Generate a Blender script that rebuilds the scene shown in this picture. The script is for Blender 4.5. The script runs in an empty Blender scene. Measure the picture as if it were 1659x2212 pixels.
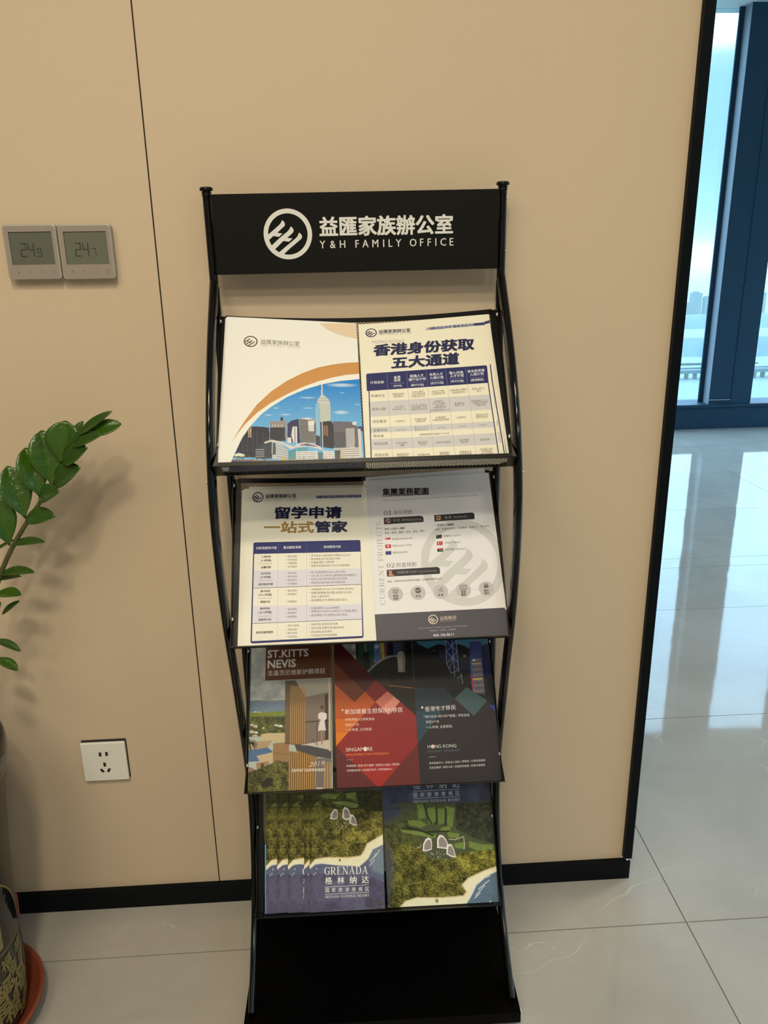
import bpy, bmesh, math, random
import numpy as np
from mathutils import Vector, Matrix
from mathutils.geometry import tessellate_polygon

SC = bpy.context.scene
COL = SC.collection
rng = random.Random(4)

# ------------------------------------------------------------------ camera
cam = bpy.data.cameras.new('camera'); cam.sensor_fit = 'HORIZONTAL'; cam.sensor_width = 36.0
cam.lens = 36.0 * 1691.96 / 1659.0; cam.clip_start = .02; cam.clip_end = 20000
co = bpy.data.objects.new('camera', cam); COL.objects.link(co)
_p, _r, _y = math.radians(17.92201), math.radians(-.99632), math.radians(3.08201)
_fw = Vector((math.sin(_y) * math.cos(_p), math.cos(_y) * math.cos(_p), -math.sin(_p)))
_r0 = Vector((math.cos(_y), -math.sin(_y), 0)); _u0 = _r0.cross(_fw)
_rt = _r0 * math.cos(_r) + _u0 * math.sin(_r); _up = -_r0 * math.sin(_r) + _u0 * math.cos(_r)
co.matrix_world = Matrix(((_rt.x, _up.x, -_fw.x, 0), (_rt.y, _up.y, -_fw.y, -1.36108), (_rt.z, _up.z, -_fw.z, 1.29638), (0, 0, 0, 1)))
SC.camera = co

# ------------------------------------------------------------------ colour management, world, lamps
SC.view_settings.view_transform = 'Standard'; SC.view_settings.look = 'None'
SC.view_settings.gamma = 1; SC.view_settings.exposure = 0.0
try: SC.view_settings.use_curve_mapping = False
except Exception: pass
SC.cycles.use_denoising = True
SC.cycles.max_bounces = 8; SC.cycles.diffuse_bounces = 4; SC.cycles.glossy_bounces = 4; SC.cycles.transmission_bounces = 6
SC.cycles.transparent_max_bounces = 12; SC.cycles.volume_bounces = 2
SC.cycles.sample_clamp_indirect = 6

w = bpy.data.worlds.new('sky'); SC.world = w; w.use_nodes = True
nt = w.node_tree; nt.nodes.clear()
tc = nt.nodes.new('ShaderNodeTexCoord'); sep = nt.nodes.new('ShaderNodeSeparateXYZ'); nt.links.new(tc.outputs['Generated'], sep.inputs[0])
rmp = nt.nodes.new('ShaderNodeValToRGB'); nt.links.new(sep.outputs['Z'], rmp.inputs[0])
cr = rmp.color_ramp
cr.elements[0].position = 0.0; cr.elements[0].color = (.47, .81, .90, 1)
cr.elements[1].position = 1.0; cr.elements[1].color = (3.8, 5.5, 7.0, 1)
for pos, c in ((.10, (.44, .84, .97)), (.178, (.47, .90, 1.05)), (.195, (.62, 1.02, 1.15)), (.218, (2.2, 2.6, 2.7)), (.33, (3.5, 5.3, 6.8)), (.55, (3.8, 5.6, 7.0))):
    e = cr.elements.new(pos); e.color = (*c, 1)
bg = nt.nodes.new('ShaderNodeBackground'); bg.inputs['Strength'].default_value = 1.0
nt.links.new(rmp.outputs[0], bg.inputs['Color'])
wo = nt.nodes.new('ShaderNodeOutputWorld'); nt.links.new(bg.outputs[0], wo.inputs[0])

LAMP = (1.0, .87, .64)
LAMPS = [(-.10, -1.60, 20, .24), (.0, -2.20, 20, .20), (-1.0, -1.9, 15, 1.1), (1.15, -1.6, 3, .2), (-.9, -3.2, 16, .9), (.8, -3.2, 14, .4), (2.6, -3.0, 5, .2), (1.7, .5, 21, .3)]  # last entry is a fill light added to brighten the open floor

# ------------------------------------------------------------------ helpers
def lin(c):
    return tuple((x / 255 / 12.92) if x / 255 <= .04045 else ((x / 255 + .055) / 1.055) ** 2.4 for x in c)

def mat(name, col, rough=.5, metal=0., spec=.5, coat=0., bump=None, noise=None):
    m = bpy.data.materials.new(name); m.use_nodes = True
    b = m.node_tree.nodes['Principled BSDF']; N = m.node_tree.nodes; Lk = m.node_tree.links
    b.inputs['Base Color'].default_value = (*col, 1); b.inputs['Roughness'].default_value = rough
    b.inputs['Metallic'].default_value = metal; b.inputs['Specular IOR Level'].default_value = spec
    b.inputs['Coat Weight'].default_value = coat; b.inputs['Coat Roughness'].default_value = .05
    if noise:
        sc_, amt = noise
        t = N.new('ShaderNodeTexCoord'); n = N.new('ShaderNodeTexNoise'); n.inputs['Scale'].default_value = sc_; n.inputs['Detail'].default_value = 5
        Lk.new(t.outputs['Object'], n.inputs['Vector'])
        mx = N.new('ShaderNodeMix'); mx.data_type = 'RGBA'
        mx.inputs['A'].default_value = (*[c * (1 - amt) for c in col], 1); mx.inputs['B'].default_value = (*[min(1, c * (1 + amt)) for c in col], 1)
        Lk.new(n.outputs['Fac'], mx.inputs['Factor']); Lk.new(mx.outputs['Result'], b.inputs['Base Color'])
    if bump:
        sc_, st, dist = bump
        t = N.new('ShaderNodeTexCoord'); n = N.new('ShaderNodeTexNoise'); n.inputs['Scale'].default_value = sc_; n.inputs['Detail'].default_value = 3
        Lk.new(t.outputs['Object'], n.inputs['Vector'])
        bp = N.new('ShaderNodeBump'); bp.inputs['Strength'].default_value = st; bp.inputs['Distance'].default_value = dist
        Lk.new(n.outputs['Fac'], bp.inputs['Height']); Lk.new(bp.outputs['Normal'], b.inputs['Normal'])
    return m

class MB:
    """collects shapes and links them as one mesh object"""
    def __init__(s): s.v = []; s.f = []; s.m = []; s.c = []; s.mi = 0; s.col = (1, 1, 1); s.sm = []
    def add(s, vs, fs, smooth=False):
        o = len(s.v); s.v += [tuple(map(float, v)) for v in vs]; s.f += [tuple(i + o for i in f) for f in fs]
        s.m += [s.mi] * len(fs); s.sm += [smooth] * len(fs); s.c += [s.col] * len(vs); return s
    def box(s, x0, x1, y0, y1, z0, z1, M=None):
        vs = [Vector((x, y, z)) for x in (x0, x1) for y in (y0, y1) for z in (z0, z1)]
        if M: vs = [M @ v for v in vs]
        return s.add(vs, [(0, 1, 3, 2), (4, 6, 7, 5), (0, 4, 5, 1), (2, 3, 7, 6), (0, 2, 6, 4), (1, 5, 7, 3)])
    def rbox(s, x0, x1, y0, y1, z0, z1, r, axis='y', n=4, bev=0.0):
        """rounded rectangle extruded along y (front = y0), with a small chamfer on the front edge"""
        def ring(d, y):
            P = []
            for cx, cz, a0 in ((x1 - r, z1 - r, 0), (x0 + r, z1 - r, 90), (x0 + r, z0 + r, 180), (x1 - r, z0 + r, 270)):
                for k in range(n + 1):
                    a = math.radians(a0 + 90 * k / n); P.append((cx + (r - d) * math.cos(a), y, cz + (r - d) * math.sin(a)))
            return P
        rings = [ring(0, y1)]
        if bev: rings += [ring(0, y0 + bev), ring(bev * .3, y0 + bev * .3), ring(bev, y0)]
        else: rings += [ring(0, y0)]
        m = len(rings[0]); vs = [p for R_ in rings for p in R_]; fs = []
        for k in range(len(rings) - 1):
            for i in range(m): j = (i + 1) % m; fs.append((k * m + i, k * m + j, (k + 1) * m + j, (k + 1) * m + i))
        fs.append(tuple(range(m))[::-1]); fs.append(tuple(range((len(rings) - 1) * m, len(rings) * m)))
        return s.add(vs, fs)
    def cyl(s, a, b, r, n=20, r2=None, smooth=True):
        a, b = Vector(a), Vector(b); d = (b - a).normalized(); x = d.orthogonal().normalized(); y = d.cross(x); r2 = r if r2 is None else r2
        vs = [a + (x * math.cos(t) + y * math.sin(t)) * r for t in [2 * math.pi * k / n for k in range(n)]] + [b + (x * math.cos(t) + y * math.sin(t)) * r2 for t in [2 * math.pi * k / n for k in range(n)]]
        s.add(vs, [(i, (i + 1) % n, n + (i + 1) % n, n + i) for i in range(n)], smooth)
        return s.add(vs, [tuple(range(n))[::-1], tuple(range(n, 2 * n))])
    def dome(s, c, nrm, r, h, n=14, k=4):
        c, d = Vector(c), Vector(nrm).normalized(); x = d.orthogonal().normalized(); y = d.cross(x); vs = []; fs = []
        for j in range(k):
            a = math.pi / 2 * j / k
            for i in range(n): t = 2 * math.pi * i / n; vs.append(c + (x * math.cos(t) + y * math.sin(t)) * r * math.cos(a) + d * h * math.sin(a))
        vs.append(c + d * h)
        for j in range(k - 1):
            for i in range(n): fs.append((j * n + i, j * n + (i + 1) % n, (j + 1) * n + (i + 1) % n, (j + 1) * n + i))
        fs += [((k - 1) * n + i, (k - 1) * n + (i + 1) % n, k * n) for i in range(n)]; fs.append(tuple(range(n))[::-1])
        return s.add(vs, fs, True)
    def sweep(s, pts, rx, ry, n=16, side=None, cap=True):
        """elliptical tube; rx along the side vector, ry across it; rx / ry may be lists"""
        pts = [Vector(p) for p in pts]; vs = []; fs = []
        for i, p in enumerate(pts):
            t = (pts[min(i + 1, len(pts) - 1)] - pts[max(i - 1, 0)]).normalized()
            x = (Vector(side) if side else t.orthogonal()); x = (x - t * x.dot(t)).normalized(); y = t.cross(x)
            a = rx[i] if isinstance(rx, (list, tuple)) else rx; b = ry[i] if isinstance(ry, (list, tuple)) else ry
            vs += [p + x * a * math.cos(2 * math.pi * k / n) + y * b * math.sin(2 * math.pi * k / n) for k in range(n)]
        for i in range(len(pts) - 1):
            for k in range(n): fs.append((i * n + k, i * n + (k + 1) % n, (i + 1) * n + (k + 1) % n, (i + 1) * n + k))
        s.add(vs, fs, True)
        if cap: s.add([vs[k] for k in range(n)] + [vs[-n + k] for k in range(n)], [tuple(range(n))[::-1], tuple(range(n, 2 * n))])
        return s
    def lathe(s, prof, c=(0, 0, 0), n=48, closed=False):
        vs = [(c[0] + r * math.cos(2 * math.pi * k / n), c[1] + r * math.sin(2 * math.pi * k / n), c[2] + z) for r, z in prof for k in range(n)]
        m = len(prof); fs = []
        for i in range(m - 1):
            for k in range(n): fs.append((i * n + k, i * n + (k + 1) % n, (i + 1) * n + (k + 1) % n, (i + 1) * n + k))
        s.add(vs, fs, True)
        return s
    def prism(s, poly, a, b, fn):
        """closed 2-D polygon extruded between a and b; fn(p, t) -> 3-D"""
        n = len(poly); vs = [fn(p, a) for p in poly] + [fn(p, b) for p in poly]
        return s.add(vs, [tuple(range(n))[::-1], tuple(range(n, 2 * n))] + [(i, (i + 1) % n, n + (i + 1) % n, n + i) for i in range(n)])
    def build(s, name, mats, parent=None, M=None, colors=False, solid=0):
        me = bpy.data.meshes.new(name); me.from_pydata(s.v, [], s.f)
        for m in (mats if isinstance(mats, (list, tuple)) else [mats]): me.materials.append(m)
        me.polygons.foreach_set('material_index', s.m); me.polygons.foreach_set('use_smooth', s.sm)
        if colors:
            a = me.color_attributes.new('print', 'FLOAT_COLOR', 'POINT')
            c = np.ones((len(s.v), 4), np.float32); c[:, :3] = np.array(s.c, np.float32); a.data.foreach_set('color', c.ravel())
        me.update(); 
        if not colors:
            bm = bmesh.new(); bm.from_mesh(me); bmesh.ops.recalc_face_normals(bm, faces=bm.faces); bm.to_mesh(me); bm.free()
        o = bpy.data.objects.new(name, me); COL.objects.link(o)
        if parent is not None: o.parent = parent
        if M is not None: o.matrix_local = M
        if solid:
            md = o.modifiers.new('thickness', 'SOLIDIFY'); md.thickness = solid; md.offset = 0
        return o

def tag(o, label=None, cat=None, group=None, kind=None):
    if label: o['label'] = label
    if cat: o['category'] = cat
    if group: o['group'] = group
    if kind: o['kind'] = kind
    return o
def empty(name, M=None, label=None, cat=None, group=None, kind=None):
    o = bpy.data.objects.new(name, None); o.empty_display_size = .05; COL.objects.link(o)
    if M is not None: o.matrix_world = M
    return tag(o, label, cat, group, kind)
def struct(o): o['kind'] = 'structure'; return o

# ------------------------------------------------------------------ materials
M_wall = mat('wall_fabric_beige', (.60, .485, .355), .75, spec=.25, noise=(3.0, .03), bump=(260, .12, .001))
M_black = mat('black_powder_coat', (.0030, .0032, .0034), .33, spec=.22)
M_gloss = mat('black_gloss_paint', (.0025, .0027, .003), .08, spec=.36)
M_panel = mat('black_satin_sheet', (.0065, .0065, .006), .5, spec=.12)
M_base = mat('black_base_enamel', (.0012, .0012, .0013), .25, spec=.05)
M_trim = mat('black_trim_metal', (.002, .0038, .0060), .5, spec=.12)
M_chrome = mat('bright_screw_steel', (.92, .90, .87), .42, metal=.55)
M_white = mat('white_print', (.72, .72, .70), .6)
M_paper = mat('paper_edges', (.80, .78, .72), .7)
M_darkpaper = mat('dark_paper_edges', (.10, .085, .08), .6)
M_taupe = mat('taupe_plastic', (.30, .255, .22), .45)
M_taupe2 = mat('taupe_plastic_rim', (.36, .33, .30), .3)
M_lcd = mat('lcd_glass', (.115, .125, .10), .22); M_lcd2 = mat('lcd_glass_greener', (.135, .145, .11), .22)
M_digit = mat('lcd_segment', (.030, .033, .026), .5)
M_icon = mat('button_icon', (.14, .12, .10), .5)
M_socket = mat('white_socket_plastic', (.78, .77, .73), .35)
M_dark = mat('dark_recess', (.012, .010, .008), .8)
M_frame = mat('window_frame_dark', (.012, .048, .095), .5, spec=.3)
M_frame_lit_trim = mat('window_frame_lit_side_and_trim', (.30, .34, .40), .5)  # pale tone puts the daylight on the mullion's side face into the colour
M_ceil = mat('ceiling_white', (.75, .75, .74), .8)
M_plain = mat('plain_wall', (.40, .37, .33), .8)
M_leaf = mat('leaf_green', (.030, .085, .003), .24, spec=.4, coat=.28, noise=(30, .3), bump=(75, .55, .004))
M_leaf2 = mat('leaf_young_green', (.024, .066, .006), .28, spec=.4, coat=.15, noise=(30, .25), bump=(60, .25, .003))
M_stem = mat('stem_olive', (.075, .075, .030), .55, noise=(60, .35))
M_soil = mat('dark_soil', (.02, .014, .01), .95, bump=(80, .8, .01))
M_pot = mat('pot_glaze_charcoal', (.034, .029, .020), .38, spec=.45, noise=(14, .45))
M_potdark = mat('pot_glaze_black', (.008, .008, .009), .10, spec=.5)
M_gold = mat('gold_lettering', (.22, .165, .055), .45, noise=(40, .3))
M_saucer = mat('red_clay_saucer', (.20, .045, .020), .55, noise=(12, .15))
M_ribbon = mat('red_ribbon', (.33, .04, .03), .4)

def print_mat(name, rough, spec):
    m = bpy.data.materials.new(name); m.use_nodes = True; N = m.node_tree.nodes; b = N['Principled BSDF']
    a = N.new('ShaderNodeAttribute'); a.attribute_name = 'print'; m.node_tree.links.new(a.outputs['Color'], b.inputs['Base Color'])
    b.inputs['Roughness'].default_value = rough; b.inputs['Specular IOR Level'].default_value = spec
    return m
M_print = print_mat('coated_print', .46, .22); M_print_gl = print_mat('glossy_coated_print', .36, .16)

def floor_mat():
    m = bpy.data.materials.new('grey_marble_tile'); m.use_nodes = True; N = m.node_tree.nodes; Lk = m.node_tree.links; b = N['Principled BSDF']
    t = N.new('ShaderNodeTexCoord')
    n1 = N.new('ShaderNodeTexNoise'); n1.inputs['Scale'].default_value = 2.2; n1.inputs['Detail'].default_value = 7; n1.inputs['Roughness'].default_value = .6; n1.inputs['Distortion'].default_value = .7
    Lk.new(t.outputs['Object'], n1.inputs['Vector'])
    r1 = N.new('ShaderNodeValToRGB'); Lk.new(n1.outputs['Fac'], r1.inputs[0])
    r1.color_ramp.elements[0].position = .3; r1.color_ramp.elements[0].color = (.335, .318, .288, 1)
    r1.color_ramp.elements[1].position = .72; r1.color_ramp.elements[1].color = (.43, .41, .375, 1)
    def vein(scale, det, width, seed):
        mp = N.new('ShaderNodeMapping'); mp.inputs['Location'].default_value = (seed, seed * .7, seed * .3); mp.inputs['Rotation'].default_value = (0, 0, .6); mp.inputs['Scale'].default_value = (1, 2.1, 1)
        Lk.new(t.outputs['Object'], mp.inputs['Vector'])
        n = N.new('ShaderNodeTexNoise'); n.inputs['Scale'].default_value = scale; n.inputs['Detail'].default_value = det; n.inputs['Roughness'].default_value = .5
        Lk.new(mp.outputs[0], n.inputs['Vector'])
        a = N.new('ShaderNodeMath'); a.operation = 'SUBTRACT'; a.inputs[1].default_value = .5; Lk.new(n.outputs['Fac'], a.inputs[0])
        a2 = N.new('ShaderNodeMath'); a2.operation = 'ABSOLUTE'; Lk.new(a.outputs[0], a2.inputs[0])
        mr = N.new('ShaderNodeMapRange'); mr.inputs['From Min'].default_value = 0; mr.inputs['From Max'].default_value = width; mr.inputs['To Min'].default_value = 1; mr.inputs['To Max'].default_value = 0
        Lk.new(a2.outputs[0], mr.inputs['Value'])
        nm = N.new('ShaderNodeTexNoise'); nm.inputs['Scale'].default_value = scale * 1.7; Lk.new(mp.outputs[0], nm.inputs['Vector'])
        mk = N.new('ShaderNodeMapRange'); mk.inputs['From Min'].default_value = .56; mk.inputs['From Max'].default_value = .74; Lk.new(nm.outputs['Fac'], mk.inputs['Value'])
        ml = N.new('ShaderNodeMath'); ml.operation = 'MULTIPLY'; Lk.new(mr.outputs[0], ml.inputs[0]); Lk.new(mk.outputs[0], ml.inputs[1])
        return ml
    v1 = vein(1.5, 3, .0045, 3.1); v2 = vein(3.2, 4, .004, 8.7)
    add = N.new('ShaderNodeMath'); add.operation = 'MAXIMUM'; Lk.new(v1.outputs[0], add.inputs[0]); Lk.new(v2.outputs[0], add.inputs[1])
    sc = N.new('ShaderNodeMath'); sc.operation = 'MULTIPLY'; sc.inputs[1].default_value = .75; Lk.new(add.outputs[0], sc.inputs[0])
    mx = N.new('ShaderNodeMix'); mx.data_type = 'RGBA'; mx.inputs['B'].default_value = (.62, .58, .52, 1)
    Lk.new(r1.outputs[0], mx.inputs['A']); Lk.new(sc.outputs[0], mx.inputs['Factor']); Lk.new(mx.outputs['Result'], b.inputs['Base Color'])
    b.inputs['Roughness'].default_value = .045; b.inputs['Specular IOR Level'].default_value = .42
    nb = N.new('ShaderNodeTexNoise'); nb.inputs['Scale'].default_value = 7; nb.inputs['Detail'].default_value = 1.5; Lk.new(t.outputs['Object'], nb.inputs['Vector'])
    bp = N.new('ShaderNodeBump'); bp.inputs['Strength'].default_value = .10; bp.inputs['Distance'].default_value = .004
    Lk.new(nb.outputs['Fac'], bp.inputs['Height']); Lk.new(bp.outputs['Normal'], b.inputs['Normal'])
    return m
M_floor = floor_mat(); M_grout = mat('tile_grout', (.16, .15, .135), .8)

def glass_mat():
    m = bpy.data.materials.new('window_glass_blue'); m.use_nodes = True; N = m.node_tree.nodes; N.clear()
    o = N.new('ShaderNodeOutputMaterial'); tr = N.new('ShaderNodeBsdfTransparent'); tr.inputs['Color'].default_value = (.88, .96, 1.0, 1)
    gl = N.new('ShaderNodeBsdfGlossy'); gl.inputs['Roughness'].default_value = .0; gl.inputs['Color'].default_value = (.9, .95, 1, 1)
    mx = N.new('ShaderNodeMixShader'); mx.inputs[0].default_value = .05
    m.node_tree.links.new(tr.outputs[0], mx.inputs[1]); m.node_tree.links.new(gl.outputs[0], mx.inputs[2]); m.node_tree.links.new(mx.outputs[0], o.inputs[0])
    return m
M_glass = glass_mat()

# ================================================================== SETTING
XL, XR, YB, YW, ZC = -3.2, 6.2, -4.3, 4.46, 2.875
# floor: tiles with open joints over a grout bed
ft = MB()
gx = [XL, -2.80, -1.07, .668, 2.405, 4.14, 5.87, XR]; gy = [YB, -3.75, -3.03, -2.31, -1.585, -.862, -.137, .588, 1.307, 1.716, 1.82, 2.50, 3.20, 3.90, YW + .25]
for i in range(len(gx) - 1):
    for j in range(len(gy) - 1):
        g = .0012; a, b, c, d = gx[i] + g, gx[i + 1] - g, gy[j] + g, gy[j + 1] - g
        ft.box(a, b, c, d, -.010, 0)
ft.mi = 1; ft.box(XL, XR, YB, YW + .25, -.05, -.0015)
struct(ft.build('floor', [M_floor, M_grout]))
struct(MB().box(XL, XR, YB, YW + .25, ZC, ZC + .1).build('ceiling', M_ceil))
# beige partition: two fabric panels with a narrow seam between them
wl = MB(); wl.box(XL, -.2912, 0, .10, 0, ZC); wl.box(-.2888, .5790, 0, .10, 0, ZC); wl.mi = 1; wl.box(-.2912, -.2888, .004, .10, 0, ZC)
struct(wl.build('wall_back', [M_wall, M_dark]))
struct(MB().box(XL, .594, -.012, 0, 0, .0455).build('baseboard_back', M_trim))
struct(MB().box(.5790, .5967, -.012, .112, .0525, ZC).build('trim_1', M_trim))
tb = MB(); tb.prism([(.582, .0525), (.593, .0525), (.5875, .0462)], -.011, -.006, lambda q, t: (q[0], t, q[1])); struct(tb.build('trim_2', M_chrome))
struct(MB().box(XL - .1, XL, YB, YW + .25, 0, ZC).build('wall_left', M_plain))
wr = MB(); wr.box(XR, XR + .1, YB, -4.0, 0, ZC); wr.box(XR, XR + .1, -4.0, YW + .25, 0, .192); struct(wr.build('wall_right', M_plain))
win2 = empty('fill_window', Matrix.Translation((XR, 0, 0)), kind='structure')  # unseen glazing added in the right wall to let in cool daylight
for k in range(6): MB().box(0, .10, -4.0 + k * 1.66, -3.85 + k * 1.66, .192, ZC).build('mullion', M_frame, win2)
for k in range(5): MB().box(.04, .05, -3.85 + k * 1.66, -2.34 + k * 1.66, .192, ZC).build('pane', M_glass, win2)
struct(MB().box(XL, XR, YB - .1, YB, 0, ZC).build('wall_front', M_plain))
# window wall: solid part behind the partition, then floor-to-ceiling glazing
struct(MB().box(XL, .45, YW, YW + .25, 0, ZC).build('wall_window', M_plain))
win = empty('window_1', Matrix.Translation((0, YW, 0)), kind='structure')
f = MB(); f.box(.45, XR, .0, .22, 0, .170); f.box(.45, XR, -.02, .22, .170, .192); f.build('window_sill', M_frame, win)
MUL = [(.45, .62), (2.822, 3.150), (3.735, 4.06), (6.0, 6.2)]
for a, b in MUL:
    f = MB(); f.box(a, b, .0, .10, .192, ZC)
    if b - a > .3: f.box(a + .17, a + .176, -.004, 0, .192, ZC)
    f.mi = 1; f.box(a - .0015, a, .001, .10, .192, ZC)  # mullion side face, its lit look held in the colour
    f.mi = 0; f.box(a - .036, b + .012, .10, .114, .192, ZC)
    f.build('mullion', [M_frame, M_frame_lit_trim], win)
for (a, b), (c, d) in zip(MUL[:-1], MUL[1:]):
    MB().box(b + .0, c - .0, .14, .15, .192, ZC).build('pane', M_glass, win)
f = MB(); f.box(2.80, 2.985, -.012, -.004, .222, .228); f.build('window_trim', M_frame_lit_trim, win)

# ---- the world outside: bay, far shore, bridge (seen only as a hazy strip through the glass)
M_sea = mat('bay_water', (.125, .165, .160), .6, spec=.1, noise=(.004, .10)); M_land = mat('far_land', (.022, .060, .070), .9, noise=(.012, .35)); M_city = mat('far_concrete', (.030, .060, .080), .9)
ZW = -95
struct(MB().box(-6000, 12000, 40, 14000, ZW - 1, ZW).build('bay_water', M_sea))
def ridge(x0, x1, y, hs, depth, seed):
    n = len(hs); b = MB(); vs = []; fs = []
    for i, h in enumerate(hs):
        x = x0 + (x1 - x0) * i / (n - 1); vs += [(x, y + (h % 3) * 6, ZW), (x, y + depth * .35, ZW + h * .8), (x, y + depth * .6, ZW + h), (x, y + depth, ZW)]
    for i in range(n - 1):
        for k in range(3): a = i * 4 + k; fs.append((a, a + 1, a + 5, a + 4))
    b.add(vs, fs, True); return b
struct(ridge(150, 900, 742, [2, 4, 2, 5, 3, 5, 4, 6, 4, 7, 4, 5, 3], 190, 1).build('hills', M_land))
struct(ridge(200, 1300, 1036, [6, 8, 7, 9, 8, 10, 8, 9, 7], 230, 2).build('hills', M_land))
struct(ridge(250, 380, 690, [1, 2, 1, 2, 1.5, 2, 1], 14, 3).build('sandbank', M_land))
struct(ridge(240, 420, 668, [.6, 1, 1.4, .8, 1.2, .8], 7, 4).build('sandbank', M_land))
tow = MB()
def tower(x, y, w_, h):
    o = MB().box(x - w_ / 2, x + w_ / 2, y, y + w_, ZW, ZW + h * .95); o.box(x - w_ * .32, x + w_ * .2, y + w_ * .2, y + w_ * .8, ZW + h * .95, ZW + h)
    return tag(o.build('tower_block', M_city), None, 'building')
_tw = [(572, 1290, 8, 14, 'lowest hazy slab at the start of the far skyline'), (582.5, 1300, 9, 20, 'mid-height hazy tower left of the tallest far one'), (594, 1302, 15, 36, 'tallest, broadest hazy tower on the far skyline'), (610, 1300, 9, 29, 'narrower hazy tower between the tallest far tower and the mullion'), (702, 1300, 14, 34, 'lone hazy far tower seen in the narrow right-hand pane')]
for x, y, a, h, lb in _tw: tag(tower(x, y, a, h), lb, 'building', 'far skyline towers')
br = empty('road_bridge', Matrix.Translation((0, 612, ZW)), 'pale road bridge on piers crossing the bay outside the window', 'bridge')
MB().box(200, 430, 0, 9, 4.8, 7.4).build('deck', M_city, br)
for k in range(26): MB().box(215 + k * 7, 216.4 + k * 7, 2, 7, 0, 4.8).build('pier', M_city, br)
# haze over the bay: a real, even scattering volume
hz = bpy.data.materials.new('bay_haze'); hz.use_nodes = True; N = hz.node_tree.nodes; N.clear()
o_ = N.new('ShaderNodeOutputMaterial'); vs_ = N.new('ShaderNodeVolumeScatter'); vs_.inputs['Color'].default_value = (.20, .22, .195, 1); vs_.inputs['Density'].default_value = .00085; vs_.inputs['Anisotropy'].default_value = .2
hz.node_tree.links.new(vs_.outputs[0], o_.inputs['Volume'])
ho = MB().box(-3000, 6000, 60, 7000, ZW + .5, 60).build('haze', hz); ho['kind'] = 'stuff'; tag(ho, 'pale blue haze hanging over the bay', 'haze')

# ceiling lamps (round recessed downlights) with their own light, and one added fill lamp
M_lampglow = bpy.data.materials.new('lamp_diffuser'); M_lampglow.use_nodes = True
_b = M_lampglow.node_tree.nodes['Principled BSDF']; _b.inputs['Emission Color'].default_value = (*LAMP, 1); _b.inputs['Emission Strength'].default_value = 1.5
LB = ['ceiling downlight above the front of the magazine rack', 'ceiling downlight a step further back from the rack', 'ceiling downlight over the two thermostats', 'ceiling downlight by the black wall edge', 'ceiling downlight in the rear row on the plant side', 'ceiling downlight in the rear row behind the rack', 'ceiling downlight in the rear row on the window side', 'added fill light over the open floor beyond the black wall edge']
for (x, y, pw, sz), lb in zip(LAMPS, LB):
    t = empty('ceiling_light', Matrix.Translation((x, y, ZC)), lb, 'light', 'recessed ceiling downlights')
    k_ = sz / .12; MB().lathe([(.062 * k_, 0), (.062 * k_ + .022, 0), (.062 * k_ + .022, -.006), (.062 * k_ + .002, -.006), (.062 * k_, 0)], n=32).build('rim', M_ceil, t)
    MB().cyl((0, 0, -.003), (0, 0, 0), .062 * k_, 32).build('diffuser', M_lampglow, t)
    ld = bpy.data.lights.new('downlight', 'AREA'); ld.shape = 'DISK'; ld.size = sz; ld.energy = pw; ld.color = LAMP
    lo = bpy.data.objects.new('downlight', ld); COL.objects.link(lo); lo.location = (x, y, ZC - .012)

# ================================================================== RACK
RK = Matrix.Translation((.0425, -.04, 0)) @ Matrix.Rotation(-.01309, 4, 'Z') @ Matrix.Rotation(-.005, 4, 'Y')
rack = empty('magazine_rack', RK, 'tall black metal magazine rack with curved sides and a header sign', 'rack')
# base plate
b = MB(); b.box(-.2425, .2415, -.297, .015, .012, .035); b.build('base_plate', M_base, rack)
for x, y in ((-.225, -.275), (.236, -.275), (-.225, 0), (.225, 0)): MB().cyl((x, y, .0014), (x, y, .012), .012, 18).build('foot', M_chrome if x > .23 else M_black, rack)
for s in (-1, 1):
    p_ = MB().cyl((s * .2318, 0, .035), (s * .2318, 0, 1.392), .0066, 24).build('rear_post', M_gloss, rack)
    c = MB(); c.lathe([(0, 1.4075), (.0085, 1.4075), (.0100, 1.4062), (.0103, 1.404), (.0100, 1.4022), (.0068, 1.4018), (.0068, 1.4000), (.0086, 1.3992), (.0068, 1.3984), (.0068, 1.3965), (.0086, 1.3957), (.0066, 1.3948), (.0066, 1.388)], (s * .2318, 0, 0), 28); c.build('cap', M_black, p_)
    for z in (1.384, 1.304): MB().dome((s * .2384, 0, z), (s, 0, 0), .0026, .0016).build('screw', M_chrome, p_)
# curved side tubes: (z, y)
prof = [(1.262, -.012), (1.235, -.034), (1.2, -.065), (1.154, -.1), (1.108, -.131), (1.062, -.157), (1.017, -.174), (.971, -.186), (.925, -.192), (.879, -.1905), (.833, -.186), (.788, -.179), (.742, -.170), (.696, -.157), (.65, -.1425), (.604, -.1295), (.558, -.118), (.512, -.106), (.467, -.095), (.421, -.085), (.375, -.0785), (.329, -.0785), (.283, -.0865), (.238, -.099), (.192, -.1165), (.146, -.1465), (.1, -.189), (.06, -.236), (.0345, -.268)]
def spline(P, n):
    P = np.array(P); d = np.r_[0, np.cumsum(np.hypot(*np.diff(P, axis=0).T))]; t = np.linspace(0, d[-1], n)
    q = np.stack([np.interp(t, d, P[:, 0]), np.interp(t, d, P[:, 1])], 1)
    for _ in range(6): q[1:-1] = q[1:-1] * .5 + (q[:-2] + q[2:]) * .25
    return q
bow = spline(prof, 110)
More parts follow.
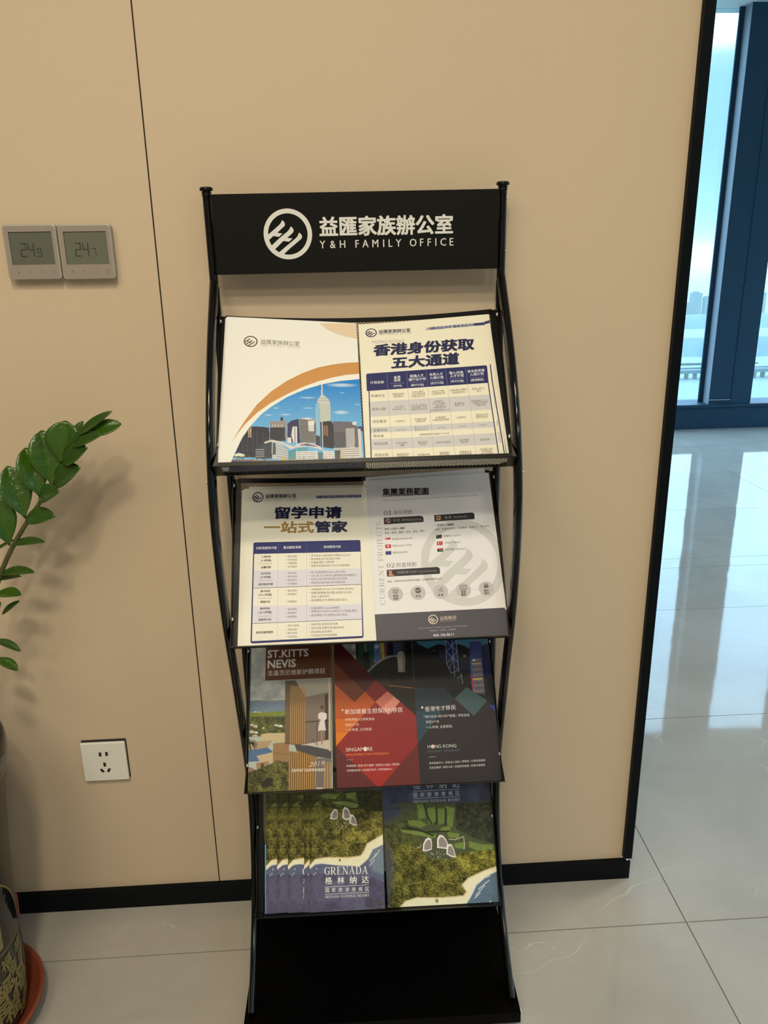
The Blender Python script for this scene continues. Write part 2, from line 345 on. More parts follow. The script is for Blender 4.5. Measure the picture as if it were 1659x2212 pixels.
for s in (-1, 1):
    b = MB(); b.sweep([(s * .2305, y, z) for z, y in bow], .0068, .0135, 20, side=(1, 0, 0)); bo = b.build('side_tube', M_gloss, rack)
    MB().cyl((s * .2318, -.002, 1.215), (s * .2318, -.002, 1.2585), .0078, 22).build('sleeve', M_black, bo)
    for z, y in ((.985, -.187), (.925, -.02), (.33, -.078)): MB().dome((s * .2368, y, z), (s, 0, 0), .0026, .0016).build('screw', M_chrome, bo)
# header sign
hd = MB(); hd.box(-.2238, .2238, -.0115, -.0095, 1.2772, 1.3962); hd.box(-.2238, .2238, -.0095, -.003, 1.3942, 1.3962); hd.box(-.2238, .2238, -.0095, -.003, 1.2772, 1.2792)
head = hd.build('header_sign', M_panel, rack)
EMB = [[(250, 842), (400, 725), (560, 592), (615, 535), (640, 490), (650, 455), (680, 470), (708, 500), (728, 545), (728, 590), (706, 625), (660, 660), (505, 797), (650, 820), (545, 908), (395, 882), (268, 990), (225, 960), (225, 860)],
       [(335, 1142), (560, 942), (780, 772), (832, 720), (862, 672), (875, 632), (910, 648), (940, 680), (958, 722), (955, 765), (930, 805), (890, 840), (770, 942), (915, 960), (815, 1048), (660, 1026), (420, 1247), (370, 1245), (315, 1180)],
       [(528, 1337), (700, 1197), (1000, 962), (1050, 910), (1085, 850), (1098, 805), (1130, 822), (1160, 855), (1180, 905), (1176, 945), (1150, 985), (1100, 1022), (800, 1262), (658, 1392), (590, 1400), (520, 1370)]]
EMB = [[((x - 795) / 665, (y - 840) / 700) for x, y in q] for q in EMB]
def emblem_polys(n=56):
    """unit emblem, y down: ring as quads plus three brush strokes"""
    P = []
    for k in range(n):
        a, b = 2 * math.pi * k / n, 2 * math.pi * (k + 1) / n
        P.append([(math.cos(a), math.sin(a)), (math.cos(b), math.sin(b)), (.815 * math.cos(b), .815 * math.sin(b)), (.815 * math.cos(a), .815 * math.sin(a))])
    return P + EMB
def tess(poly):
    t = tessellate_polygon([[Vector((x, y, 0)) for x, y in poly]]); return [tuple(i) for i in t]
# ---- lettering
_gc = {}
def glyphs(txt):
    if txt in _gc: return _gc[txt]
    c = bpy.data.curves.new('t', 'FONT'); c.body = txt; c.size = 1; c.resolution_u = 2; c.fill_mode = 'FRONT'
    o = bpy.data.objects.new('t', c); COL.objects.link(o)
    me = bpy.data.meshes.new_from_object(o.evaluated_get(bpy.context.evaluated_depsgraph_get()))
    v = np.array([x.co[:2] for x in me.vertices]).reshape(-1, 2); fs = [tuple(p.vertices) for p in me.polygons]
    bpy.data.objects.remove(o); bpy.data.curves.remove(c); bpy.data.meshes.remove(me)
    _gc[txt] = (v, fs); return v, fs
# serif capitals built from stems, hairlines, bows and slab serifs (unit height)
def serif(txt):
    V = []; F = []
    W, T = .155, .05
    def quad(*p): o = len(V); V.extend(p); F.append((o, o + 1, o + 2, o + 3))
    def st(x, y0=0, y1=1, w=W): quad((x, y0), (x + w, y0), (x + w, y1), (x, y1))
    def ha(x0, x1, y, t=T): quad((x0, y), (x1, y), (x1, y + t), (x0, y + t))
    def sf(x, y, e=.075, w=W): ha(x - e, x + w + e, y, T)
    def dg(x0, y0, x1, y1, w): quad((x0, y0), (x0 + w, y0), (x1 + w, y1), (x1, y1))
    def arc(cx, cy, rx, ry, a0, a1, tv=W, th=T, n=16):
        for k in range(n):
            q = []
            for a in (math.radians(a0 + (a1 - a0) * k / n), math.radians(a0 + (a1 - a0) * (k + 1) / n)):
                c_, s_ = math.cos(a), math.sin(a); q.append(((cx + rx * c_, cy + ry * s_), (cx + (rx - tv) * c_, cy + (ry - th) * s_)))
            quad(q[0][0], q[1][0], q[1][1], q[0][1])
    x = 0.
    for ch in txt:
        o = len(V); wd = .8
        if ch == ' ': x += .42; continue
        if ch in 'IJ': 
            wd = .38; sf(.1, .95)
            if ch == 'I': st(.1); sf(.1, 0)
            else: st(.1, -.02); arc(.02, 0, .235, .24, 270, 360); 
        elif ch in 'EL':
            wd = .72; st(.1); sf(.1, 0); ha(.1, .66, 0); quad((.61, 0), (.66, 0), (.68, .25), (.645, .25))
            if ch == 'E': ha(.02, .64, .95); quad((.6, 1), (.64, 1), (.64, .77), (.605, .77)); ha(.2, .5, .49); quad((.46, .4), (.5, .4), (.5, .62), (.46, .62))
            else: sf(.1, .95)
        elif ch == 'T': wd = .8; st(.32); sf(.32, 0); ha(.04, .76, .95); quad((.04, 1), (.08, 1), (.06, .75), (.03, .75)); quad((.72, 1), (.76, 1), (.77, .75), (.74, .75))
        elif ch == 'N': wd = .92; st(.14, 0, 1, .06); dg(.66, 0, .10, 1, W); st(.74, 0, 1, .06); ha(.04, .3, 0); ha(.02, .2, .95); ha(.62, .9, .95)
        elif ch == 'A': wd = .9; dg(.08, 0, .40, 1, .06); dg(.62, 0, .36, 1, W); ha(.18, .66, .32); ha(0, .26, 0); ha(.55, .88, 0)
        elif ch == 'D': wd = .86; st(.1); ha(.02, .42, 0); ha(.02, .42, .95); arc(.40, .5, .42, .5, -90, 90)
        elif ch in 'PR':
            wd = .74 if ch == 'P' else .84; st(.1); ha(.02, .42, .95); ha(.2, .42, .44); arc(.40, .72, .28, .28, -90, 90); sf(.1, 0)
            if ch == 'R': dg(.60, 0, .32, .46, W); ha(.56, .84, 0)
        elif ch in 'CGO0':
            wd = .86 if ch != '0' else .66; r_ = .4 if ch != '0' else .31
            if ch in 'O0': arc(.43 if ch != '0' else .33, .5, r_, .51, 0, 360, n=28)
            else:
                arc(.46, .5, .42, .51, 42, 318, n=24); quad((.76, .95), (.80, .95), (.80, .66), (.755, .70))
                if ch == 'G': st(.63, .05, .45); ha(.54, .86, .42)
                else: quad((.76, .05), (.80, .12), (.80, .26), (.755, .26))
        elif ch == 'S': wd = .66; arc(.33, .73, .25, .28, 30, 230, .12); arc(.33, .27, .27, .28, -150, 60, .12); dg(.20, .60, .06, .62, .02); quad((.12, .64), (.25, .52), (.52, .36), (.40, .50)); ha(.06, .1, .05, .22); ha(.52, .56, .74, .2)
        elif ch == 'U': wd = .86; st(.1, .3); sf(.1, .95); st(.70, .3, 1, .06); ha(.62, .86, .95); arc(.43, .32, .33, .34, 180, 360, .10)
        elif ch == '1': wd = .52; st(.18); sf(.18, 0); quad((.06, .80), (.18, .86), (.18, .99), (.06, .88))
        elif ch == '2': wd = .66; arc(.33, .71, .27, .29, -20, 180, .13); quad((.05, .05), (.22, .05), (.59, .62), (.44, .62)); ha(.05, .62, 0, .13)
        for i in range(o, len(V)): V[i] = (V[i][0] + x, V[i][1])
        x += wd + .07
    v = np.array(V); v[:, 1] -= .5; return v * .72, F
def text_geo(txt, sf, b, sh, sy):
    v, fs = serif(txt) if sf else glyphs(txt)
    v = v.copy()
    if not sf:
        cjk = any(ord(ch) > 0x2e80 for ch in txt); v[:, 1] -= .36 if cjk else .345
    x0, x1 = v[:, 0].min(), v[:, 0].max(); v[:, 0] -= x0; L_ = x1 - x0
    v /= L_; v[:, 1] *= sy; v[:, 0] += v[:, 1] * sh
    out = [v]; F = list(fs); em = 1 / L_
    if b:
        n = len(v); out = []; F = []
        for k, (dx, dy) in enumerate(((0, 0), (b / 2, 0), (-b / 2, 0), (b / 2, b / 2.5), (-b / 2, -b / 2.5), (b / 2, -b / 2.5), (-b / 2, b / 2.5), (0, b / 2.2), (0, -b / 2.2))):
            out.append(v + np.array([dx * em, dy * em * sy])); F += [tuple(i + k * n for i in f_) for f_ in fs]
    return np.concatenate(out), F, [k // len(v) for k in range(len(out) * len(v))]
# sign lettering and emblem
e = MB(); c0 = (-.1086, 1.336)
for i_, q in enumerate(emblem_polys()):
    e.add([(c0[0] + x * .0379, -.0118 - (.00003 * (i_ - 55) if i_ > 55 else 0), c0[1] - y * .0376) for x, y in q], tess(q))
e.build('emblem', M_white, head)
def sign_text(txt, xa, xb, z, sy=1, b=0, sp=None):
    m = MB()
    if sp:   # spread letters
        n = len(txt)
        for i, ch in enumerate(txt):
            if ch == ' ': continue
            v, fs = glyphs(ch); cx = (v[:, 0].min() + v[:, 0].max()) / 2; xx = xa + sp / 2 + (xb - xa - sp) * i / (n - 1)
            m.add([(xx + (x - cx) * sp, -.0118, z + (y - .345) * sp) for x, y in v], fs)
            if b: m.add([(xx + (x - cx) * sp + b, -.01182, z + (y - .345) * sp) for x, y in v], fs)
    else:
        v, fs, ly = text_geo(txt, 0, b, 0, sy); m.add([(xa + x * (xb - xa), -.0118 - l_ * .00002, z + y * (xb - xa)) for (x, y), l_ in zip(v, ly)], fs)
    return m
sign_text('益匯家族辦公室', -.0582, .1510, 1.3452, b=.055).build('lettering', M_white, head)
m = MB()
for ch, x in zip('Y&HFAMILYOFFICE', [82, 200, 312, 480, 576, 690, 786, 866, 958, 1127, 1227, 1315, 1391, 1477, 1573]):
    xx = -.0582 + (x - 60) / (1585 - 60) * .2092; v, fs = glyphs(ch); cx = (v[:, 0].min() + v[:, 0].max()) / 2
    for d in (0, .0003): m.add([(xx + (a - cx) * .0145 + d, -.0118 - d * .1, 1.3195 + (c_ - .345) * .0165) for a, c_ in v], fs)
m.build('lettering', M_white, head)

# trays
TRAY = {1: ((-.014, 1.215), 36, .2748, .0389, .011), 2: ((-.018, .9445), 35, .2890, .0204, .005), 3: ((-.0149, .629), 36, .2594, .0304, .0), 4: ((-.033, .365), 33, .2502, .0301, .0)}
def frame(k):
    (y, z), ph, *_ = TRAY[k]; a = math.radians(ph)
    return Matrix(((1, 0, 0, 0), (0, math.sin(a), -math.cos(a), y), (0, math.cos(a), math.sin(a), z), (0, 0, 0, 1)))   # local x, u (up the slope), n (outwards)
def strands(m, x0, x1, t0, t1, pitch, wd, fn):
    """woven diamond mesh of flat strands clipped to a rectangle"""
    for sgn in (1, -1):
        c = -(t1 - t0) - 1; off = 0
        X = x0 - (t1 - t0)
        while X < x1 + (t1 - t0):
            a = (X, t0) if sgn > 0 else (X, t1); dy = (t1 - t0); 
            xa, xb = X, X + dy; lo, hi = max(xa, x0), min(xb, x1)
            if hi - lo > .001:
                ta, tb = ((t0 + (lo - xa)), (t0 + (hi - xa))) if sgn > 0 else ((t1 - (lo - xa)), (t1 - (hi - xa)))
                h = wd * .7
                n_ = max(1, int((hi - lo) / .04)); P = []
                for k in range(n_ + 1):
                    f_ = k / n_; xx = lo + (hi - lo) * f_; tt = ta + (tb - ta) * f_; P.append((xx, tt))
                vs = []
                for xx, tt in P:
                    for dd, nn in ((-h, 0), (h, 0), (h, .0008), (-h, .0008)): vs.append(fn(xx, tt + dd, nn + (.0004 if sgn < 0 else 0)))
                fs = []
                for k in range(n_):
                    for j in range(4): fs.append((k * 4 + j, k * 4 + (j + 1) % 4, k * 4 + 4 + (j + 1) % 4, k * 4 + 4 + j))
                m.add(vs, fs)
            X += pitch
HWD = .2235
for k in TRAY:
    (y, z), ph, ell, d, sag = TRAY[k]; FM = frame(k)
    def sg(x, t): return sag * (1 - (x / HWD) ** 2) * max(0, 1 - t / .12)
    def bk(x, t, n): return FM @ Vector((x, -t - sg(x, t), n - .0012))
    def fl_(x, t, n): return FM @ Vector((x, -ell - n, t))
    r = MB(); nx = 24; xs = [-HWD + .008 + (2 * HWD - .016) * i / nx for i in range(nx + 1)]
    def strip(fn, ta, tb, th=.0014):
        vs = [fn(x, t, n) for x in xs for t, n in ((ta, 0), (tb, 0), (tb, th), (ta, th))]
        r.add(vs, [(i * 4 + j, i * 4 + (j + 1) % 4, i * 4 + 4 + (j + 1) % 4, i * 4 + 4 + j) for i in range(nx) for j in range(4)] + [(0, 1, 2, 3), (nx * 4, nx * 4 + 1, nx * 4 + 2, nx * 4 + 3)])
    strip(bk, 0, .0085); strip(bk, ell - .004, ell + .0012); strip(fl_, d - .0045, d, .0016)
    if k == 1: strip(lambda x, t, n: fl_(x, d - .0016 + n * .9, t - .0045), 0, .0062, .0016)
    for s in (-1, 1):     # solid margins at both ends of the back and floor
        x0, x1 = sorted((s * HWD, s * (HWD - .012)))
        r.add([bk(x, t, n) for x in (x0, x1) for t in (.002, ell) for n in (0, .0014)], [(0, 1, 3, 2), (4, 6, 7, 5), (0, 4, 5, 1), (2, 3, 7, 6), (0, 2, 6, 4), (1, 5, 7, 3)])
        r.add([fl_(x, t, n) for x in (x0, x1) for t in (0, d) for n in (0, .0014)], [(0, 1, 3, 2), (4, 6, 7, 5), (0, 4, 5, 1), (2, 3, 7, 6), (0, 2, 6, 4), (1, 5, 7, 3)])
    tray = r.build('tray', M_black, rack)
    m = MB(); strands(m, -HWD + .011, HWD - .011, .007, ell, .0056, .0005, bk); strands(m, -HWD + .011, HWD - .011, .0005, d - .003, .0056, .0005, fl_); m.build('mesh_panel', M_black, tray)
    for s in (-1, 1):
        q = MB(); poly = [(.004, -.001), (.0, .004), (-.010, .012), (-ell + .03, .013), (-ell - .001, d), (-ell - .002, -.001)]
        q.prism(poly, s * HWD, s * (HWD - .0013), lambda pp, t: FM @ Vector((t, pp[0], pp[1]))); q.build('side_plate', M_black, tray)
        for u_ in ((.016, ell - .045) if k != 4 else (.10,)):
            MB().dome(FM @ Vector((s * (HWD - .0013), -u_, .0075)), (-s, 0, 0), .0034, .0022).build('screw', M_chrome, tray)

# ================================================================== PRINTED MATTER
ART = {
'A': dict(tray=1, s=0.013, quad=[[-0.21048, 0.01087], [-0.0061, 0.02864], [-0.00172, 0.27424], [-0.21872, 0.27424]], wh=(211.1, 254.6), bg=(0.8448, 0.8452, 0.829), ras_clip=[(13.11, 255.99), (15.72, 244.7), (21.85, 226.62), (32.33, 202.15), (44.53, 182.8), (59.63, 164.51), (75.1, 151.62), (98.7, 135.51), (125.35, 122.69), (152.27, 113.31), (179.35, 107.23), (217.38, 102.19), (216.48, 263.71)],
 ras=[
  ('grad', (0.0191, 0.235, 0.7046), (0.169, 0.4706, 0.829), 111.25, 192.43),
  ('ell', (0.5494, 0.7085, 0.88), 183.12, 114.36, 26.9, 4.04, 1),
  ('ell', (0.5494, 0.7085, 0.88), 180.03, 161.95, 14.44, 3.94, 1),
  ('ell', (0.5494, 0.7085, 0.88), 81.7, 154.5, 6.56, 1.57, 1),
  ('ell', (0.5494, 0.7085, 0.88), 96.18, 165.36, 10.44, 1.82, 1),
  ('ell', (0.5494, 0.7085, 0.88), 70.09, 165.98, 7.82, 1.56, 1),
  ('ell', (0.5494, 0.7085, 0.88), 129.18, 136.78, 15.92, 1.86, 1),
  ('ell', (0.5494, 0.7085, 0.88), 183.29, 127.62, 4.67, 1.07, 1),
  ('ell', (0.5494, 0.7085, 0.88), 205.64, 148.41, 5.3, 1.06, 1),
  ('ell', (0.5494, 0.7085, 0.88), 130.29, 154.49, 10.52, 1.31, 1),
  ('poly', (0.0381, 0.041, 0.0625), [(18.35, 233.32), (23.11, 226.66), (33.41, 196.63), (40.19, 188.36), (44.6, 184.91), (61.38, 185.09), (71.74, 187.04), (73.76, 234.87)], 0, 0.15, 3),
  ('poly', (0.6574, 0.5113, 0.3199), [(40.65, 190.46), (41.63, 189.08), (42.81, 202.33), (41.28, 202.3)], 0, 0, 4),
  ('poly', (0.6574, 0.5113, 0.3199), [(43.14, 187.69), (44.76, 185.89), (45.37, 202.37), (43.84, 202.34)], 0, 0, 4),
  ('line', (0.0818, 0.0881, 0.1247), [(31.98, 192.44), (33.42, 225.55)], 0.77),
  ('line', (0.0818, 0.0881, 0.1247), [(39.69, 192.54), (41.0, 225.74)], 0.77),
  ('line', (0.0818, 0.0881, 0.1247), [(47.4, 192.64), (48.59, 225.93)], 0.77),
  ('line', (0.0818, 0.0881, 0.1247), [(53.83, 192.73), (54.91, 226.09)], 0.77),
  ('line', (0.0818, 0.0881, 0.1247), [(62.83, 192.85), (63.77, 226.31)], 0.77),
  ('poly', (0.3077, 0.2788, 0.2908), [(72.59, 175.98), (97.52, 175.59), (98.53, 208.93), (73.1, 208.44)], 0, 0, 4),
  ('poly', (0.0407, 0.0467, 0.0685), [(73.02, 186.77), (95.23, 186.45), (95.72, 208.88), (73.36, 208.45)], 0, 0, 4),
  ('poly', (0.0407, 0.0438, 0.0588), [(88.64, 169.64), (92.02, 169.66), (92.32, 175.69), (88.68, 175.67)], 0, 0, 4),
  ('line', (0.6776, 0.6592, 0.7046), [(76.82, 181.7), (77.0, 185.25)], 0.91),
  ('line', (0.6776, 0.6592, 0.7046), [(80.71, 181.74), (80.88, 185.29)], 0.9),
  ('line', (0.6776, 0.6592, 0.7046), [(85.24, 181.78), (85.4, 185.34)], 0.9),
  ('line', (0.6776, 0.6592, 0.7046), [(90.42, 181.83), (90.57, 185.4)], 0.9),
  ('poly', (0.0434, 0.0467, 0.1191), [(98.83, 180.76), (104.66, 175.5), (115.73, 172.54), (118.33, 212.45), (98.92, 212.05)], 0, 0, 4),
  ('poly', (0.1943, 0.1822, 0.1977), [(116.38, 172.83), (130.08, 171.17), (139.82, 173.57), (140.05, 212.9), (118.84, 212.46)], 0, 0, 4),
  ('poly', (0.7549, 0.7525, 0.753), [(130.01, 176.41), (139.14, 175.02), (138.96, 193.9), (130.45, 193.2)], 0, 0, 4),
  ('poly', (0.6776, 0.6942, 0.7863), [(117.04, 171.97), (130.08, 170.59), (139.82, 173.28), (130.04, 174.23)], 0, 0, 4),
  ('line', (0.1271, 0.1236, 0.1427), [(119.55, 185.0), (139.62, 185.22)], 0.51),
  ('line', (0.1271, 0.1236, 0.1427), [(119.53, 187.88), (139.57, 188.12)], 0.51),
  ('line', (0.1271, 0.1236, 0.1427), [(119.5, 190.75), (139.52, 191.01)], 0.52),
  ('line', (0.1271, 0.1236, 0.1427), [(119.48, 193.62), (139.47, 193.9)], 0.52),
  ('line', (0.1271, 0.1236, 0.1427), [(119.46, 196.49), (139.42, 196.79)], 0.52),
  ('line', (0.1271, 0.1236, 0.1427), [(119.44, 199.35), (139.37, 199.68)], 0.52),
  ('line', (0.1271, 0.1236, 0.1427), [(119.42, 202.21), (139.33, 202.55)], 0.52),
  ('line', (0.1271, 0.1236, 0.1427), [(119.4, 205.07), (139.28, 205.43)], 0.51),
  ('line', (0.1271, 0.1236, 0.1427), [(119.38, 207.92), (139.23, 208.3)], 0.51),
  ('poly', (0.6982, 0.7085, 0.753), [(106.6, 185.72), (113.07, 185.21), (113.22, 212.34), (107.85, 212.23), (104.66, 199.12)], 0, 0, 4),
  ('poly', (0.6982, 0.7085, 0.753), [(98.9, 203.57), (104.66, 203.1), (105.05, 212.17), (98.92, 212.05)], 0, 0, 4),
  ('line', (0.1403, 0.137, 0.1555), [(109.83, 187.05), (110.41, 212.0)], 1.17),
  ('poly', (0.0551, 0.0594, 0.0929), [(139.72, 179.4), (146.93, 176.54), (147.35, 218.5), (140.97, 218.35)], 0, 0, 4),
  ('poly', (0.2745, 0.5113, 0.7367), [(141.6, 147.09), (147.58, 144.85), (147.04, 202.69), (141.3, 199.71)], 0, 0, 4),
  ('poly', (0.5198, 0.5793, 0.5431), [(147.58, 144.85), (164.23, 145.53), (163.85, 176.67), (148.19, 178.31)], 0, 0, 4),
  ('line', (0.4108, 0.4706, 0.459), [(150.15, 148.55), (149.79, 176.56)], 0.39),
  ('line', (0.4108, 0.4706, 0.459), [(152.52, 148.55), (152.13, 176.58)], 0.4),
  ('line', (0.4108, 0.4706, 0.459), [(154.9, 148.54), (154.48, 176.6)], 0.39),
  ('line', (0.4108, 0.4706, 0.459), [(157.27, 148.53), (156.82, 176.62)], 0.4),
  ('line', (0.4108, 0.4706, 0.459), [(159.65, 148.53), (159.16, 176.64)], 0.4),
  ('line', (0.4108, 0.4706, 0.459), [(162.03, 148.52), (161.51, 176.66)], 0.39),
  ('poly', (0.0381, 0.0384, 0.0516), [(148.2, 178.01), (163.87, 176.23), (169.09, 184.07), (168.13, 223.31), (147.96, 219.95)], 0, 0, 4),
  ('poly', (0.2745, 0.1572, 0.1082), [(153.26, 183.91), (159.49, 183.97), (158.99, 202.9), (153.14, 199.9)], 0, 0, 4),
  ('line', (0.0407, 0.0384, 0.0482), [(156.51, 183.94), (156.03, 202.85)], 1.03),
  ('poly', (0.58, 0.6118, 0.6431), [(144.35, 141.44), (148.45, 135.15), (151.88, 130.34), (160.35, 137.32), (163.52, 142.54), (163.69, 145.83), (144.67, 145.3)], 0, 0, 4),
  ('poly', (0.6574, 0.6251, 0.5848), [(150.53, 131.4), (151.5, 111.81), (152.71, 111.79), (153.19, 131.37)], 0, 0, 4),
  ('line', (0.169, 0.1989, 0.2291), [(145.02, 140.84), (163.26, 142.24)], 0.66),
  ('line', (0.169, 0.1989, 0.2291), [(147.74, 137.4), (160.33, 138.07)], 0.53),
  ('line', (0.6574, 0.7085, 0.8032), [(151.09, 176.57), (150.89, 220.02)], 1.17),
  ('poly', (0.1458, 0.1398, 0.1758), [(167.49, 177.0), (191.82, 178.09), (203.46, 180.27), (204.26, 222.77), (168.43, 221.88)], 0, 0, 4),
  ('poly', (0.103, 0.0992, 0.1306), [(168.47, 195.78), (184.61, 196.02), (184.27, 221.54), (168.46, 221.16)], 0, 0, 4),
  ('poly', (0.4419, 0.4427, 0.4777), [(186.16, 189.42), (199.16, 188.85), (198.55, 221.9), (185.8, 221.58)], 0, 0, 4),
  ('poly', (0.7263, 0.7377, 0.8032), [(196.36, 178.72), (202.92, 177.88), (203.0, 184.44), (196.81, 183.18)], 0, 0, 4),
  ('poly', (0.0407, 0.0629, 0.1977), [(203.8, 186.68), (211.65, 185.73), (211.95, 194.96), (204.17, 192.62)], 0, 0, 4),
  ('poly', (0.6441, 0.6118, 0.6431), [(204.26, 190.69), (208.18, 190.0), (208.69, 238.9), (204.13, 238.76)], 0, 0, 4),
  ('line', (0.2745, 0.2747, 0.3101), [(186.72, 191.64), (199.16, 191.51)], 0.39),
  ('line', (0.2745, 0.2747, 0.3101), [(186.6, 194.58), (199.03, 194.47)], 0.39),
  ('line', (0.2745, 0.2747, 0.3101), [(186.49, 197.52), (198.89, 197.42)], 0.39),
  ('line', (0.2745, 0.2747, 0.3101), [(186.37, 200.45), (198.76, 200.37)], 0.39),
  ('line', (0.2745, 0.2747, 0.3101), [(186.26, 203.38), (198.63, 203.31)], 0.38),
  ('line', (0.2745, 0.2747, 0.3101), [(186.14, 206.3), (198.49, 206.24)], 0.39),
  ('line', (0.2745, 0.2747, 0.3101), [(186.03, 209.22), (198.36, 209.18)], 0.38),
  ('line', (0.2745, 0.2747, 0.3101), [(185.91, 212.14), (198.23, 212.1)], 0.39),
  ('line', (0.2745, 0.2747, 0.3101), [(185.8, 215.05), (198.1, 215.03)], 0.38),
  ('line', (0.2745, 0.2747, 0.3101), [(185.68, 217.95), (197.97, 217.95)], 0.39),
  ('poly', (0.0551, 0.0664, 0.0929), [(51.98, 220.5), (64.52, 213.16), (75.93, 209.9), (76.94, 237.03), (52.38, 235.63)], 0, 0, 4),
  ('line', (0.5198, 0.5355, 0.6135), [(52.66, 222.18), (64.7, 222.19)], 0.89),
  ('line', (0.5198, 0.5355, 0.6135), [(52.75, 225.62), (64.76, 225.65)], 0.89),
  ('line', (0.5198, 0.5355, 0.6135), [(52.84, 229.06), (64.83, 229.1)], 0.88),
  ('line', (0.5198, 0.5355, 0.6135), [(52.93, 232.5), (64.9, 232.55)], 0.88),
  ('poly', (0.5198, 0.5729, 0.6431), [(75.92, 209.34), (86.15, 211.22), (98.95, 221.61), (100.5, 238.42), (76.58, 237.71)], 0, 0, 4),
  ('poly', (0.092, 0.1185, 0.1427), [(77.23, 211.32), (81.69, 211.41), (82.54, 230.96), (77.49, 230.82)], 0, 0, 4),
  ('line', (0.1403, 0.1822, 0.221), [(83.65, 215.66), (98.95, 221.61)], 0.76),
  ('line', (0.1403, 0.1822, 0.221), [(83.7, 220.13), (98.96, 225.26)], 0.76),
  ('line', (0.1403, 0.1822, 0.221), [(83.74, 224.6), (98.97, 228.9)], 0.76),
  ('line', (0.1403, 0.1822, 0.221), [(83.79, 229.05), (98.98, 232.53)], 0.76),
  ('line', (0.1403, 0.1822, 0.221), [(83.83, 233.49), (98.99, 236.15)], 0.76),
  ('poly', (0.1147, 0.3179, 0.4056), [(100.22, 225.15), (111.65, 221.92), (112.22, 239.47), (100.51, 239.12)], 0, 0, 4),
  ('poly', (0.6982, 0.7085, 0.753), [(111.64, 226.14), (143.37, 226.25), (143.72, 241.15), (111.59, 240.15)], 0, 0, 4),
  ('line', (0.169, 0.1757, 0.183), [(112.64, 228.7), (140.79, 228.89)], 0.64),
  ('line', (0.169, 0.1757, 0.183), [(112.63, 231.79), (140.73, 232.01)], 0.63),
  ('line', (0.169, 0.1757, 0.183), [(112.62, 234.87), (140.68, 235.12)], 0.63),
  ('line', (0.169, 0.1757, 0.183), [(112.61, 237.95), (140.62, 238.23)], 0.63),
  ('poly', (0.1147, 0.365, 0.459), [(112.67, 220.53), (128.2, 220.19), (128.77, 225.88), (113.16, 226.18)], 0, 0, 4),
  ('poly', (0.0878, 0.2165, 0.2815), [(143.32, 229.1), (150.95, 228.59), (151.17, 241.1), (143.72, 241.15)], 0, 0, 4),
  ('poly', (0.6982, 0.7085, 0.753), [(151.0, 226.45), (167.77, 226.89), (168.09, 241.21), (150.92, 241.1)], 0, 0, 4),
  ('poly', (0.0759, 0.0903, 0.1029), [(168.29, 226.48), (176.44, 226.4), (176.23, 239.61), (168.39, 239.8)], 0, 0, 4),
  ('poly', (0.5677, 0.4878, 0.3831), [(166.12, 222.54), (181.02, 222.91), (180.77, 240.18), (176.22, 240.04), (176.49, 224.96), (166.05, 224.98)], 0, 0, 4),
  ('poly', (0.6845, 0.6661, 0.6735), [(181.05, 222.19), (204.68, 222.05), (204.41, 240.93), (180.77, 240.18)], 0, 0, 4),
  ('line', (0.169, 0.1572, 0.1555), [(181.85, 224.81), (204.31, 224.52)], 1.01),
  ('line', (0.169, 0.1572, 0.1555), [(181.71, 228.42), (204.13, 228.16)], 1.02),
  ('line', (0.169, 0.1572, 0.1555), [(181.58, 232.02), (203.96, 231.79)], 1.01),
  ('line', (0.169, 0.1572, 0.1555), [(181.44, 235.61), (203.78, 235.41)], 1.02),
  ('line', (0.2745, 0.2544, 0.2291), [(151.57, 229.32), (167.44, 229.47)], 0.5),
  ('line', (0.2745, 0.2544, 0.2291), [(151.49, 232.45), (167.34, 232.62)], 0.51),
  ('line', (0.2745, 0.2544, 0.2291), [(151.42, 235.58), (167.24, 235.76)], 0.51),
  ('poly', (0.6982, 0.6386, 0.6431), [(64.45, 209.95), (75.88, 206.4), (88.69, 209.59), (98.93, 214.3), (111.03, 219.08), (104.03, 222.86), (96.39, 216.64), (86.15, 211.22), (75.92, 208.78), (65.78, 212.77)], 0, 0, 4),
  ('poly', (0.6574, 0.6386, 0.6431), [(112.32, 214.16), (124.46, 212.0), (137.21, 214.27), (146.07, 218.47), (154.16, 226.96), (142.17, 222.38), (128.22, 218.35), (111.66, 220.23), (106.57, 221.8)], 0, 0, 4),
  ('poly', (0.135, 0.1185, 0.221), [(115.49, 216.64), (127.0, 213.48), (138.45, 216.87), (143.5, 219.56), (130.78, 217.55)], 0, 0, 4),
  ('poly', (0.7263, 0.7525, 0.6582), [(19.69, 229.29), (28.15, 226.51), (37.34, 229.48), (36.55, 232.46), (19.8, 232.0)], 0, 0, 4),
  ('trees', [(18.22, 230.33), (37.13, 230.84), (71.27, 236.18), (71.32, 239.21), (18.54, 237.65)], 60, 0.5, 1.3, (0.0407, 0.0467, 0.0205), (0.1846, 0.1989, 0.0551), 3),
  ('poly', (0.3386, 0.2094, 0.1555), [(15.98, 236.63), (48.66, 237.57), (91.45, 240.92), (217.66, 241.8), (216.4, 265.15), (14.42, 257.37)], 0, 0.2, 2),
  ('trees', [(73.76, 234.87), (207.75, 237.42), (207.5, 242.48), (73.84, 239.69)], 150, 0.3, 0.8, (0.0287, 0.0309, 0.0282), (0.58, 0.5603, 0.5568), 5),
  ('poly', (0.052, 0.0739, 0.1689), [(14.42, 257.37), (16.67, 238.0), (48.72, 239.62), (91.47, 243.97), (99.02, 246.7), (161.86, 247.12), (217.41, 246.43), (216.4, 265.15)], 0.4, 0.15, 2),
  ('poly', (0.7695, 0.4002, 0.0158), [(91.42, 236.07), (93.3, 234.04), (97.74, 239.73), (97.75, 244.59), (91.47, 243.69)], 0, 0, 4),
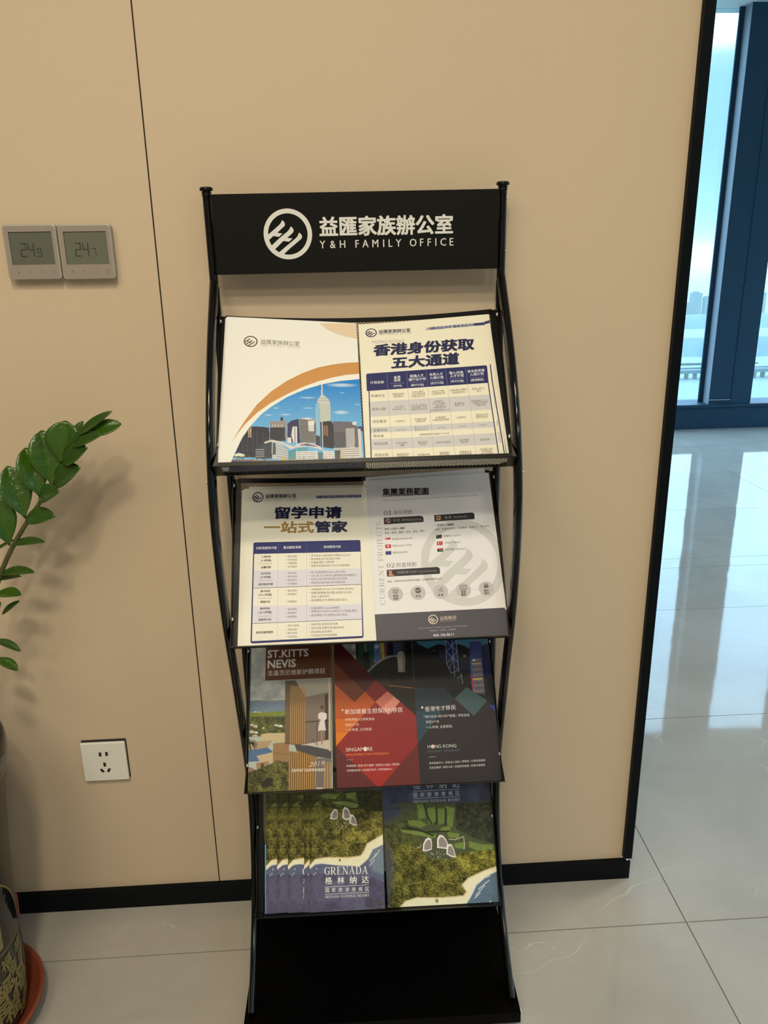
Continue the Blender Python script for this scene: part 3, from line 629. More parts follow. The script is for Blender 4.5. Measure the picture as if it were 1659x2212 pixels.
  ('poly', (0.7695, 0.4002, 0.0158), [(103.4, 239.21), (110.96, 239.02), (110.95, 244.59), (103.41, 244.35)], 0, 0, 4),
  ('detail', 0.1, 1.0),
 ],
 vec=[
  ('P', 1, (0.7549, 0.6118, 0.459), [(150.54, 3.8), (161.26, 13.32), (176.12, 21.13), (192.65, 26.44), (210.89, 29.41), (211.54, 0.35)]),
  ('M', 3, (0.1458, 0.1185, 0.0929), 39.59, 41.68, 11.24, 9.69),
  ('T', 3, (0.169, 0.137, 0.1108), '益匯家族辦公室', 55.62, 41.39, 118.21, 42.88, {}),
  ('T', 3, (0.3386, 0.2958, 0.2291), 'Y & H    F A M I L Y    O F F I C E', 55.77, 47.54, 118.66, 49.32, {}),
  ('P', 1, (0.5925, 0.2958, 0.0979), [(16.69, 210.09), (24.41, 194.1), (35.95, 173.39), (52.35, 148.85), (73.98, 126.25), (97.74, 108.33), (121.91, 94.44), (146.36, 83.86), (170.93, 77.67), (190.65, 74.31), (213.64, 72.29), (212.55, 93.31), (189.75, 96.05), (170.2, 100.68), (145.86, 108.41), (121.7, 118.64), (97.81, 131.27), (74.26, 145.35), (52.7, 162.49), (36.18, 180.1), (24.5, 196.58)]),
 ]),
'B': dict(tray=1, s=0.006, quad=[[-0.00277, 0.02696], [0.20058, 0.01757], [0.20543, 0.27424], [0.00015, 0.27424]], wh=(204.4, 252.0), bg=(0.8294, 0.7981, 0.6735), ras_clip=None,
 ras=[
 ],
 vec=[
  ('M', 3, (0.0174, 0.0225, 0.0979), 19.82, 17.09, 9.12, 7.97),
  ('T', 3, (0.0174, 0.0225, 0.0979), '益匯家族辦公室', 32.32, 16.3, 83.07, 16.78, {'b': 0.03}),
  ('T', 3, (0.092, 0.0992, 0.1902), 'Y & H    F A M I L Y    O F F I C E', 32.05, 21.22, 83.56, 21.73, {}),
  ('T', 3, (0.3907, 0.3798, 0.4289), 'HONG KONG', 20.6, 34.03, 71.49, 35.35, {'sh': 0.25}),
  ('P', 1, (0.5082, 0.4936, 0.5033), [(107.98, 14.25), (112.18, 13.99), (111.82, 18.58), (107.63, 18.75)]),
  ('P', 1, (0.2745, 0.2705, 0.3613), [(112.18, 13.99), (116.39, 13.73), (116.01, 18.41), (111.82, 18.58)]),
  ('P', 1, (0.1196, 0.121, 0.2459), [(116.39, 13.73), (122.28, 13.37), (121.89, 18.18), (116.01, 18.41)]),
  ('P', 1, (0.0344, 0.0371, 0.1555), [(122.28, 13.41), (204.04, 11.06), (212.51, 10.73), (212.03, 15.17), (203.53, 15.87), (121.88, 18.27)]),
  ('T', 3, (0.6776, 0.6942, 0.7863), '与内地连通·与世界接轨', 122.09, 15.65, 186.88, 13.94, {}),
  ('T', 3, (0.0151, 0.0188, 0.0791), '香港身份获取', 22.73, 49.98, 182.54, 48.66, {'b': 0.08, 'sh': 0.12, 'sy': 0.8}),
  ('T', 3, (0.0151, 0.0188, 0.0791), '五大通道', 50.05, 74.46, 156.17, 72.75, {'b': 0.08, 'sh': 0.12, 'sy': 0.8}),
  ('P', 1, (0.0208, 0.0244, 0.1247), [(8.12, 92.38), (9.22, 90.8), (11.12, 90.26), (196.71, 86.97), (198.87, 87.42), (199.84, 89.41), (199.33, 117.38), (7.73, 121.01)]),
  ('L', 2, (0.0208, 0.0244, 0.1247), [(11.23, 119.91), (8.66, 243.9)], 1.58),
  ('L', 2, (0.0208, 0.0244, 0.1247), [(198.5, 115.59), (202.0, 243.43)], 1.59),
  ('P', 1, (0.6052, 0.6052, 0.6431), [(9.36, 140.24), (198.66, 137.14), (198.1, 162.44), (9.92, 166.03)]),
  ('P', 1, (0.6052, 0.6052, 0.6431), [(10.42, 184.15), (199.08, 182.45), (199.14, 192.35), (10.37, 193.51)]),
  ('P', 1, (0.6052, 0.6052, 0.6431), [(10.4, 204.08), (199.54, 201.77), (199.77, 220.29), (10.89, 221.84)]),
  ('L', 2, (0.2745, 0.2958, 0.5919), [(40.45, 92.23), (40.52, 120.61)], 0.36),
  ('L', 2, (0.3386, 0.3179, 0.2723), [(40.52, 120.61), (41.28, 240.56)], 0.36),
  ('L', 2, (0.2745, 0.2958, 0.5919), [(71.86, 91.7), (71.95, 120.14)], 0.36),
  ('L', 2, (0.3386, 0.3179, 0.2723), [(71.95, 120.14), (72.71, 240.22)], 0.36),
  ('L', 2, (0.2745, 0.2958, 0.5919), [(102.76, 91.31), (103.37, 119.02)], 0.36),
  ('L', 2, (0.3386, 0.3179, 0.2723), [(103.37, 119.02), (103.52, 239.86)], 0.36),
  ('L', 2, (0.2745, 0.2958, 0.5919), [(133.58, 91.06), (134.52, 118.85)], 0.36),
  ('L', 2, (0.3386, 0.3179, 0.2723), [(134.52, 118.85), (135.78, 239.55)], 0.36),
  ('L', 2, (0.2745, 0.2958, 0.5919), [(165.12, 90.22), (166.23, 118.07)], 0.37),
  ('L', 2, (0.3386, 0.3179, 0.2723), [(166.23, 118.07), (167.7, 239.23)], 0.36),
  ('T', 3, (0.7842, 0.8136, 0.88), '计划名称', 13.92, 106.61, 35.26, 106.89, {'b': 0.02}),
  ('T', 3, (0.7842, 0.8136, 0.88), '香港', 51.14, 100.04, 61.61, 99.53, {'b': 0.02}),
  ('T', 3, (0.7842, 0.8136, 0.88), '进修', 50.83, 105.05, 61.41, 104.87, {'b': 0.02}),
  ('T', 3, (0.7842, 0.8136, 0.88), '(IANG)', 49.82, 114.37, 62.81, 114.47, {'b': 0.02}),
  ('T', 3, (0.7842, 0.8136, 0.88), '高端人才', 76.58, 99.13, 98.12, 98.63, {'b': 0.02}),
  ('T', 3, (0.7842, 0.8136, 0.88), '通行证计划', 73.98, 105.28, 100.88, 104.44, {'b': 0.02}),
  ('T', 3, (0.7842, 0.8136, 0.88), '(高才计划)', 76.94, 114.8, 97.46, 115.01, {'b': 0.02}),
  ('T', 3, (0.7842, 0.8136, 0.88), '优秀人才', 107.45, 98.38, 128.78, 97.71, {'b': 0.02}),
  ('T', 3, (0.7842, 0.8136, 0.88), '入境计划', 107.43, 104.18, 129.0, 103.67, {'b': 0.02}),
  ('T', 3, (0.7842, 0.8136, 0.88), '(优才计划)', 108.16, 113.37, 128.49, 113.09, {'b': 0.02}),
  ('T', 3, (0.7842, 0.8136, 0.88), '输入内地', 139.03, 97.19, 160.96, 97.04, {'b': 0.02}),
  ('T', 3, (0.7842, 0.8136, 0.88), '人才计划', 139.57, 102.68, 161.04, 102.33, {'b': 0.02}),
  ('T', 3, (0.7842, 0.8136, 0.88), '(专才计划)', 139.76, 111.97, 160.57, 111.88, {'b': 0.02}),
  ('T', 3, (0.7842, 0.8136, 0.88), '资本投资者', 167.9, 96.33, 195.11, 95.21, {'b': 0.02}),
  ('T', 3, (0.7842, 0.8136, 0.88), '入境计划', 171.01, 101.95, 192.73, 101.13, {'b': 0.02}),
  ('T', 3, (0.7842, 0.8136, 0.88), '(投资移民)', 171.52, 111.54, 192.39, 111.29, {'b': 0.02}),
  ('L', 3, (0.3164, 0.341, 0.6282), [(45.17, 110.23), (67.42, 110.23)], 0.43),
  ('L', 3, (0.3164, 0.341, 0.6282), [(76.09, 110.41), (99.0, 109.96)], 0.43),
  ('L', 3, (0.3164, 0.341, 0.6282), [(107.49, 109.0), (129.58, 108.83)], 0.43),
  ('L', 3, (0.3164, 0.341, 0.6282), [(139.13, 107.62), (161.43, 107.46)], 0.44),
  ('L', 3, (0.3164, 0.341, 0.6282), [(170.49, 107.19), (193.18, 106.57)], 0.44),
  ('T', 3, (0.0818, 0.0739, 0.0665), '申请方式', 14.16, 130.07, 35.35, 130.44, {}),
  ('T', 3, (0.0818, 0.0739, 0.0665), '适合人群', 14.13, 153.09, 35.32, 153.39, {}),
  ('T', 3, (0.0818, 0.0739, 0.0665), '续签要求', 14.16, 174.44, 35.23, 174.67, {}),
  ('T', 3, (0.0818, 0.0739, 0.0665), '逗留时间', 13.97, 189.16, 35.36, 189.51, {}),
  ('T', 3, (0.0818, 0.0739, 0.0665), '转永居', 14.16, 198.97, 29.6, 199.19, {}),
  ('T', 3, (0.0818, 0.0739, 0.0665), '项目优势', 13.91, 211.96, 35.16, 212.24, {}),
  ('T', 3, (0.0818, 0.0739, 0.0665), '项目劣势', 13.91, 230.85, 35.46, 230.93, {}),
  ('T', 3, (0.163, 0.1398, 0.1191), '获香港本地', 47.21, 128.85, 65.61, 128.75, {}),
  ('T', 3, (0.163, 0.1398, 0.1191), '院校录取', 48.69, 132.93, 63.76, 132.8, {}),
  ('T', 3, (0.163, 0.1398, 0.1191), '年收入超过', 78.24, 127.21, 96.32, 126.29, {}),
  ('T', 3, (0.163, 0.1398, 0.1191), '250万港元或', 76.99, 130.65, 98.03, 130.36, {}),
  ('T', 3, (0.163, 0.1398, 0.1191), '百强本科毕业', 77.01, 134.47, 97.87, 134.32, {}),
  ('T', 3, (0.163, 0.1398, 0.1191), '综合计分制', 109.18, 127.79, 128.02, 127.07, {}),
  ('T', 3, (0.163, 0.1398, 0.1191), '12项满足6项', 108.3, 131.71, 129.12, 131.09, {}),
  ('T', 3, (0.163, 0.1398, 0.1191), '获香港企业聘用', 137.83, 127.29, 163.53, 126.47, {}),
  ('T', 3, (0.163, 0.1398, 0.1191), '(自雇或伙拍)', 139.92, 131.36, 160.96, 130.59, {}),
  ('T', 3, (0.163, 0.1398, 0.1191), '投资 3000万', 172.23, 126.47, 192.14, 126.13, {}),
  ('T', 3, (0.163, 0.1398, 0.1191), '港元', 178.8, 130.29, 185.93, 130.04, {}),
  ('T', 3, (0.163, 0.1398, 0.1191), '大专学历', 49.41, 151.42, 63.55, 151.2, {}),
  ('T', 3, (0.163, 0.1398, 0.1191), '本科学历人士', 45.6, 155.34, 67.0, 155.17, {}),
  ('T', 3, (0.163, 0.1398, 0.1191), '企业主, 合伙人,', 74.8, 149.73, 99.59, 149.27, {}),
  ('T', 3, (0.163, 0.1398, 0.1191), '企业高管, 百强', 75.7, 153.25, 99.19, 152.71, {}),
  ('T', 3, (0.163, 0.1398, 0.1191), '院校本科毕业生', 74.73, 156.82, 100.02, 156.68, {}),
  ('T', 3, (0.163, 0.1398, 0.1191), '名校硕士,', 111.42, 144.84, 126.23, 144.67, {}),
  ('T', 3, (0.163, 0.1398, 0.1191), '专业工作经验,', 108.25, 148.61, 129.08, 148.27, {}),
  ('T', 3, (0.163, 0.1398, 0.1191), '海外留学', 112.25, 152.27, 125.9, 151.87, {}),
  ('T', 3, (0.163, 0.1398, 0.1191), '互联网经历等', 109.28, 155.42, 128.79, 154.99, {}),
  ('T', 3, (0.163, 0.1398, 0.1191), '综合素质较强的人士', 104.06, 159.86, 133.84, 159.46, {}),
  ('T', 3, (0.163, 0.1398, 0.1191), '赴港创业,', 142.58, 149.9, 158.85, 149.63, {}),
  ('T', 3, (0.163, 0.1398, 0.1191), '就业人士', 142.72, 153.19, 157.38, 152.99, {}),
  ('T', 3, (0.163, 0.1398, 0.1191), '高净值资产人士,', 168.72, 147.32, 196.19, 146.69, {}),
  ('T', 3, (0.163, 0.1398, 0.1191), '持海外身份的', 171.27, 150.72, 193.96, 150.0, {}),
  ('T', 3, (0.163, 0.1398, 0.1191), '中国公民', 175.22, 154.35, 190.38, 153.86, {}),
  ('T', 3, (0.163, 0.1398, 0.1191), '在港就业', 49.47, 175.66, 63.52, 175.39, {}),
  ('T', 3, (0.163, 0.1398, 0.1191), '在港就业或', 78.54, 173.61, 97.03, 173.4, {}),
  ('T', 3, (0.163, 0.1398, 0.1191), '开展业务', 80.25, 177.43, 95.34, 176.9, {}),
  ('T', 3, (0.163, 0.1398, 0.1191), '在港定居', 111.34, 172.37, 126.33, 172.0, {}),
  ('T', 3, (0.163, 0.1398, 0.1191), '对香港有所贡献', 106.04, 176.31, 131.67, 176.12, {}),
  ('T', 3, (0.163, 0.1398, 0.1191), '在港就业', 143.7, 173.9, 158.29, 173.51, {}),
  ('T', 3, (0.163, 0.1398, 0.1191), '维持该计划', 173.55, 170.99, 192.2, 170.63, {}),
  ('T', 3, (0.163, 0.1398, 0.1191), '规定的投资', 173.61, 174.69, 191.81, 174.3, {}),
  ('T', 3, (0.163, 0.1398, 0.1191), '1+2+2+3', 48.84, 190.28, 64.24, 190.04, {}),
  ('T', 3, (0.163, 0.1398, 0.1191), '高才A: 2+3+3', 77.25, 187.85, 98.77, 187.59, {}),
  ('T', 3, (0.163, 0.1398, 0.1191), 'B/C:2+3+3', 78.39, 191.61, 97.36, 191.22, {}),
  ('T', 3, (0.163, 0.1398, 0.1191), '3+3+2', 113.94, 189.19, 124.44, 189.05, {}),
  ('T', 3, (0.163, 0.1398, 0.1191), '3+3+2', 145.75, 188.78, 156.58, 188.49, {}),
  ('T', 3, (0.163, 0.1398, 0.1191), '2+3+3', 177.55, 187.9, 188.54, 187.62, {}),
  ('T', 3, (0.163, 0.1398, 0.1191), '连续通常居于香港不少于7年', 84.45, 199.58, 130.06, 199.41, {}),
  ('T', 3, (0.163, 0.1398, 0.1191), '学历及身份', 47.49, 212.14, 65.72, 211.98, {}),
  ('T', 3, (0.163, 0.1398, 0.1191), '双赢', 52.83, 216.2, 60.13, 215.88, {}),
  ('T', 3, (0.163, 0.1398, 0.1191), '通过率高', 80.72, 212.15, 95.48, 212.0, {}),
  ('T', 3, (0.163, 0.1398, 0.1191), '审批快', 82.86, 215.6, 93.54, 215.27, {}),
  ('T', 3, (0.163, 0.1398, 0.1191), '续签灵活度高', 108.27, 213.74, 130.81, 213.45, {}),
  ('T', 3, (0.163, 0.1398, 0.1191), '成功率高', 144.11, 211.27, 158.95, 210.97, {}),
  ('T', 3, (0.163, 0.1398, 0.1191), '审批快', 146.16, 214.99, 157.2, 214.53, {}),
  ('T', 3, (0.163, 0.1398, 0.1191), '续签容易', 176.07, 212.12, 190.68, 211.66, {}),
  ('T', 3, (0.163, 0.1398, 0.1191), '需安排时间', 47.7, 231.1, 66.12, 230.75, {}),
  ('T', 3, (0.163, 0.1398, 0.1191), '赴港就读', 49.44, 234.51, 64.21, 234.31, {}),
  ('T', 3, (0.163, 0.1398, 0.1191), '续签要求高', 79.23, 232.77, 97.4, 232.55, {}),
  ('T', 3, (0.163, 0.1398, 0.1191), '竞争激烈', 112.49, 230.87, 127.35, 230.53, {}),
  ('T', 3, (0.163, 0.1398, 0.1191), '择优录取', 112.21, 234.17, 127.34, 233.84, {}),
  ('T', 3, (0.163, 0.1398, 0.1191), '对聘用企业', 142.76, 230.52, 161.03, 230.17, {}),
  ('T', 3, (0.163, 0.1398, 0.1191), '审核要求高', 142.71, 234.12, 161.25, 233.62, {}),
  ('T', 3, (0.163, 0.1398, 0.1191), '成本投入高', 174.5, 227.54, 193.26, 227.06, {}),
  ('T', 3, (0.163, 0.1398, 0.1191), '投资有别', 176.67, 231.06, 191.89, 230.59, {}),
  ('T', 3, (0.163, 0.1398, 0.1191), '有一定限制', 174.89, 234.72, 193.47, 234.22, {}),
 ]),
'C': dict(tray=2, s=0.006, quad=[[-0.20127, 0.02301], [0.00205, 0.02605], [0.00887, 0.28839], [-0.20599, 0.28839]], wh=(209.1, 263.9), bg=(0.855, 0.8384, 0.7618), ras_clip=None,
 ras=[
 ],
 vec=[
  ('M', 3, (0.006, 0.0098, 0.0665), 20.45, 14.58, 9.44, 8.98),
  ('T', 3, (0.006, 0.0098, 0.0665), '益匯家族辦公室', 33.92, 13.3, 86.64, 13.54, {'b': 0.03}),
  ('T', 3, (0.0802, 0.0903, 0.1759), 'Y & H    F A M I L Y    O F F I C E', 33.49, 19.35, 87.08, 19.81, {}),
  ('P', 1, (0.305, 0.3263, 0.4851), [(120.49, 14.25), (123.88, 13.97), (123.75, 18.68), (120.37, 18.61)]),
  ('P', 1, (0.0802, 0.0972, 0.2366), [(123.88, 13.97), (127.28, 13.87), (127.13, 18.76), (123.75, 18.68)]),
  ('P', 1, (0.013, 0.0248, 0.1579), [(127.28, 13.87), (199.11, 13.63), (199.15, 18.55), (127.13, 18.76)]),
  ('T', 3, (0.6795, 0.6896, 0.7971), '一站式留学规划,全流程专业护航', 124.67, 16.26, 197.59, 16.23, {}),
  ('T', 3, (0.006, 0.0098, 0.0665), '留学申请', 50.42, 43.32, 163.2, 44.76, {'b': 0.08, 'sh': 0.06, 'sy': 0.74}),
  ('T', 3, (0.3419, 0.2232, 0.0527), '一站式', 32.39, 68.08, 115.73, 69.69, {'b': 0.06, 'sh': 0.06, 'sy': 0.74}),
  ('T', 3, (0.006, 0.0098, 0.0665), '管家', 118.23, 69.25, 172.0, 70.29, {'b': 0.08, 'sh': 0.06, 'sy': 0.74}),
  ('P', 1, (0.0044, 0.0139, 0.1477), [(14.32, 96.42), (14.66, 94.16), (17.12, 93.16), (190.48, 93.63), (192.79, 94.51), (193.32, 96.7), (189.35, 254.66), (188.62, 256.78), (186.36, 257.69), (16.48, 259.28), (14.04, 258.68), (12.91, 256.4)]),
  ('P', 2, (0.855, 0.8384, 0.7618), [(15.93, 112.81), (192.45, 113.97), (187.41, 254.33), (15.07, 255.75)]),
  ('P', 3, (0.7305, 0.7195, 0.8517), [(15.83, 140.7), (191.34, 142.29), (190.32, 169.21), (15.86, 169.02)]),
  ('P', 3, (0.7305, 0.7195, 0.8517), [(15.45, 199.38), (189.21, 202.27), (188.2, 226.92), (15.48, 226.57)]),
  ('L', 4, (0.0212, 0.0248, 0.1254), [(15.88, 169.93), (190.3, 169.6)], 0.76),
  ('L', 4, (0.0212, 0.0248, 0.1254), [(15.38, 227.57), (188.31, 227.18)], 0.74),
  ('L', 4, (0.1022, 0.1364, 0.4209), [(56.24, 95.84), (55.62, 112.24)], 0.33),
  ('L', 4, (0.1022, 0.1364, 0.4209), [(102.86, 94.85), (102.66, 112.68)], 0.33),
  ('L', 4, (0.4287, 0.4026, 0.3619), [(55.62, 113.17), (54.66, 255.39)], 0.32),
  ('L', 4, (0.4287, 0.4026, 0.3619), [(102.64, 113.61), (100.5, 251.9)], 0.33),
  ('T', 4, (0.7758, 0.7976, 0.88), '分阶段服务内容', 18.99, 103.08, 53.26, 103.25, {'b': 0.02}),
  ('T', 4, (0.7758, 0.7976, 0.88), '重点服务领域', 64.31, 103.29, 93.71, 103.46, {'b': 0.02}),
  ('T', 4, (0.7758, 0.7976, 0.88), '具体服务内容', 131.36, 104.13, 160.06, 104.41, {'b': 0.02}),
  ('T', 4, (0.0482, 0.0367, 0.0362), '小学阶段', 27.89, 118.19, 43.63, 118.13, {'b': 0.04}),
  ('T', 4, (0.0482, 0.0367, 0.0362), '(1-6年级)', 27.33, 124.25, 44.31, 124.23, {'b': 0.04}),
  ('T', 4, (0.0482, 0.0367, 0.0362), '启蒙时期', 27.88, 135.84, 43.49, 135.8, {'b': 0.04}),
  ('T', 4, (0.0482, 0.0367, 0.0362), '初中阶段', 27.9, 146.31, 43.31, 146.28, {'b': 0.04}),
  ('T', 4, (0.0482, 0.0367, 0.0362), '(7-9年级)', 27.09, 152.28, 43.99, 152.31, {'b': 0.04}),
  ('T', 4, (0.0482, 0.0367, 0.0362), '进阶规划时期', 23.6, 164.11, 47.11, 164.12, {'b': 0.04}),
  ('T', 4, (0.0482, 0.0367, 0.0362), '高中阶段', 27.55, 175.61, 42.9, 175.62, {'b': 0.04}),
  ('T', 4, (0.0482, 0.0367, 0.0362), '(10-12年级)', 24.12, 181.41, 45.7, 181.52, {'b': 0.04}),
  ('T', 4, (0.0482, 0.0367, 0.0362), '美国方向', 27.3, 193.05, 42.77, 193.09, {'b': 0.04}),
  ('T', 4, (0.0482, 0.0367, 0.0362), '高中阶段', 27.2, 204.01, 42.61, 204.06, {'b': 0.04}),
  ('T', 4, (0.0482, 0.0367, 0.0362), '(10-12年级)', 24.19, 209.99, 45.5, 210.15, {'b': 0.04}),
  ('T', 4, (0.0482, 0.0367, 0.0362), '英联邦方向', 25.0, 221.9, 44.47, 222.01, {'b': 0.04}),
  ('T', 4, (0.0482, 0.0367, 0.0362), '全阶段通用服务', 21.03, 242.31, 48.15, 242.39, {'b': 0.04}),
  ('L', 4, (0.2232, 0.1834, 0.1411), [(22.92, 129.65), (45.38, 129.8)], 0.51),
  ('L', 4, (0.2232, 0.1834, 0.1411), [(23.37, 157.62), (45.55, 157.83)], 0.51),
  ('L', 4, (0.2232, 0.1834, 0.1411), [(23.84, 187.04), (45.74, 187.3)], 0.5),
  ('L', 4, (0.2232, 0.1834, 0.1411), [(24.29, 216.32), (45.91, 216.63)], 0.5),
  ('T', 4, (0.1144, 0.0949, 0.0845), '语言启蒙', 71.26, 118.55, 86.64, 118.6, {}),
  ('E', 4, (0.1144, 0.0949, 0.0845), 68.93, 118.34, 0.52, 0.54),
  ('T', 4, (0.1144, 0.0949, 0.0845), '学术基础', 71.23, 124.38, 86.57, 124.45, {}),
  ('E', 4, (0.1144, 0.0949, 0.0845), 68.91, 124.18, 0.51, 0.53),
  ('T', 4, (0.1144, 0.0949, 0.0845), '兴趣探索', 71.2, 130.2, 86.5, 130.27, {}),
  ('E', 4, (0.1144, 0.0949, 0.0845), 68.89, 130.0, 0.51, 0.52),
  ('T', 4, (0.1144, 0.0949, 0.0845), '升学路径', 71.17, 136.27, 86.43, 136.35, {}),
  ('E', 4, (0.1144, 0.0949, 0.0845), 68.86, 136.06, 0.52, 0.53),
  ('T', 4, (0.1144, 0.0949, 0.0845), '语言进阶', 71.12, 146.91, 86.31, 147.0, {}),
  ('E', 4, (0.1144, 0.0949, 0.0845), 68.82, 146.7, 0.51, 0.53),
  ('T', 4, (0.1144, 0.0949, 0.0845), '学术定向', 71.09, 152.8, 86.24, 152.9, {}),
  ('E', 4, (0.1144, 0.0949, 0.0845), 68.8, 152.59, 0.51, 0.52),
  ('T', 4, (0.1144, 0.0949, 0.0845), '背景起步', 71.06, 158.67, 86.17, 158.78, {}),
  ('E', 4, (0.1144, 0.0949, 0.0845), 68.77, 158.47, 0.51, 0.52),
  ('T', 4, (0.1144, 0.0949, 0.0845), '升学路径', 71.03, 164.66, 86.1, 164.77, {}),
  ('E', 4, (0.1144, 0.0949, 0.0845), 68.75, 164.45, 0.51, 0.52),
  ('T', 4, (0.1144, 0.0949, 0.0845), '语言规划', 70.97, 176.07, 85.97, 176.2, {}),
  ('E', 4, (0.1144, 0.0949, 0.0845), 68.71, 175.86, 0.5, 0.52),
  ('T', 4, (0.1144, 0.0949, 0.0845), '背景提升', 70.94, 182.01, 85.9, 182.15, {}),
  ('E', 4, (0.1144, 0.0949, 0.0845), 68.68, 181.8, 0.51, 0.52),
  ('T', 4, (0.1144, 0.0949, 0.0845), '申请服务', 70.89, 194.1, 85.77, 194.25, {}),
  ('E', 4, (0.1144, 0.0949, 0.0845), 68.64, 193.89, 0.5, 0.51),
  ('T', 4, (0.1144, 0.0949, 0.0845), '语言规划', 70.82, 206.63, 85.62, 206.8, {}),
  ('E', 4, (0.1144, 0.0949, 0.0845), 68.59, 206.42, 0.5, 0.51),
  ('T', 4, (0.1144, 0.0949, 0.0845), '背景提升', 70.8, 212.62, 85.56, 212.79, {}),
  ('E', 4, (0.1144, 0.0949, 0.0845), 68.56, 212.41, 0.5, 0.5),
  ('T', 4, (0.1144, 0.0949, 0.0845), '申请服务', 70.77, 218.71, 85.49, 218.89, {}),
  ('E', 4, (0.1144, 0.0949, 0.0845), 68.54, 218.5, 0.5, 0.51),
  ('T', 4, (0.1144, 0.0949, 0.0845), '资源对接', 70.67, 239.53, 85.25, 239.73, {}),
  ('E', 4, (0.1144, 0.0949, 0.0845), 68.46, 239.32, 0.49, 0.5),
  ('T', 4, (0.1144, 0.0949, 0.0845), '家长协同', 70.64, 245.17, 85.19, 245.38, {}),
  ('E', 4, (0.1144, 0.0949, 0.0845), 68.44, 244.96, 0.49, 0.5),
  ('T', 4, (0.1144, 0.0949, 0.0845), '行前链接', 70.61, 251.05, 85.13, 251.27, {}),
  ('E', 4, (0.1144, 0.0949, 0.0845), 68.42, 250.84, 0.49, 0.5),
  ('T', 4, (0.1144, 0.0949, 0.0845), '测评与路径', 70.57, 233.24, 89.01, 233.46, {}),
  ('T', 4, (0.1144, 0.0949, 0.0845), '英文绘本,分级读物(牛津树/RAZ),KET', 110.19, 118.5, 176.3, 119.14, {}),
  ('E', 4, (0.1144, 0.0949, 0.0845), 107.73, 118.3, 0.52, 0.53),
  ('T', 4, (0.1144, 0.0949, 0.0845), '数学逻辑,语文读写能力训练', 110.06, 124.49, 157.89, 124.6, {}),
  ('E', 4, (0.1144, 0.0949, 0.0845), 107.61, 124.28, 0.51, 0.53),
  ('T', 4, (0.1144, 0.0949, 0.0845), '兴趣班,夏校,习惯培养', 109.93, 130.33, 148.1, 130.17, {}),
  ('E', 4, (0.1144, 0.0949, 0.0845), 107.49, 130.12, 0.51, 0.53),
  ('T', 4, (0.1144, 0.0949, 0.0845), '香港学校插班规划,为初中分流做准备', 109.81, 135.88, 173.23, 136.54, {}),
  ('E', 4, (0.1144, 0.0949, 0.0845), 107.37, 135.68, 0.51, 0.52),
  ('T', 4, (0.1144, 0.0949, 0.0845), 'PET/托福/雅思/UKiset,词汇目标', 109.57, 146.83, 165.39, 147.3, {}),
  ('E', 4, (0.1144, 0.0949, 0.0845), 107.14, 146.62, 0.51, 0.52),
  ('T', 4, (0.1144, 0.0949, 0.0845), 'GPA 前 20%,学科或兴趣竞赛,国际课程预习', 109.45, 152.47, 184.3, 153.6, {}),
  ('E', 4, (0.1144, 0.0949, 0.0845), 107.03, 152.26, 0.51, 0.53),
  ('T', 4, (0.1144, 0.0949, 0.0845), '社团/公益/科研活动,建立成长档案', 109.32, 158.24, 167.92, 158.86, {}),
  ('E', 4, (0.1144, 0.0949, 0.0845), 106.91, 158.02, 0.51, 0.53),
  ('T', 4, (0.1144, 0.0949, 0.0845), '香港学校插班规划,高中类型选择', 109.19, 164.24, 164.84, 164.8, {}),
  ('E', 4, (0.1144, 0.0949, 0.0845), 106.79, 164.03, 0.5, 0.52),
  ('T', 4, (0.1144, 0.0949, 0.0845), '托福/雅思,SAT/ACT/AP 时间线,词汇刷分', 108.96, 175.17, 178.51, 176.27, {}),
  ('E', 4, (0.1144, 0.0949, 0.0845), 106.56, 174.96, 0.51, 0.52),
  ('T', 4, (0.1144, 0.0949, 0.0845), '竞赛(物理碗/辩论赛),科研(CIS/SSP),', 108.83, 181.14, 175.17, 182.16, {}),
  ('E', 4, (0.1144, 0.0949, 0.0845), 106.44, 180.92, 0.5, 0.52),
  ('T', 4, (0.1144, 0.0949, 0.0845), '领导力,夏校体验', 108.69, 187.6, 137.62, 187.33, {}),
  ('T', 4, (0.1144, 0.0949, 0.0845), '选校策略,文书,推荐信,面试,签证', 108.57, 193.27, 166.28, 194.06, {}),
  ('E', 4, (0.1144, 0.0949, 0.0845), 106.19, 193.05, 0.5, 0.52),
  ('T', 4, (0.1144, 0.0949, 0.0845), '托福/雅思,A-Level/IB规划', 108.29, 206.36, 153.69, 206.76, {}),
  ('E', 4, (0.1144, 0.0949, 0.0845), 105.93, 206.14, 0.5, 0.51),
  ('T', 4, (0.1144, 0.0949, 0.0845), '竞赛(BPHO/BMO),科研实习,作品集,夏校', 108.18, 211.47, 181.12, 212.93, {}),
  ('E', 4, (0.1144, 0.0949, 0.0845), 105.83, 211.25, 0.49, 0.51),
  ('T', 4, (0.1144, 0.0949, 0.0845), '选校策略,文书,推荐信,面试,签证', 108.05, 217.84, 165.63, 218.76, {}),
  ('E', 4, (0.1144, 0.0949, 0.0845), 105.7, 217.62, 0.49, 0.51),
  ('T', 4, (0.1144, 0.0949, 0.0845), '学前评估,美/英动态切换', 107.74, 232.68, 149.66, 233.06, {}),
  ('E', 4, (0.1144, 0.0949, 0.0845), 105.4, 232.46, 0.49, 0.5),
  ('T', 4, (0.1144, 0.0949, 0.0845), '培训内推,竞赛/科研/夏校资源', 107.61, 238.61, 158.77, 239.38, {}),
  ('E', 4, (0.1144, 0.0949, 0.0845), 105.28, 238.39, 0.5, 0.5),
  ('T', 4, (0.1144, 0.0949, 0.0845), '家长课堂,成长报告', 107.48, 244.9, 140.11, 244.96, {}),
  ('E', 4, (0.1144, 0.0949, 0.0845), 105.16, 244.68, 0.49, 0.5),
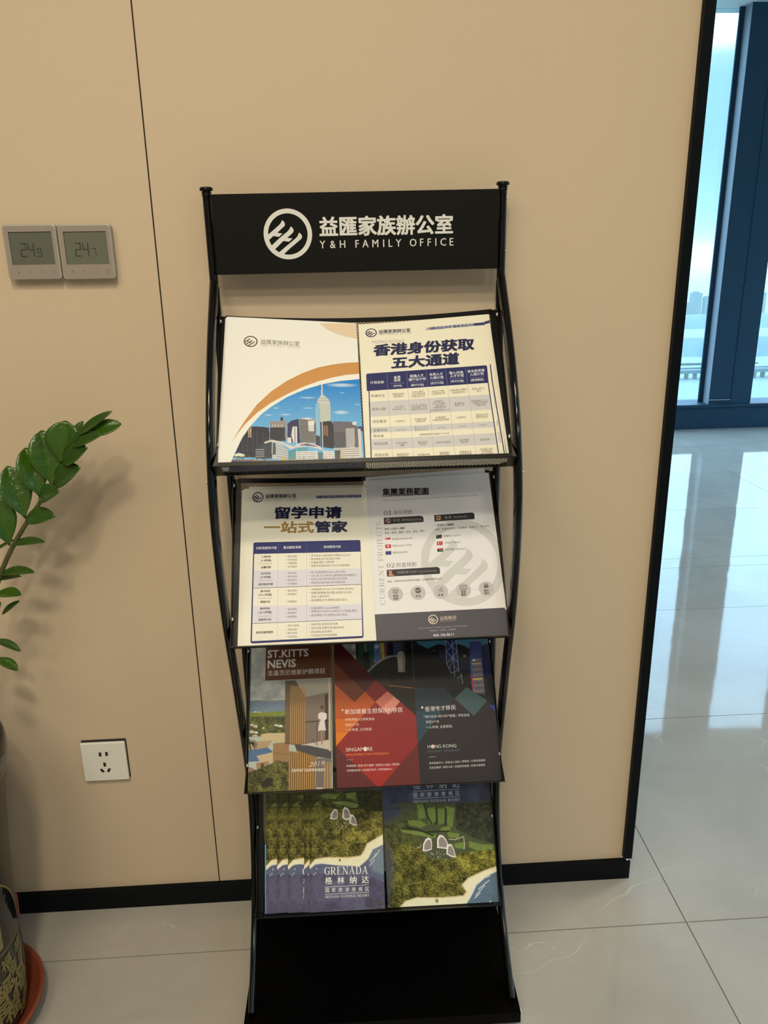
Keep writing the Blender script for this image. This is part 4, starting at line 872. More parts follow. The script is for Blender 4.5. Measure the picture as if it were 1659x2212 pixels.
  ('T', 4, (0.1144, 0.0949, 0.0845), '行前培训,学术衔接课程', 107.36, 250.67, 147.73, 251.06, {}),
  ('E', 4, (0.1144, 0.0949, 0.0845), 105.05, 250.45, 0.48, 0.5),
 ]),
'D': dict(tray=2, s=0.006, quad=[[0.00802, 0.01455], [0.21362, 0.00741], [0.22472, 0.28839], [0.01018, 0.28839]], wh=(210.1, 277.5), bg=(0.807, 0.8056, 0.8611), ras_clip=None,
 ras=[
 ],
 vec=[
  ('M', 0.3, (0.6308, 0.639, 0.6615), 148.48, 153.08, 70.12, 73.46),
  ('T', 3, (0.0168, 0.0155, 0.0179), '集團業務範圍', 21.77, 22.86, 101.43, 26.38, {'b': 0.04}),
  ('L', 2, (0.0168, 0.0155, 0.0179), [(21.02, 30.25), (101.32, 31.64)], 1.01),
  ('T', 3, (0.305, 0.2984, 0.3184), "TRUSTED ADVISOR AND COUNSELOR TO MANY OF THE WORLD'S MOST INFLUENTIAL BUSINESSES AND INSTITUTIONS", 21.25, 38.38, 185.71, 39.01, {}),
  ('T', 3, (0.2423, 0.231, 0.25), '01', 21.7, 60.67, 33.92, 60.57, {'sf': 1, 'sy': 0.8}),
  ('T', 3, (0.2423, 0.231, 0.25), '身份規劃', 38.07, 61.18, 70.74, 61.31, {}),
  ('T', 3, (0.2423, 0.231, 0.25), '02', 21.55, 152.11, 34.96, 152.17, {'sf': 1, 'sy': 0.75}),
  ('T', 3, (0.2423, 0.231, 0.25), '財富規劃', 37.36, 152.63, 70.55, 152.58, {}),
  ('P', 1, (0.0194, 0.0189, 0.0267), [(21.24, 68.82), (84.39, 69.1), (87.63, 70.51), (89.05, 73.53), (88.5, 80.39), (21.09, 80.6)]),
  ('P', 1, (0.0194, 0.0189, 0.0267), [(107.48, 69.49), (172.59, 68.82), (175.46, 70.2), (176.51, 72.84), (175.79, 80.51), (107.16, 80.66)]),
  ('P', 1, (0.0194, 0.0189, 0.0267), [(21.13, 159.61), (104.86, 159.07), (107.66, 160.38), (108.72, 163.09), (108.35, 170.84), (20.97, 171.26)]),
  ('T', 3, (0.305, 0.2806, 0.3081), '移 民  IMMIGRATION', 37.26, 74.33, 85.23, 75.37, {}),
  ('T', 3, (0.305, 0.2806, 0.3081), '護 照  PASSPORT', 124.92, 74.86, 164.33, 75.02, {}),
  ('T', 3, (0.305, 0.2806, 0.3081), '資產配置 ASSET ALLOCATION', 38.21, 165.02, 103.49, 165.46, {}),
  ('E', 3, (0.4287, 0.2389, 0.1949), 28.42, 74.48, 3.99, 4.15),
  ('E', 4, (0.0194, 0.0189, 0.0267), 29.79, 73.87, 1.49, 1.55),
  ('E', 4, (0.0194, 0.0189, 0.0267), 26.5, 76.09, 1.16, 1.38),
  ('P', 3, (0.5457, 0.3263, 0.1949), [(111.0, 71.43), (117.04, 71.28), (116.73, 78.32), (110.7, 78.47)]),
  ('E', 4, (0.0194, 0.0189, 0.0267), 113.7, 74.87, 1.67, 1.72),
  ('L', 3, (0.5457, 0.3263, 0.1949), [(118.5, 71.89), (117.41, 78.19)], 0.83),
  ('P', 3, (0.6105, 0.2592, 0.1579), [(23.93, 161.43), (29.58, 161.23), (28.85, 165.52), (32.9, 167.73), (32.43, 170.2), (23.11, 170.21), (25.3, 165.67)]),
  ('E', 4, (0.0194, 0.0189, 0.0267), 31.31, 167.32, 1.44, 1.49),
  ('L', 2, (0.5149, 0.5067, 0.5192), [(91.42, 75.23), (102.29, 75.21)], 0.5),
  ('T', 3, (0.0262, 0.0227, 0.0243), '身份 → 永居 → 護照', 21.45, 89.08, 55.41, 89.23, {'b': 0.03}),
  ('T', 3, (0.0648, 0.0583, 0.0584), '用途：教育、醫療、就业、居住、福利', 21.07, 95.94, 88.9, 95.86, {}),
  ('T', 3, (0.0262, 0.0227, 0.0243), '一步到位 → 拿護照', 107.39, 87.54, 139.53, 87.92, {'b': 0.03}),
  ('T', 3, (0.0648, 0.0583, 0.0584), '用途：免簽旅遊特別、財富傳承、便捷出行、海外身份', 106.76, 94.69, 199.32, 93.83, {}),
  ('T', 3, (0.0648, 0.0583, 0.0584), '新加坡 SINGAPORE', 33.27, 107.28, 67.85, 107.25, {}),
  ('T', 3, (0.0648, 0.0583, 0.0584), '香港 HONG KONG', 33.21, 119.19, 65.84, 119.02, {}),
  ('T', 3, (0.0648, 0.0583, 0.0584), '歐洲 EUROPE', 33.18, 130.71, 56.98, 130.86, {}),
  ('T', 3, (0.0648, 0.0583, 0.0584), '聖基茨 ST.KITTS', 120.24, 106.88, 148.36, 107.15, {}),
  ('T', 3, (0.0648, 0.0583, 0.0584), '土耳其 TURKEY', 120.45, 118.74, 147.64, 118.76, {}),
  ('T', 3, (0.0648, 0.0583, 0.0584), '瓦努阿圖  VANUATU', 120.18, 130.35, 156.26, 130.67, {}),
  ('P', 2, (0.5149, 0.0227, 0.0408), [(21.1, 104.34), (30.97, 104.41), (30.78, 107.64), (20.92, 107.58)]),
  ('P', 2, (0.855, 0.8634, 0.88), [(20.92, 107.58), (30.78, 107.64), (30.6, 110.7), (20.76, 110.64)]),
  ('P', 2, (0.5149, 0.0227, 0.0408), [(21.11, 116.12), (30.94, 116.17), (30.57, 122.44), (20.76, 122.39)]),
  ('P', 2, (0.0194, 0.0248, 0.2152), [(20.96, 127.66), (30.75, 127.7), (30.38, 133.93), (20.62, 133.89)]),
  ('P', 2, (0.0212, 0.1364, 0.0624), [(107.73, 104.29), (117.66, 104.36), (117.08, 110.6), (107.18, 110.54)]),
  ('P', 2, (0.5149, 0.0227, 0.0408), [(107.86, 115.83), (117.75, 115.89), (117.17, 122.1), (107.31, 122.05)]),
  ('P', 2, (0.5149, 0.0227, 0.0408), [(107.64, 127.63), (117.8, 127.69), (117.53, 130.7), (107.37, 130.64)]),
  ('P', 2, (0.0262, 0.1668, 0.0624), [(107.37, 130.64), (117.53, 130.7), (117.25, 133.71), (107.1, 133.65)]),
  ('E', 3, (0.8308, 0.8056, 0.88), 25.69, 119.1, 1.47, 1.53),
  ('P', 3, (0.013, 0.0124, 0.016), [(107.33, 108.85), (107.18, 110.54), (110.79, 110.75), (117.45, 106.55), (117.66, 104.36), (113.84, 104.48)]),
  ('P', 3, (0.5149, 0.0227, 0.0408), [(111.63, 110.63), (117.08, 110.6), (117.39, 107.23)]),
  ('E', 3, (0.855, 0.8467, 0.88), 111.23, 118.73, 1.64, 1.69),
  ('E', 4, (0.5149, 0.0227, 0.0408), 111.9, 118.6, 1.31, 1.35),
  ('E', 4, (0.855, 0.8467, 0.88), 113.7, 118.7, 0.65, 0.67),
  ('P', 3, (0.013, 0.0124, 0.016), [(107.64, 127.63), (111.14, 130.69), (107.13, 133.32)]),
  ('E', 3, (0.855, 0.8634, 0.88), 22.67, 105.8, 0.82, 0.85),
  ('T', 3, (0.0648, 0.0583, 0.0584), '用途：用新的身份持有境外資產，合理規避稅務及CRS', 21.3, 179.73, 110.83, 179.04, {}),
  ('E', 2, (0.552, 0.5254, 0.5547), 33.12, 201.23, 12.36, 12.07),
  ('T', 3, (0.0452, 0.0395, 0.044), '香港', 28.97, 204.3, 37.22, 204.21, {'b': 0.03}),
  ('T', 3, (0.0452, 0.0395, 0.044), '保險', 29.02, 208.88, 37.25, 208.79, {'b': 0.03}),
  ('E', 2, (0.552, 0.5254, 0.5547), 69.84, 200.91, 12.39, 12.04),
  ('T', 3, (0.0452, 0.0395, 0.044), '基 金', 65.46, 206.41, 73.72, 206.32, {'b': 0.03}),
  ('E', 2, (0.552, 0.5254, 0.5547), 106.8, 200.76, 12.41, 12.02),
  ('T', 3, (0.0452, 0.0395, 0.044), '股 票', 102.34, 206.24, 110.62, 206.15, {'b': 0.03}),
  ('E', 2, (0.552, 0.5254, 0.5547), 144.07, 200.14, 12.41, 11.99),
  ('T', 3, (0.0452, 0.0395, 0.044), '香港', 139.76, 203.18, 148.07, 203.09, {'b': 0.03}),
  ('T', 3, (0.0452, 0.0395, 0.044), '債券', 139.62, 207.71, 147.92, 207.62, {'b': 0.03}),
  ('E', 2, (0.552, 0.5254, 0.5547), 181.59, 199.53, 12.44, 11.97),
  ('T', 3, (0.0452, 0.0395, 0.044), '境外', 177.23, 202.56, 185.57, 202.47, {'b': 0.03}),
  ('T', 3, (0.0452, 0.0395, 0.044), '信托', 177.03, 207.07, 185.35, 206.99, {'b': 0.03}),
  ('L', 2, (0.5149, 0.5067, 0.5192), [(47.1, 201.1), (56.32, 200.9)], 0.47),
  ('L', 2, (0.5149, 0.5067, 0.5192), [(84.0, 200.95), (92.94, 200.74)], 0.48),
  ('L', 2, (0.5149, 0.5067, 0.5192), [(121.19, 200.49), (129.99, 200.27)], 0.47),
  ('L', 2, (0.5149, 0.5067, 0.5192), [(158.79, 200.04), (167.78, 199.83)], 0.48),
  ('L', 3, (0.107, 0.0949, 0.1051), [(29.73, 194.01), (29.46, 198.59), (33.16, 200.41), (37.08, 198.64), (37.38, 193.9), (33.48, 195.18), (29.73, 194.01)], 0.95),
  ('T', 3, (0.107, 0.0949, 0.1051), '$', 32.09, 197.08, 34.64, 197.04, {}),
  ('E', 3, (0.107, 0.0949, 0.1051), 70.13, 197.0, 4.77, 4.73),
  ('L', 4, (0.552, 0.5254, 0.5547), [(66.73, 197.82), (68.91, 196.29), (70.38, 198.0), (73.61, 195.21)], 1.11),
  ('L', 3, (0.107, 0.0949, 0.1051), [(102.69, 198.61), (106.01, 197.14), (109.86, 193.41)], 0.95),
  ('L', 3, (0.107, 0.0949, 0.1051), [(104.36, 201.29), (104.48, 200.0)], 0.8),
  ('L', 3, (0.107, 0.0949, 0.1051), [(106.27, 201.39), (106.5, 198.79)], 0.79),
  ('L', 3, (0.107, 0.0949, 0.1051), [(108.17, 201.48), (108.52, 197.59)], 0.8),
  ('L', 3, (0.107, 0.0949, 0.1051), [(110.08, 201.57), (110.55, 196.38)], 0.79),
  ('L', 3, (0.107, 0.0949, 0.1051), [(139.75, 192.28), (149.39, 192.1), (148.92, 199.56), (139.31, 199.74), (139.75, 192.28)], 0.96),
  ('T', 3, (0.107, 0.0949, 0.1051), '88', 141.9, 196.29, 146.73, 196.04, {}),
  ('E', 3, (0.107, 0.0949, 0.1051), 181.68, 193.36, 3.03, 2.45),
  ('E', 4, (0.552, 0.5254, 0.5547), 181.68, 193.36, 1.44, 1.15),
  ('P', 3, (0.107, 0.0949, 0.1051), [(177.35, 196.08), (180.97, 195.28), (186.63, 194.91), (186.12, 196.5), (182.22, 198.26), (177.95, 197.73)]),
  ('T', 3, (0.4678, 0.4704, 0.5192), 'CURRENT PROJECTS', 11.6, 218.47, 11.91, 75.19, {'sf': 1, 'sy': 0.78}),
  ('P', 2, (0.0802, 0.0773, 0.0997), [(-2.01, 233.4), (211.07, 231.76), (231.39, 231.72), (232.48, 313.85), (-11.39, 304.49)]),
  ('M', 3, (0.7011, 0.5772, 0.5123), 90.61, 245.81, 7.81, 7.66),
  ('T', 3, (0.6105, 0.5191, 0.4986), '益匯集团', 101.34, 244.85, 127.61, 244.11, {}),
  ('L', 3, (0.4564, 0.3761, 0.3619), [(100.94, 249.46), (127.13, 249.02)], 0.47),
  ('T', 3, (0.3515, 0.3263, 0.3733), 'Fund Investment / Global Immigration / Asset Allocation', 66.31, 259.24, 144.06, 258.17, {}),
  ('T', 3, (0.3515, 0.3263, 0.3733), '基金投資 · 全球移民 · 資產配置', 84.12, 264.14, 125.76, 263.23, {}),
  ('T', 3, (0.7529, 0.7045, 0.7793), '400-106-8611', 88.47, 271.76, 121.1, 271.24, {'b': 0.02}),
 ]),
'E': dict(tray=3, s=0.006, quad=[[-0.21584, -0.004], [-0.06982, -0.004], [-0.07349, 0.25883], [-0.22066, 0.25883]], wh=(146.6, 262.9), bg=(0.3111, 0.3202, 0.299), ras_clip=None,
 ras=[
  ('grad', (0.2202, 0.2423, 0.2762), (0.4428, 0.4912, 0.4703), 14.42, 108.53),
  ('tex', [(-12.75, -11.79), (77.64, -8.14), (78.49, 110.57), (-9.29, 106.84)], (0.3021, 0.3297, 0.3579), (0.4889, 0.5218, 0.5075), 16, 1),
  ('poly', (0.1848, 0.2191, 0.2461), [(-9.23, 108.71), (14.62, 107.54), (38.57, 109.66), (65.7, 109.72), (65.75, 113.93), (-9.17, 110.74)], 0.4, 0, 4),
  ('poly', (0.1653, 0.2344, 0.3277), [(-9.19, 110.27), (65.73, 112.37), (65.91, 130.26), (-8.69, 127.37)], 0.3, 0.25, 1.2),
  ('poly', (0.1848, 0.2344, 0.0391), [(-8.65, 128.61), (65.9, 128.71), (66.14, 151.84), (-8.07, 148.63)], 0.4, 0.2, 3),
  ('poly', (0.0491, 0.0572, 0.0242), [(-8.43, 136.33), (31.19, 140.34), (65.99, 137.99), (66.06, 144.16), (31.28, 144.96), (-8.3, 140.95)], 0.6, 0.3, 2),
  ('poly', (0.0461, 0.0538, 0.0221), [(-8.18, 144.79), (66.08, 146.47), (66.33, 170.18), (-7.45, 170.0)], 0.5, 0.35, 2),
  ('wor', [(-8.45, 135.56), (65.99, 137.22), (66.33, 170.18), (-7.45, 170.0)], (0.0257, 0.031, 0.0132), (0.2202, 0.2503, 0.0621), 1.3, 7, 0.8),
  ('poly', (0.6296, 0.4559, 0.4464), [(0.6, 149.01), (4.11, 147.66), (7.7, 149.31), (7.78, 152.32), (0.68, 152.01)], 0.2, 0, 4),
  ('poly', (0.1916, 0.1074, 0.0915), [(2.05, 149.93), (3.82, 150.0), (3.86, 151.72), (2.09, 151.64)], 0.2, 0, 4),
  ('poly', (0.7451, 0.6065, 0.587), [(7.76, 151.61), (10.88, 150.35), (14.07, 151.89), (14.13, 154.67), (7.83, 154.4)], 0.2, 0, 4),
  ('poly', (0.1916, 0.1074, 0.0915), [(9.04, 152.46), (10.62, 152.53), (10.66, 154.12), (9.08, 154.06)], 0.2, 0, 4),
  ('poly', (0.6859, 0.5407, 0.5333), [(0.12, 160.44), (4.01, 159.01), (7.99, 160.79), (8.07, 163.99), (0.21, 163.65)], 0.2, 0, 4),
  ('poly', (0.1916, 0.1074, 0.0915), [(1.72, 161.43), (3.69, 161.51), (3.73, 163.34), (1.77, 163.26)], 0.2, 0, 4),
  ('poly', (0.7757, 0.6767, 0.6733), [(8.34, 162.33), (11.77, 161.2), (15.26, 162.63), (15.32, 165.19), (8.41, 164.89)], 0.2, 0, 4),
  ('poly', (0.1916, 0.1074, 0.0915), [(9.74, 163.12), (11.47, 163.19), (11.51, 164.66), (9.78, 164.58)], 0.2, 0, 4),
  ('poly', (0.5891, 0.4559, 0.4232), [(5.33, 167.52), (10.02, 166.55), (14.76, 167.93), (14.81, 170.27), (5.39, 169.86)], 0.2, 0, 4),
  ('poly', (0.1916, 0.1074, 0.0915), [(7.24, 168.27), (9.59, 168.37), (9.62, 169.71), (7.27, 169.61)], 0.2, 0, 4),
  ('poly', (0.8071, 0.7986, 0.7828), [(44.03, 151.65), (47.17, 150.5), (50.34, 151.93), (50.38, 154.5), (44.07, 154.23)], 0.2, 0, 4),
  ('poly', (0.1916, 0.1074, 0.0915), [(45.3, 152.44), (46.88, 152.51), (46.9, 153.98), (45.32, 153.91)], 0.2, 0, 4),
  ('poly', (0.7451, 0.721, 0.6884), [(51.15, 153.03), (54.92, 151.8), (58.73, 153.36), (58.76, 156.15), (51.19, 155.82)], 0.2, 0, 4),
  ('poly', (0.1916, 0.1074, 0.0915), [(52.68, 153.9), (54.57, 153.98), (54.59, 155.57), (52.7, 155.49)], 0.2, 0, 4),
  ('poly', (0.7603, 0.767, 0.7666), [(7.15, 127.43), (9.99, 126.9), (12.87, 127.67), (12.9, 128.97), (7.19, 128.73)], 0.2, 0, 4),
  ('poly', (0.1916, 0.1074, 0.0915), [(8.31, 127.85), (9.73, 127.91), (9.75, 128.65), (8.32, 128.59)], 0.2, 0, 4),
  ('poly', (0.6859, 0.6767, 0.6584), [(15.09, 128.08), (17.46, 127.64), (19.86, 128.28), (19.88, 129.37), (15.12, 129.16)], 0.2, 0, 4),
  ('poly', (0.1916, 0.1074, 0.0915), [(16.05, 128.43), (17.24, 128.48), (17.26, 129.1), (16.07, 129.05)], 0.2, 0, 4),
  ('poly', (0.6227, 0.5407, 0.299), [(22.81, 155.32), (24.52, 154.22), (26.28, 155.47), (26.33, 157.83), (22.86, 157.68)], 0.2, 0, 4),
  ('poly', (0.1916, 0.1074, 0.0915), [(23.52, 156.03), (24.38, 156.07), (24.41, 157.41), (23.55, 157.37)], 0.2, 0, 4),
  ('poly', (0.5631, 0.4559, 0.2807), [(20.71, 167.43), (31.66, 165.32), (64.71, 166.3), (64.88, 182.25), (39.78, 180.4), (21.68, 175.82)], 0, 0, 4),
  ('poly', (0.4208, 0.3109, 0.1918), [(-7.21, 178.34), (41.31, 178.19), (32.16, 191.38), (-6.8, 192.67)], 0, 0, 4),
  ('poly', (0.0777, 0.1575, 0.3084), [(-6.75, 194.17), (32.13, 189.57), (42.4, 196.64), (17.04, 212.42), (-6.23, 212.13)], 0.3, 0, 4),
  ('poly', (0.5503, 0.4221, 0.2718), [(13.71, 202.87), (44.76, 197.64), (45.04, 215.9), (21.75, 214.86)], 0, 0, 4),
  ('poly', (0.3111, 0.1834, 0.0824), [(42.18, 183.07), (70.37, 182.19), (70.71, 218.53), (42.75, 218.03)], 0, 0, 4),
  ('line', (0.1441, 0.0842, 0.0391), [(42.44, 199.34), (70.56, 202.83)], 0.78),
  ('poly', (0.3391, 0.2344, 0.1276), [(13.21, 214.78), (35.67, 212.5), (36.77, 230.37), (15.11, 229.4)], 0, 0, 4),
  ('poly', (0.0818, 0.0572, 0.0364), [(21.01, 216.61), (26.73, 215.98), (26.97, 227.71), (21.72, 227.92)], 0, 0, 4),
  ('poly', (0.3111, 0.1701, 0.1276), [(-6.08, 217.34), (14.27, 226.4), (2.07, 232.51), (-5.59, 234.37)], 0, 0.3, 1),
  ('poly', (0.0698, 0.0759, 0.0182), [(-5.68, 231.42), (17.33, 225.06), (43.49, 215.83), (69.9, 215.51), (73.49, 270.15), (-4.66, 266.6)], 0.5, 0.3, 2),
  ('wor', [(-5.68, 231.42), (17.36, 226.54), (37.41, 222.99), (48.09, 211.56), (69.92, 217.0), (73.49, 270.15), (-4.66, 266.6)], (0.0163, 0.0168, 0.0069), (0.2511, 0.2423, 0.0549), 2.1, 9, 0.8),
  ('poly', (0.0216, 0.0204, 0.0104), [(20.98, 250.26), (33.07, 239.06), (43.92, 242.49), (39.5, 254.02), (25.72, 256.33)], 0.8, 0, 4),
  ('line', (0.0105, 0.0108, 0.0091), [(5.39, 181.91), (-3.45, 180.69)], 1.41),
  ('line', (0.0105, 0.0108, 0.0091), [(5.39, 181.91), (-1.13, 177.26)], 1.41),
  ('line', (0.0105, 0.0108, 0.0091), [(5.39, 181.91), (2.63, 175.34)], 1.41),
  ('line', (0.0105, 0.0108, 0.0091), [(5.39, 181.91), (7.01, 175.34)], 1.41),
  ('line', (0.0105, 0.0108, 0.0091), [(5.39, 181.91), (11.05, 177.28)], 1.41),
  ('line', (0.0105, 0.0108, 0.0091), [(5.39, 181.91), (13.86, 180.72)], 1.41),
  ('line', (0.0105, 0.0108, 0.0091), [(5.39, 181.91), (14.84, 184.9)], 1.41),
  ('line', (0.0105, 0.0108, 0.0091), [(5.39, 181.91), (13.76, 188.93)], 1.41),
  ('line', (0.0105, 0.0108, 0.0091), [(5.39, 181.91), (10.88, 191.91)], 1.41),
  ('line', (0.0132, 0.0122, 0.0091), [(-0.27, 174.86), (3.34, 193.11)], 2.19),
  ('poly', (0.1092, 0.08, 0.0515), [(62.12, 75.24), (99.2, 75.21), (99.42, 189.81), (63.35, 185.21)], 0, 0, 4),
  ('poly', (0.3391, 0.3297, 0.2807), [(80.65, 75.22), (146.08, 72.39), (145.83, 97.73), (99.26, 105.98)], 0, 0, 4),
  ('poly', (0.2056, 0.1575, 0.1392), [(98.94, 105.49), (145.83, 97.73), (144.94, 190.3), (99.1, 188.29)], 0, 0, 4),
  ('poly', (0.0461, 0.0361, 0.0337), [(133.73, 103.51), (139.37, 101.39), (139.5, 182.49), (134.0, 182.25)], 0, 0, 4),
  ('poly', (0.5631, 0.5156, 0.4583), [(99.1, 187.08), (145.03, 180.46), (145.16, 199.37), (82.18, 188.75)], 0, 0, 4),
  ('poly', (0.0661, 0.0643, 0.0781), [(80.29, 187.46), (104.12, 189.27), (145.16, 199.37), (145.02, 214.37), (85.38, 201.99)], 0, 0, 4),
  ('poly', (0.13, 0.068, 0.0311), [(69.73, 197.54), (119.76, 207.26), (119.55, 272.24), (70.42, 270.01)], 0, 0, 4),
  ('poly', (0.1781, 0.1513, 0.1453), [(116.62, 210.87), (145.02, 213.62), (144.45, 273.38), (116.47, 272.11)], 0, 0, 4),
  ('poly', (0.5252, 0.4912, 0.4703), [(118.04, 259.77), (130.38, 259.89), (130.35, 264.71), (118.03, 264.16)], 0, 0, 4),
  ('line', (0.2354, 0.1454, 0.0781), [(64.28, 95.86), (64.57, 182.24)], 1.12),
  ('line', (0.2354, 0.1454, 0.0781), [(66.84, 95.97), (67.08, 182.35)], 1.12),
  ('line', (0.2354, 0.1454, 0.0781), [(69.41, 96.08), (69.59, 182.46)], 1.12),
  ('line', (0.2354, 0.1454, 0.0781), [(71.97, 96.19), (72.1, 182.57)], 1.12),
  ('line', (0.4428, 0.2585, 0.1061), [(73.16, 85.2), (73.06, 184.88)], 1.93),
  ('line', (0.4428, 0.2585, 0.1061), [(76.7, 85.67), (76.51, 185.03)], 1.93),
  ('line', (0.4428, 0.2585, 0.1061), [(80.24, 86.13), (79.96, 185.18)], 1.93),
  ('line', (0.4428, 0.2585, 0.1061), [(83.78, 86.6), (83.41, 185.33)], 1.93),
  ('line', (0.4428, 0.2585, 0.1061), [(87.32, 87.06), (86.86, 185.49)], 1.93),
  ('line', (0.4428, 0.2585, 0.1061), [(90.86, 87.53), (90.31, 185.64)], 1.93),
  ('line', (0.4428, 0.2585, 0.1061), [(94.4, 87.99), (93.76, 185.79)], 1.93),
  ('line', (0.4428, 0.2585, 0.1061), [(97.94, 88.46), (97.22, 185.94)], 1.93),
  ('line', (0.4889, 0.284, 0.0915), [(71.29, 197.61), (71.62, 267.16)], 1.88),
  ('line', (0.4889, 0.284, 0.0915), [(75.05, 197.78), (75.3, 267.32)], 1.87),
  ('line', (0.4889, 0.284, 0.0915), [(78.8, 197.94), (78.99, 267.49)], 1.87),
  ('line', (0.4889, 0.284, 0.0915), [(82.55, 198.11), (82.67, 267.66)], 1.88),
  ('line', (0.4889, 0.284, 0.0915), [(86.3, 198.28), (86.36, 267.83)], 1.88),
  ('line', (0.4889, 0.284, 0.0915), [(90.06, 199.64), (90.05, 267.99)], 1.88),
  ('line', (0.4889, 0.284, 0.0915), [(93.82, 201.01), (93.73, 268.16)], 1.87),
  ('line', (0.4889, 0.284, 0.0915), [(97.57, 202.38), (97.42, 268.33)], 1.88),
  ('line', (0.4889, 0.284, 0.0915), [(101.32, 203.74), (101.11, 268.5)], 1.88),
  ('line', (0.4889, 0.284, 0.0915), [(105.07, 205.11), (104.8, 268.66)], 1.88),
  ('line', (0.4889, 0.284, 0.0915), [(108.82, 206.48), (108.49, 268.83)], 1.88),
  ('line', (0.4889, 0.284, 0.0915), [(112.57, 207.84), (112.18, 269.0)], 1.87),
  ('line', (0.4889, 0.284, 0.0915), [(116.31, 209.2), (115.87, 269.16)], 1.88),
  ('line', (0.4655, 0.284, 0.1011), [(132.96, 219.81), (132.63, 269.93)], 2.49),
  ('line', (0.4655, 0.284, 0.1011), [(137.63, 220.02), (137.24, 270.14)], 2.5),
  ('line', (0.4655, 0.284, 0.1011), [(142.31, 220.22), (141.86, 270.35)], 2.49),
  ('line', (0.5377, 0.4559, 0.3277), [(142.5, 73.84), (142.03, 199.23)], 3.56),
  ('line', (0.0461, 0.0335, 0.0264), [(144.93, 73.94), (144.54, 199.34)], 0.97),
  ('line', (0.0198, 0.0168, 0.0165), [(99.03, 149.27), (139.78, 148.26)], 1.58),
  ('line', (0.0198, 0.0168, 0.0165), [(119.47, 148.77), (119.34, 191.44)], 0.95),
  ('line', (0.0198, 0.0168, 0.0165), [(111.19, 179.74), (118.25, 187.62)], 0.79),
  ('ell', (0.1092, 0.0506, 0.0311), 128.64, 124.87, 3.19, 3.83, 0.3),
  ('line', (0.3111, 0.1701, 0.1166), [(127.98, 129.82), (128.27, 135.26)], 2.23),
  ('poly', (0.7151, 0.6623, 0.6884), [(121.9, 135.76), (126.36, 133.78), (132.73, 134.05), (137.18, 136.41), (137.11, 144.91), (132.96, 147.81), (135.37, 165.56), (121.16, 164.94), (124.71, 146.69), (121.55, 144.24)], 0, 0, 4),
  ('line', (0.389, 0.2191, 0.1392), [(127.0, 165.2), (127.98, 188.8)], 2.05),
  ('line', (0.3586, 0.1972, 0.1276), [(130.95, 165.37), (128.46, 187.31)], 1.58),
  ('line', (0.389, 0.2191, 0.1392), [(121.87, 144.25), (126.3, 147.53)], 1.43),
  ('detail', 0.1, 1.0),
 ],
 vec=[
  ('P', 1, (0.1092, 0.0335, 0.0132), [(26.33, 6.17), (151.64, 7.99), (150.92, 73.23), (26.38, 73.9)]),
  ('L', 2, (0.0698, 0.0223, 0.0098), [(87.61, 13.56), (87.88, 68.37)], 1.64),
  ('L', 2, (0.0698, 0.0223, 0.0098), [(92.86, 13.78), (93.05, 68.59)], 1.63),
  ('L', 2, (0.0698, 0.0223, 0.0098), [(98.1, 13.99), (98.22, 68.8)], 1.64),
  ('L', 2, (0.0698, 0.0223, 0.0098), [(103.34, 14.2), (103.39, 69.02)], 1.64),
  ('L', 2, (0.0698, 0.0223, 0.0098), [(108.58, 14.42), (108.56, 69.23)], 1.64),
  ('L', 2, (0.0698, 0.0223, 0.0098), [(113.83, 14.63), (113.74, 69.45)], 1.64),
  ('L', 2, (0.0698, 0.0223, 0.0098), [(119.07, 14.84), (118.91, 69.67)], 1.64),
  ('L', 2, (0.0698, 0.0223, 0.0098), [(124.32, 15.06), (124.09, 69.88)], 1.64),
  ('L', 2, (0.0698, 0.0223, 0.0098), [(129.57, 15.27), (129.26, 70.1)], 1.64),
  ('L', 2, (0.0698, 0.0223, 0.0098), [(134.81, 15.49), (134.44, 70.31)], 1.64),
  ('L', 2, (0.0698, 0.0223, 0.0098), [(140.06, 15.7), (139.62, 70.53)], 1.64),
  ('T', 3, (0.6434, 0.6271, 0.6293), 'ST.KITTS', 30.31, 26.49, 103.68, 26.26, {'b': 0.05}),
  ('T', 3, (0.6434, 0.6271, 0.6293), 'NEVIS', 30.65, 44.73, 80.94, 44.23, {'b': 0.05}),
  ('T', 3, (0.6434, 0.6271, 0.6293), '圣基茨尼维斯护照项目', 30.48, 61.36, 133.53, 60.85, {}),
  ('T', 3, (0.6227, 0.5796, 0.5203), '2019', 106.48, 221.31, 132.18, 220.07, {'sh': 0.4, 'sy': 0.8}),
  ('T', 3, (0.7451, 0.721, 0.7036), '【全球热门投资移民国家】', 76.24, 230.06, 132.88, 231.41, {'b': 0.03}),
 ]),
'F': dict(tray=3, s=0.006, quad=[[-0.06575, -0.004], [0.0772, -0.004], [0.07888, 0.25883], [-0.06625, 0.25883]], wh=(144.0, 262.8), bg=(0.2675, 0.0243, 0.0264), ras_clip=[(9.44, 9.6), (14.56, 15.02), (74.15, 81.12), (116.63, 120.67), (141.46, 144.36), (158.85, 160.89), (170.27, -5.6), (9.99, -12.02)],
 ras=[
  ('grad', (0.0105, 0.0108, 0.0104), (0.0216, 0.0204, 0.0182), 15.23, 97.21),
  ('tex', [(8.54, -6.81), (87.8, -3.63), (85.32, 49.64), (7.2, 46.42)], (0.1246, 0.1175, 0.1166), (0.3994, 0.3898, 0.3898), 10, 2),
  ('poly', (0.0661, 0.1395, 0.3477), [(74.47, -1.53), (86.36, -1.06), (84.14, 47.01), (74.89, 49.21)], 0.5, 0, 4),
  ('ell', (0.6227, 0.641, 0.6584), 78.76, 20.89, 5.91, 5.26, 2),
  ('poly', (0.0279, 0.0243, 0.0221), [(40.26, 12.8), (52.7, 14.61), (55.42, 63.79), (39.82, 45.19)], 0, 0, 4),
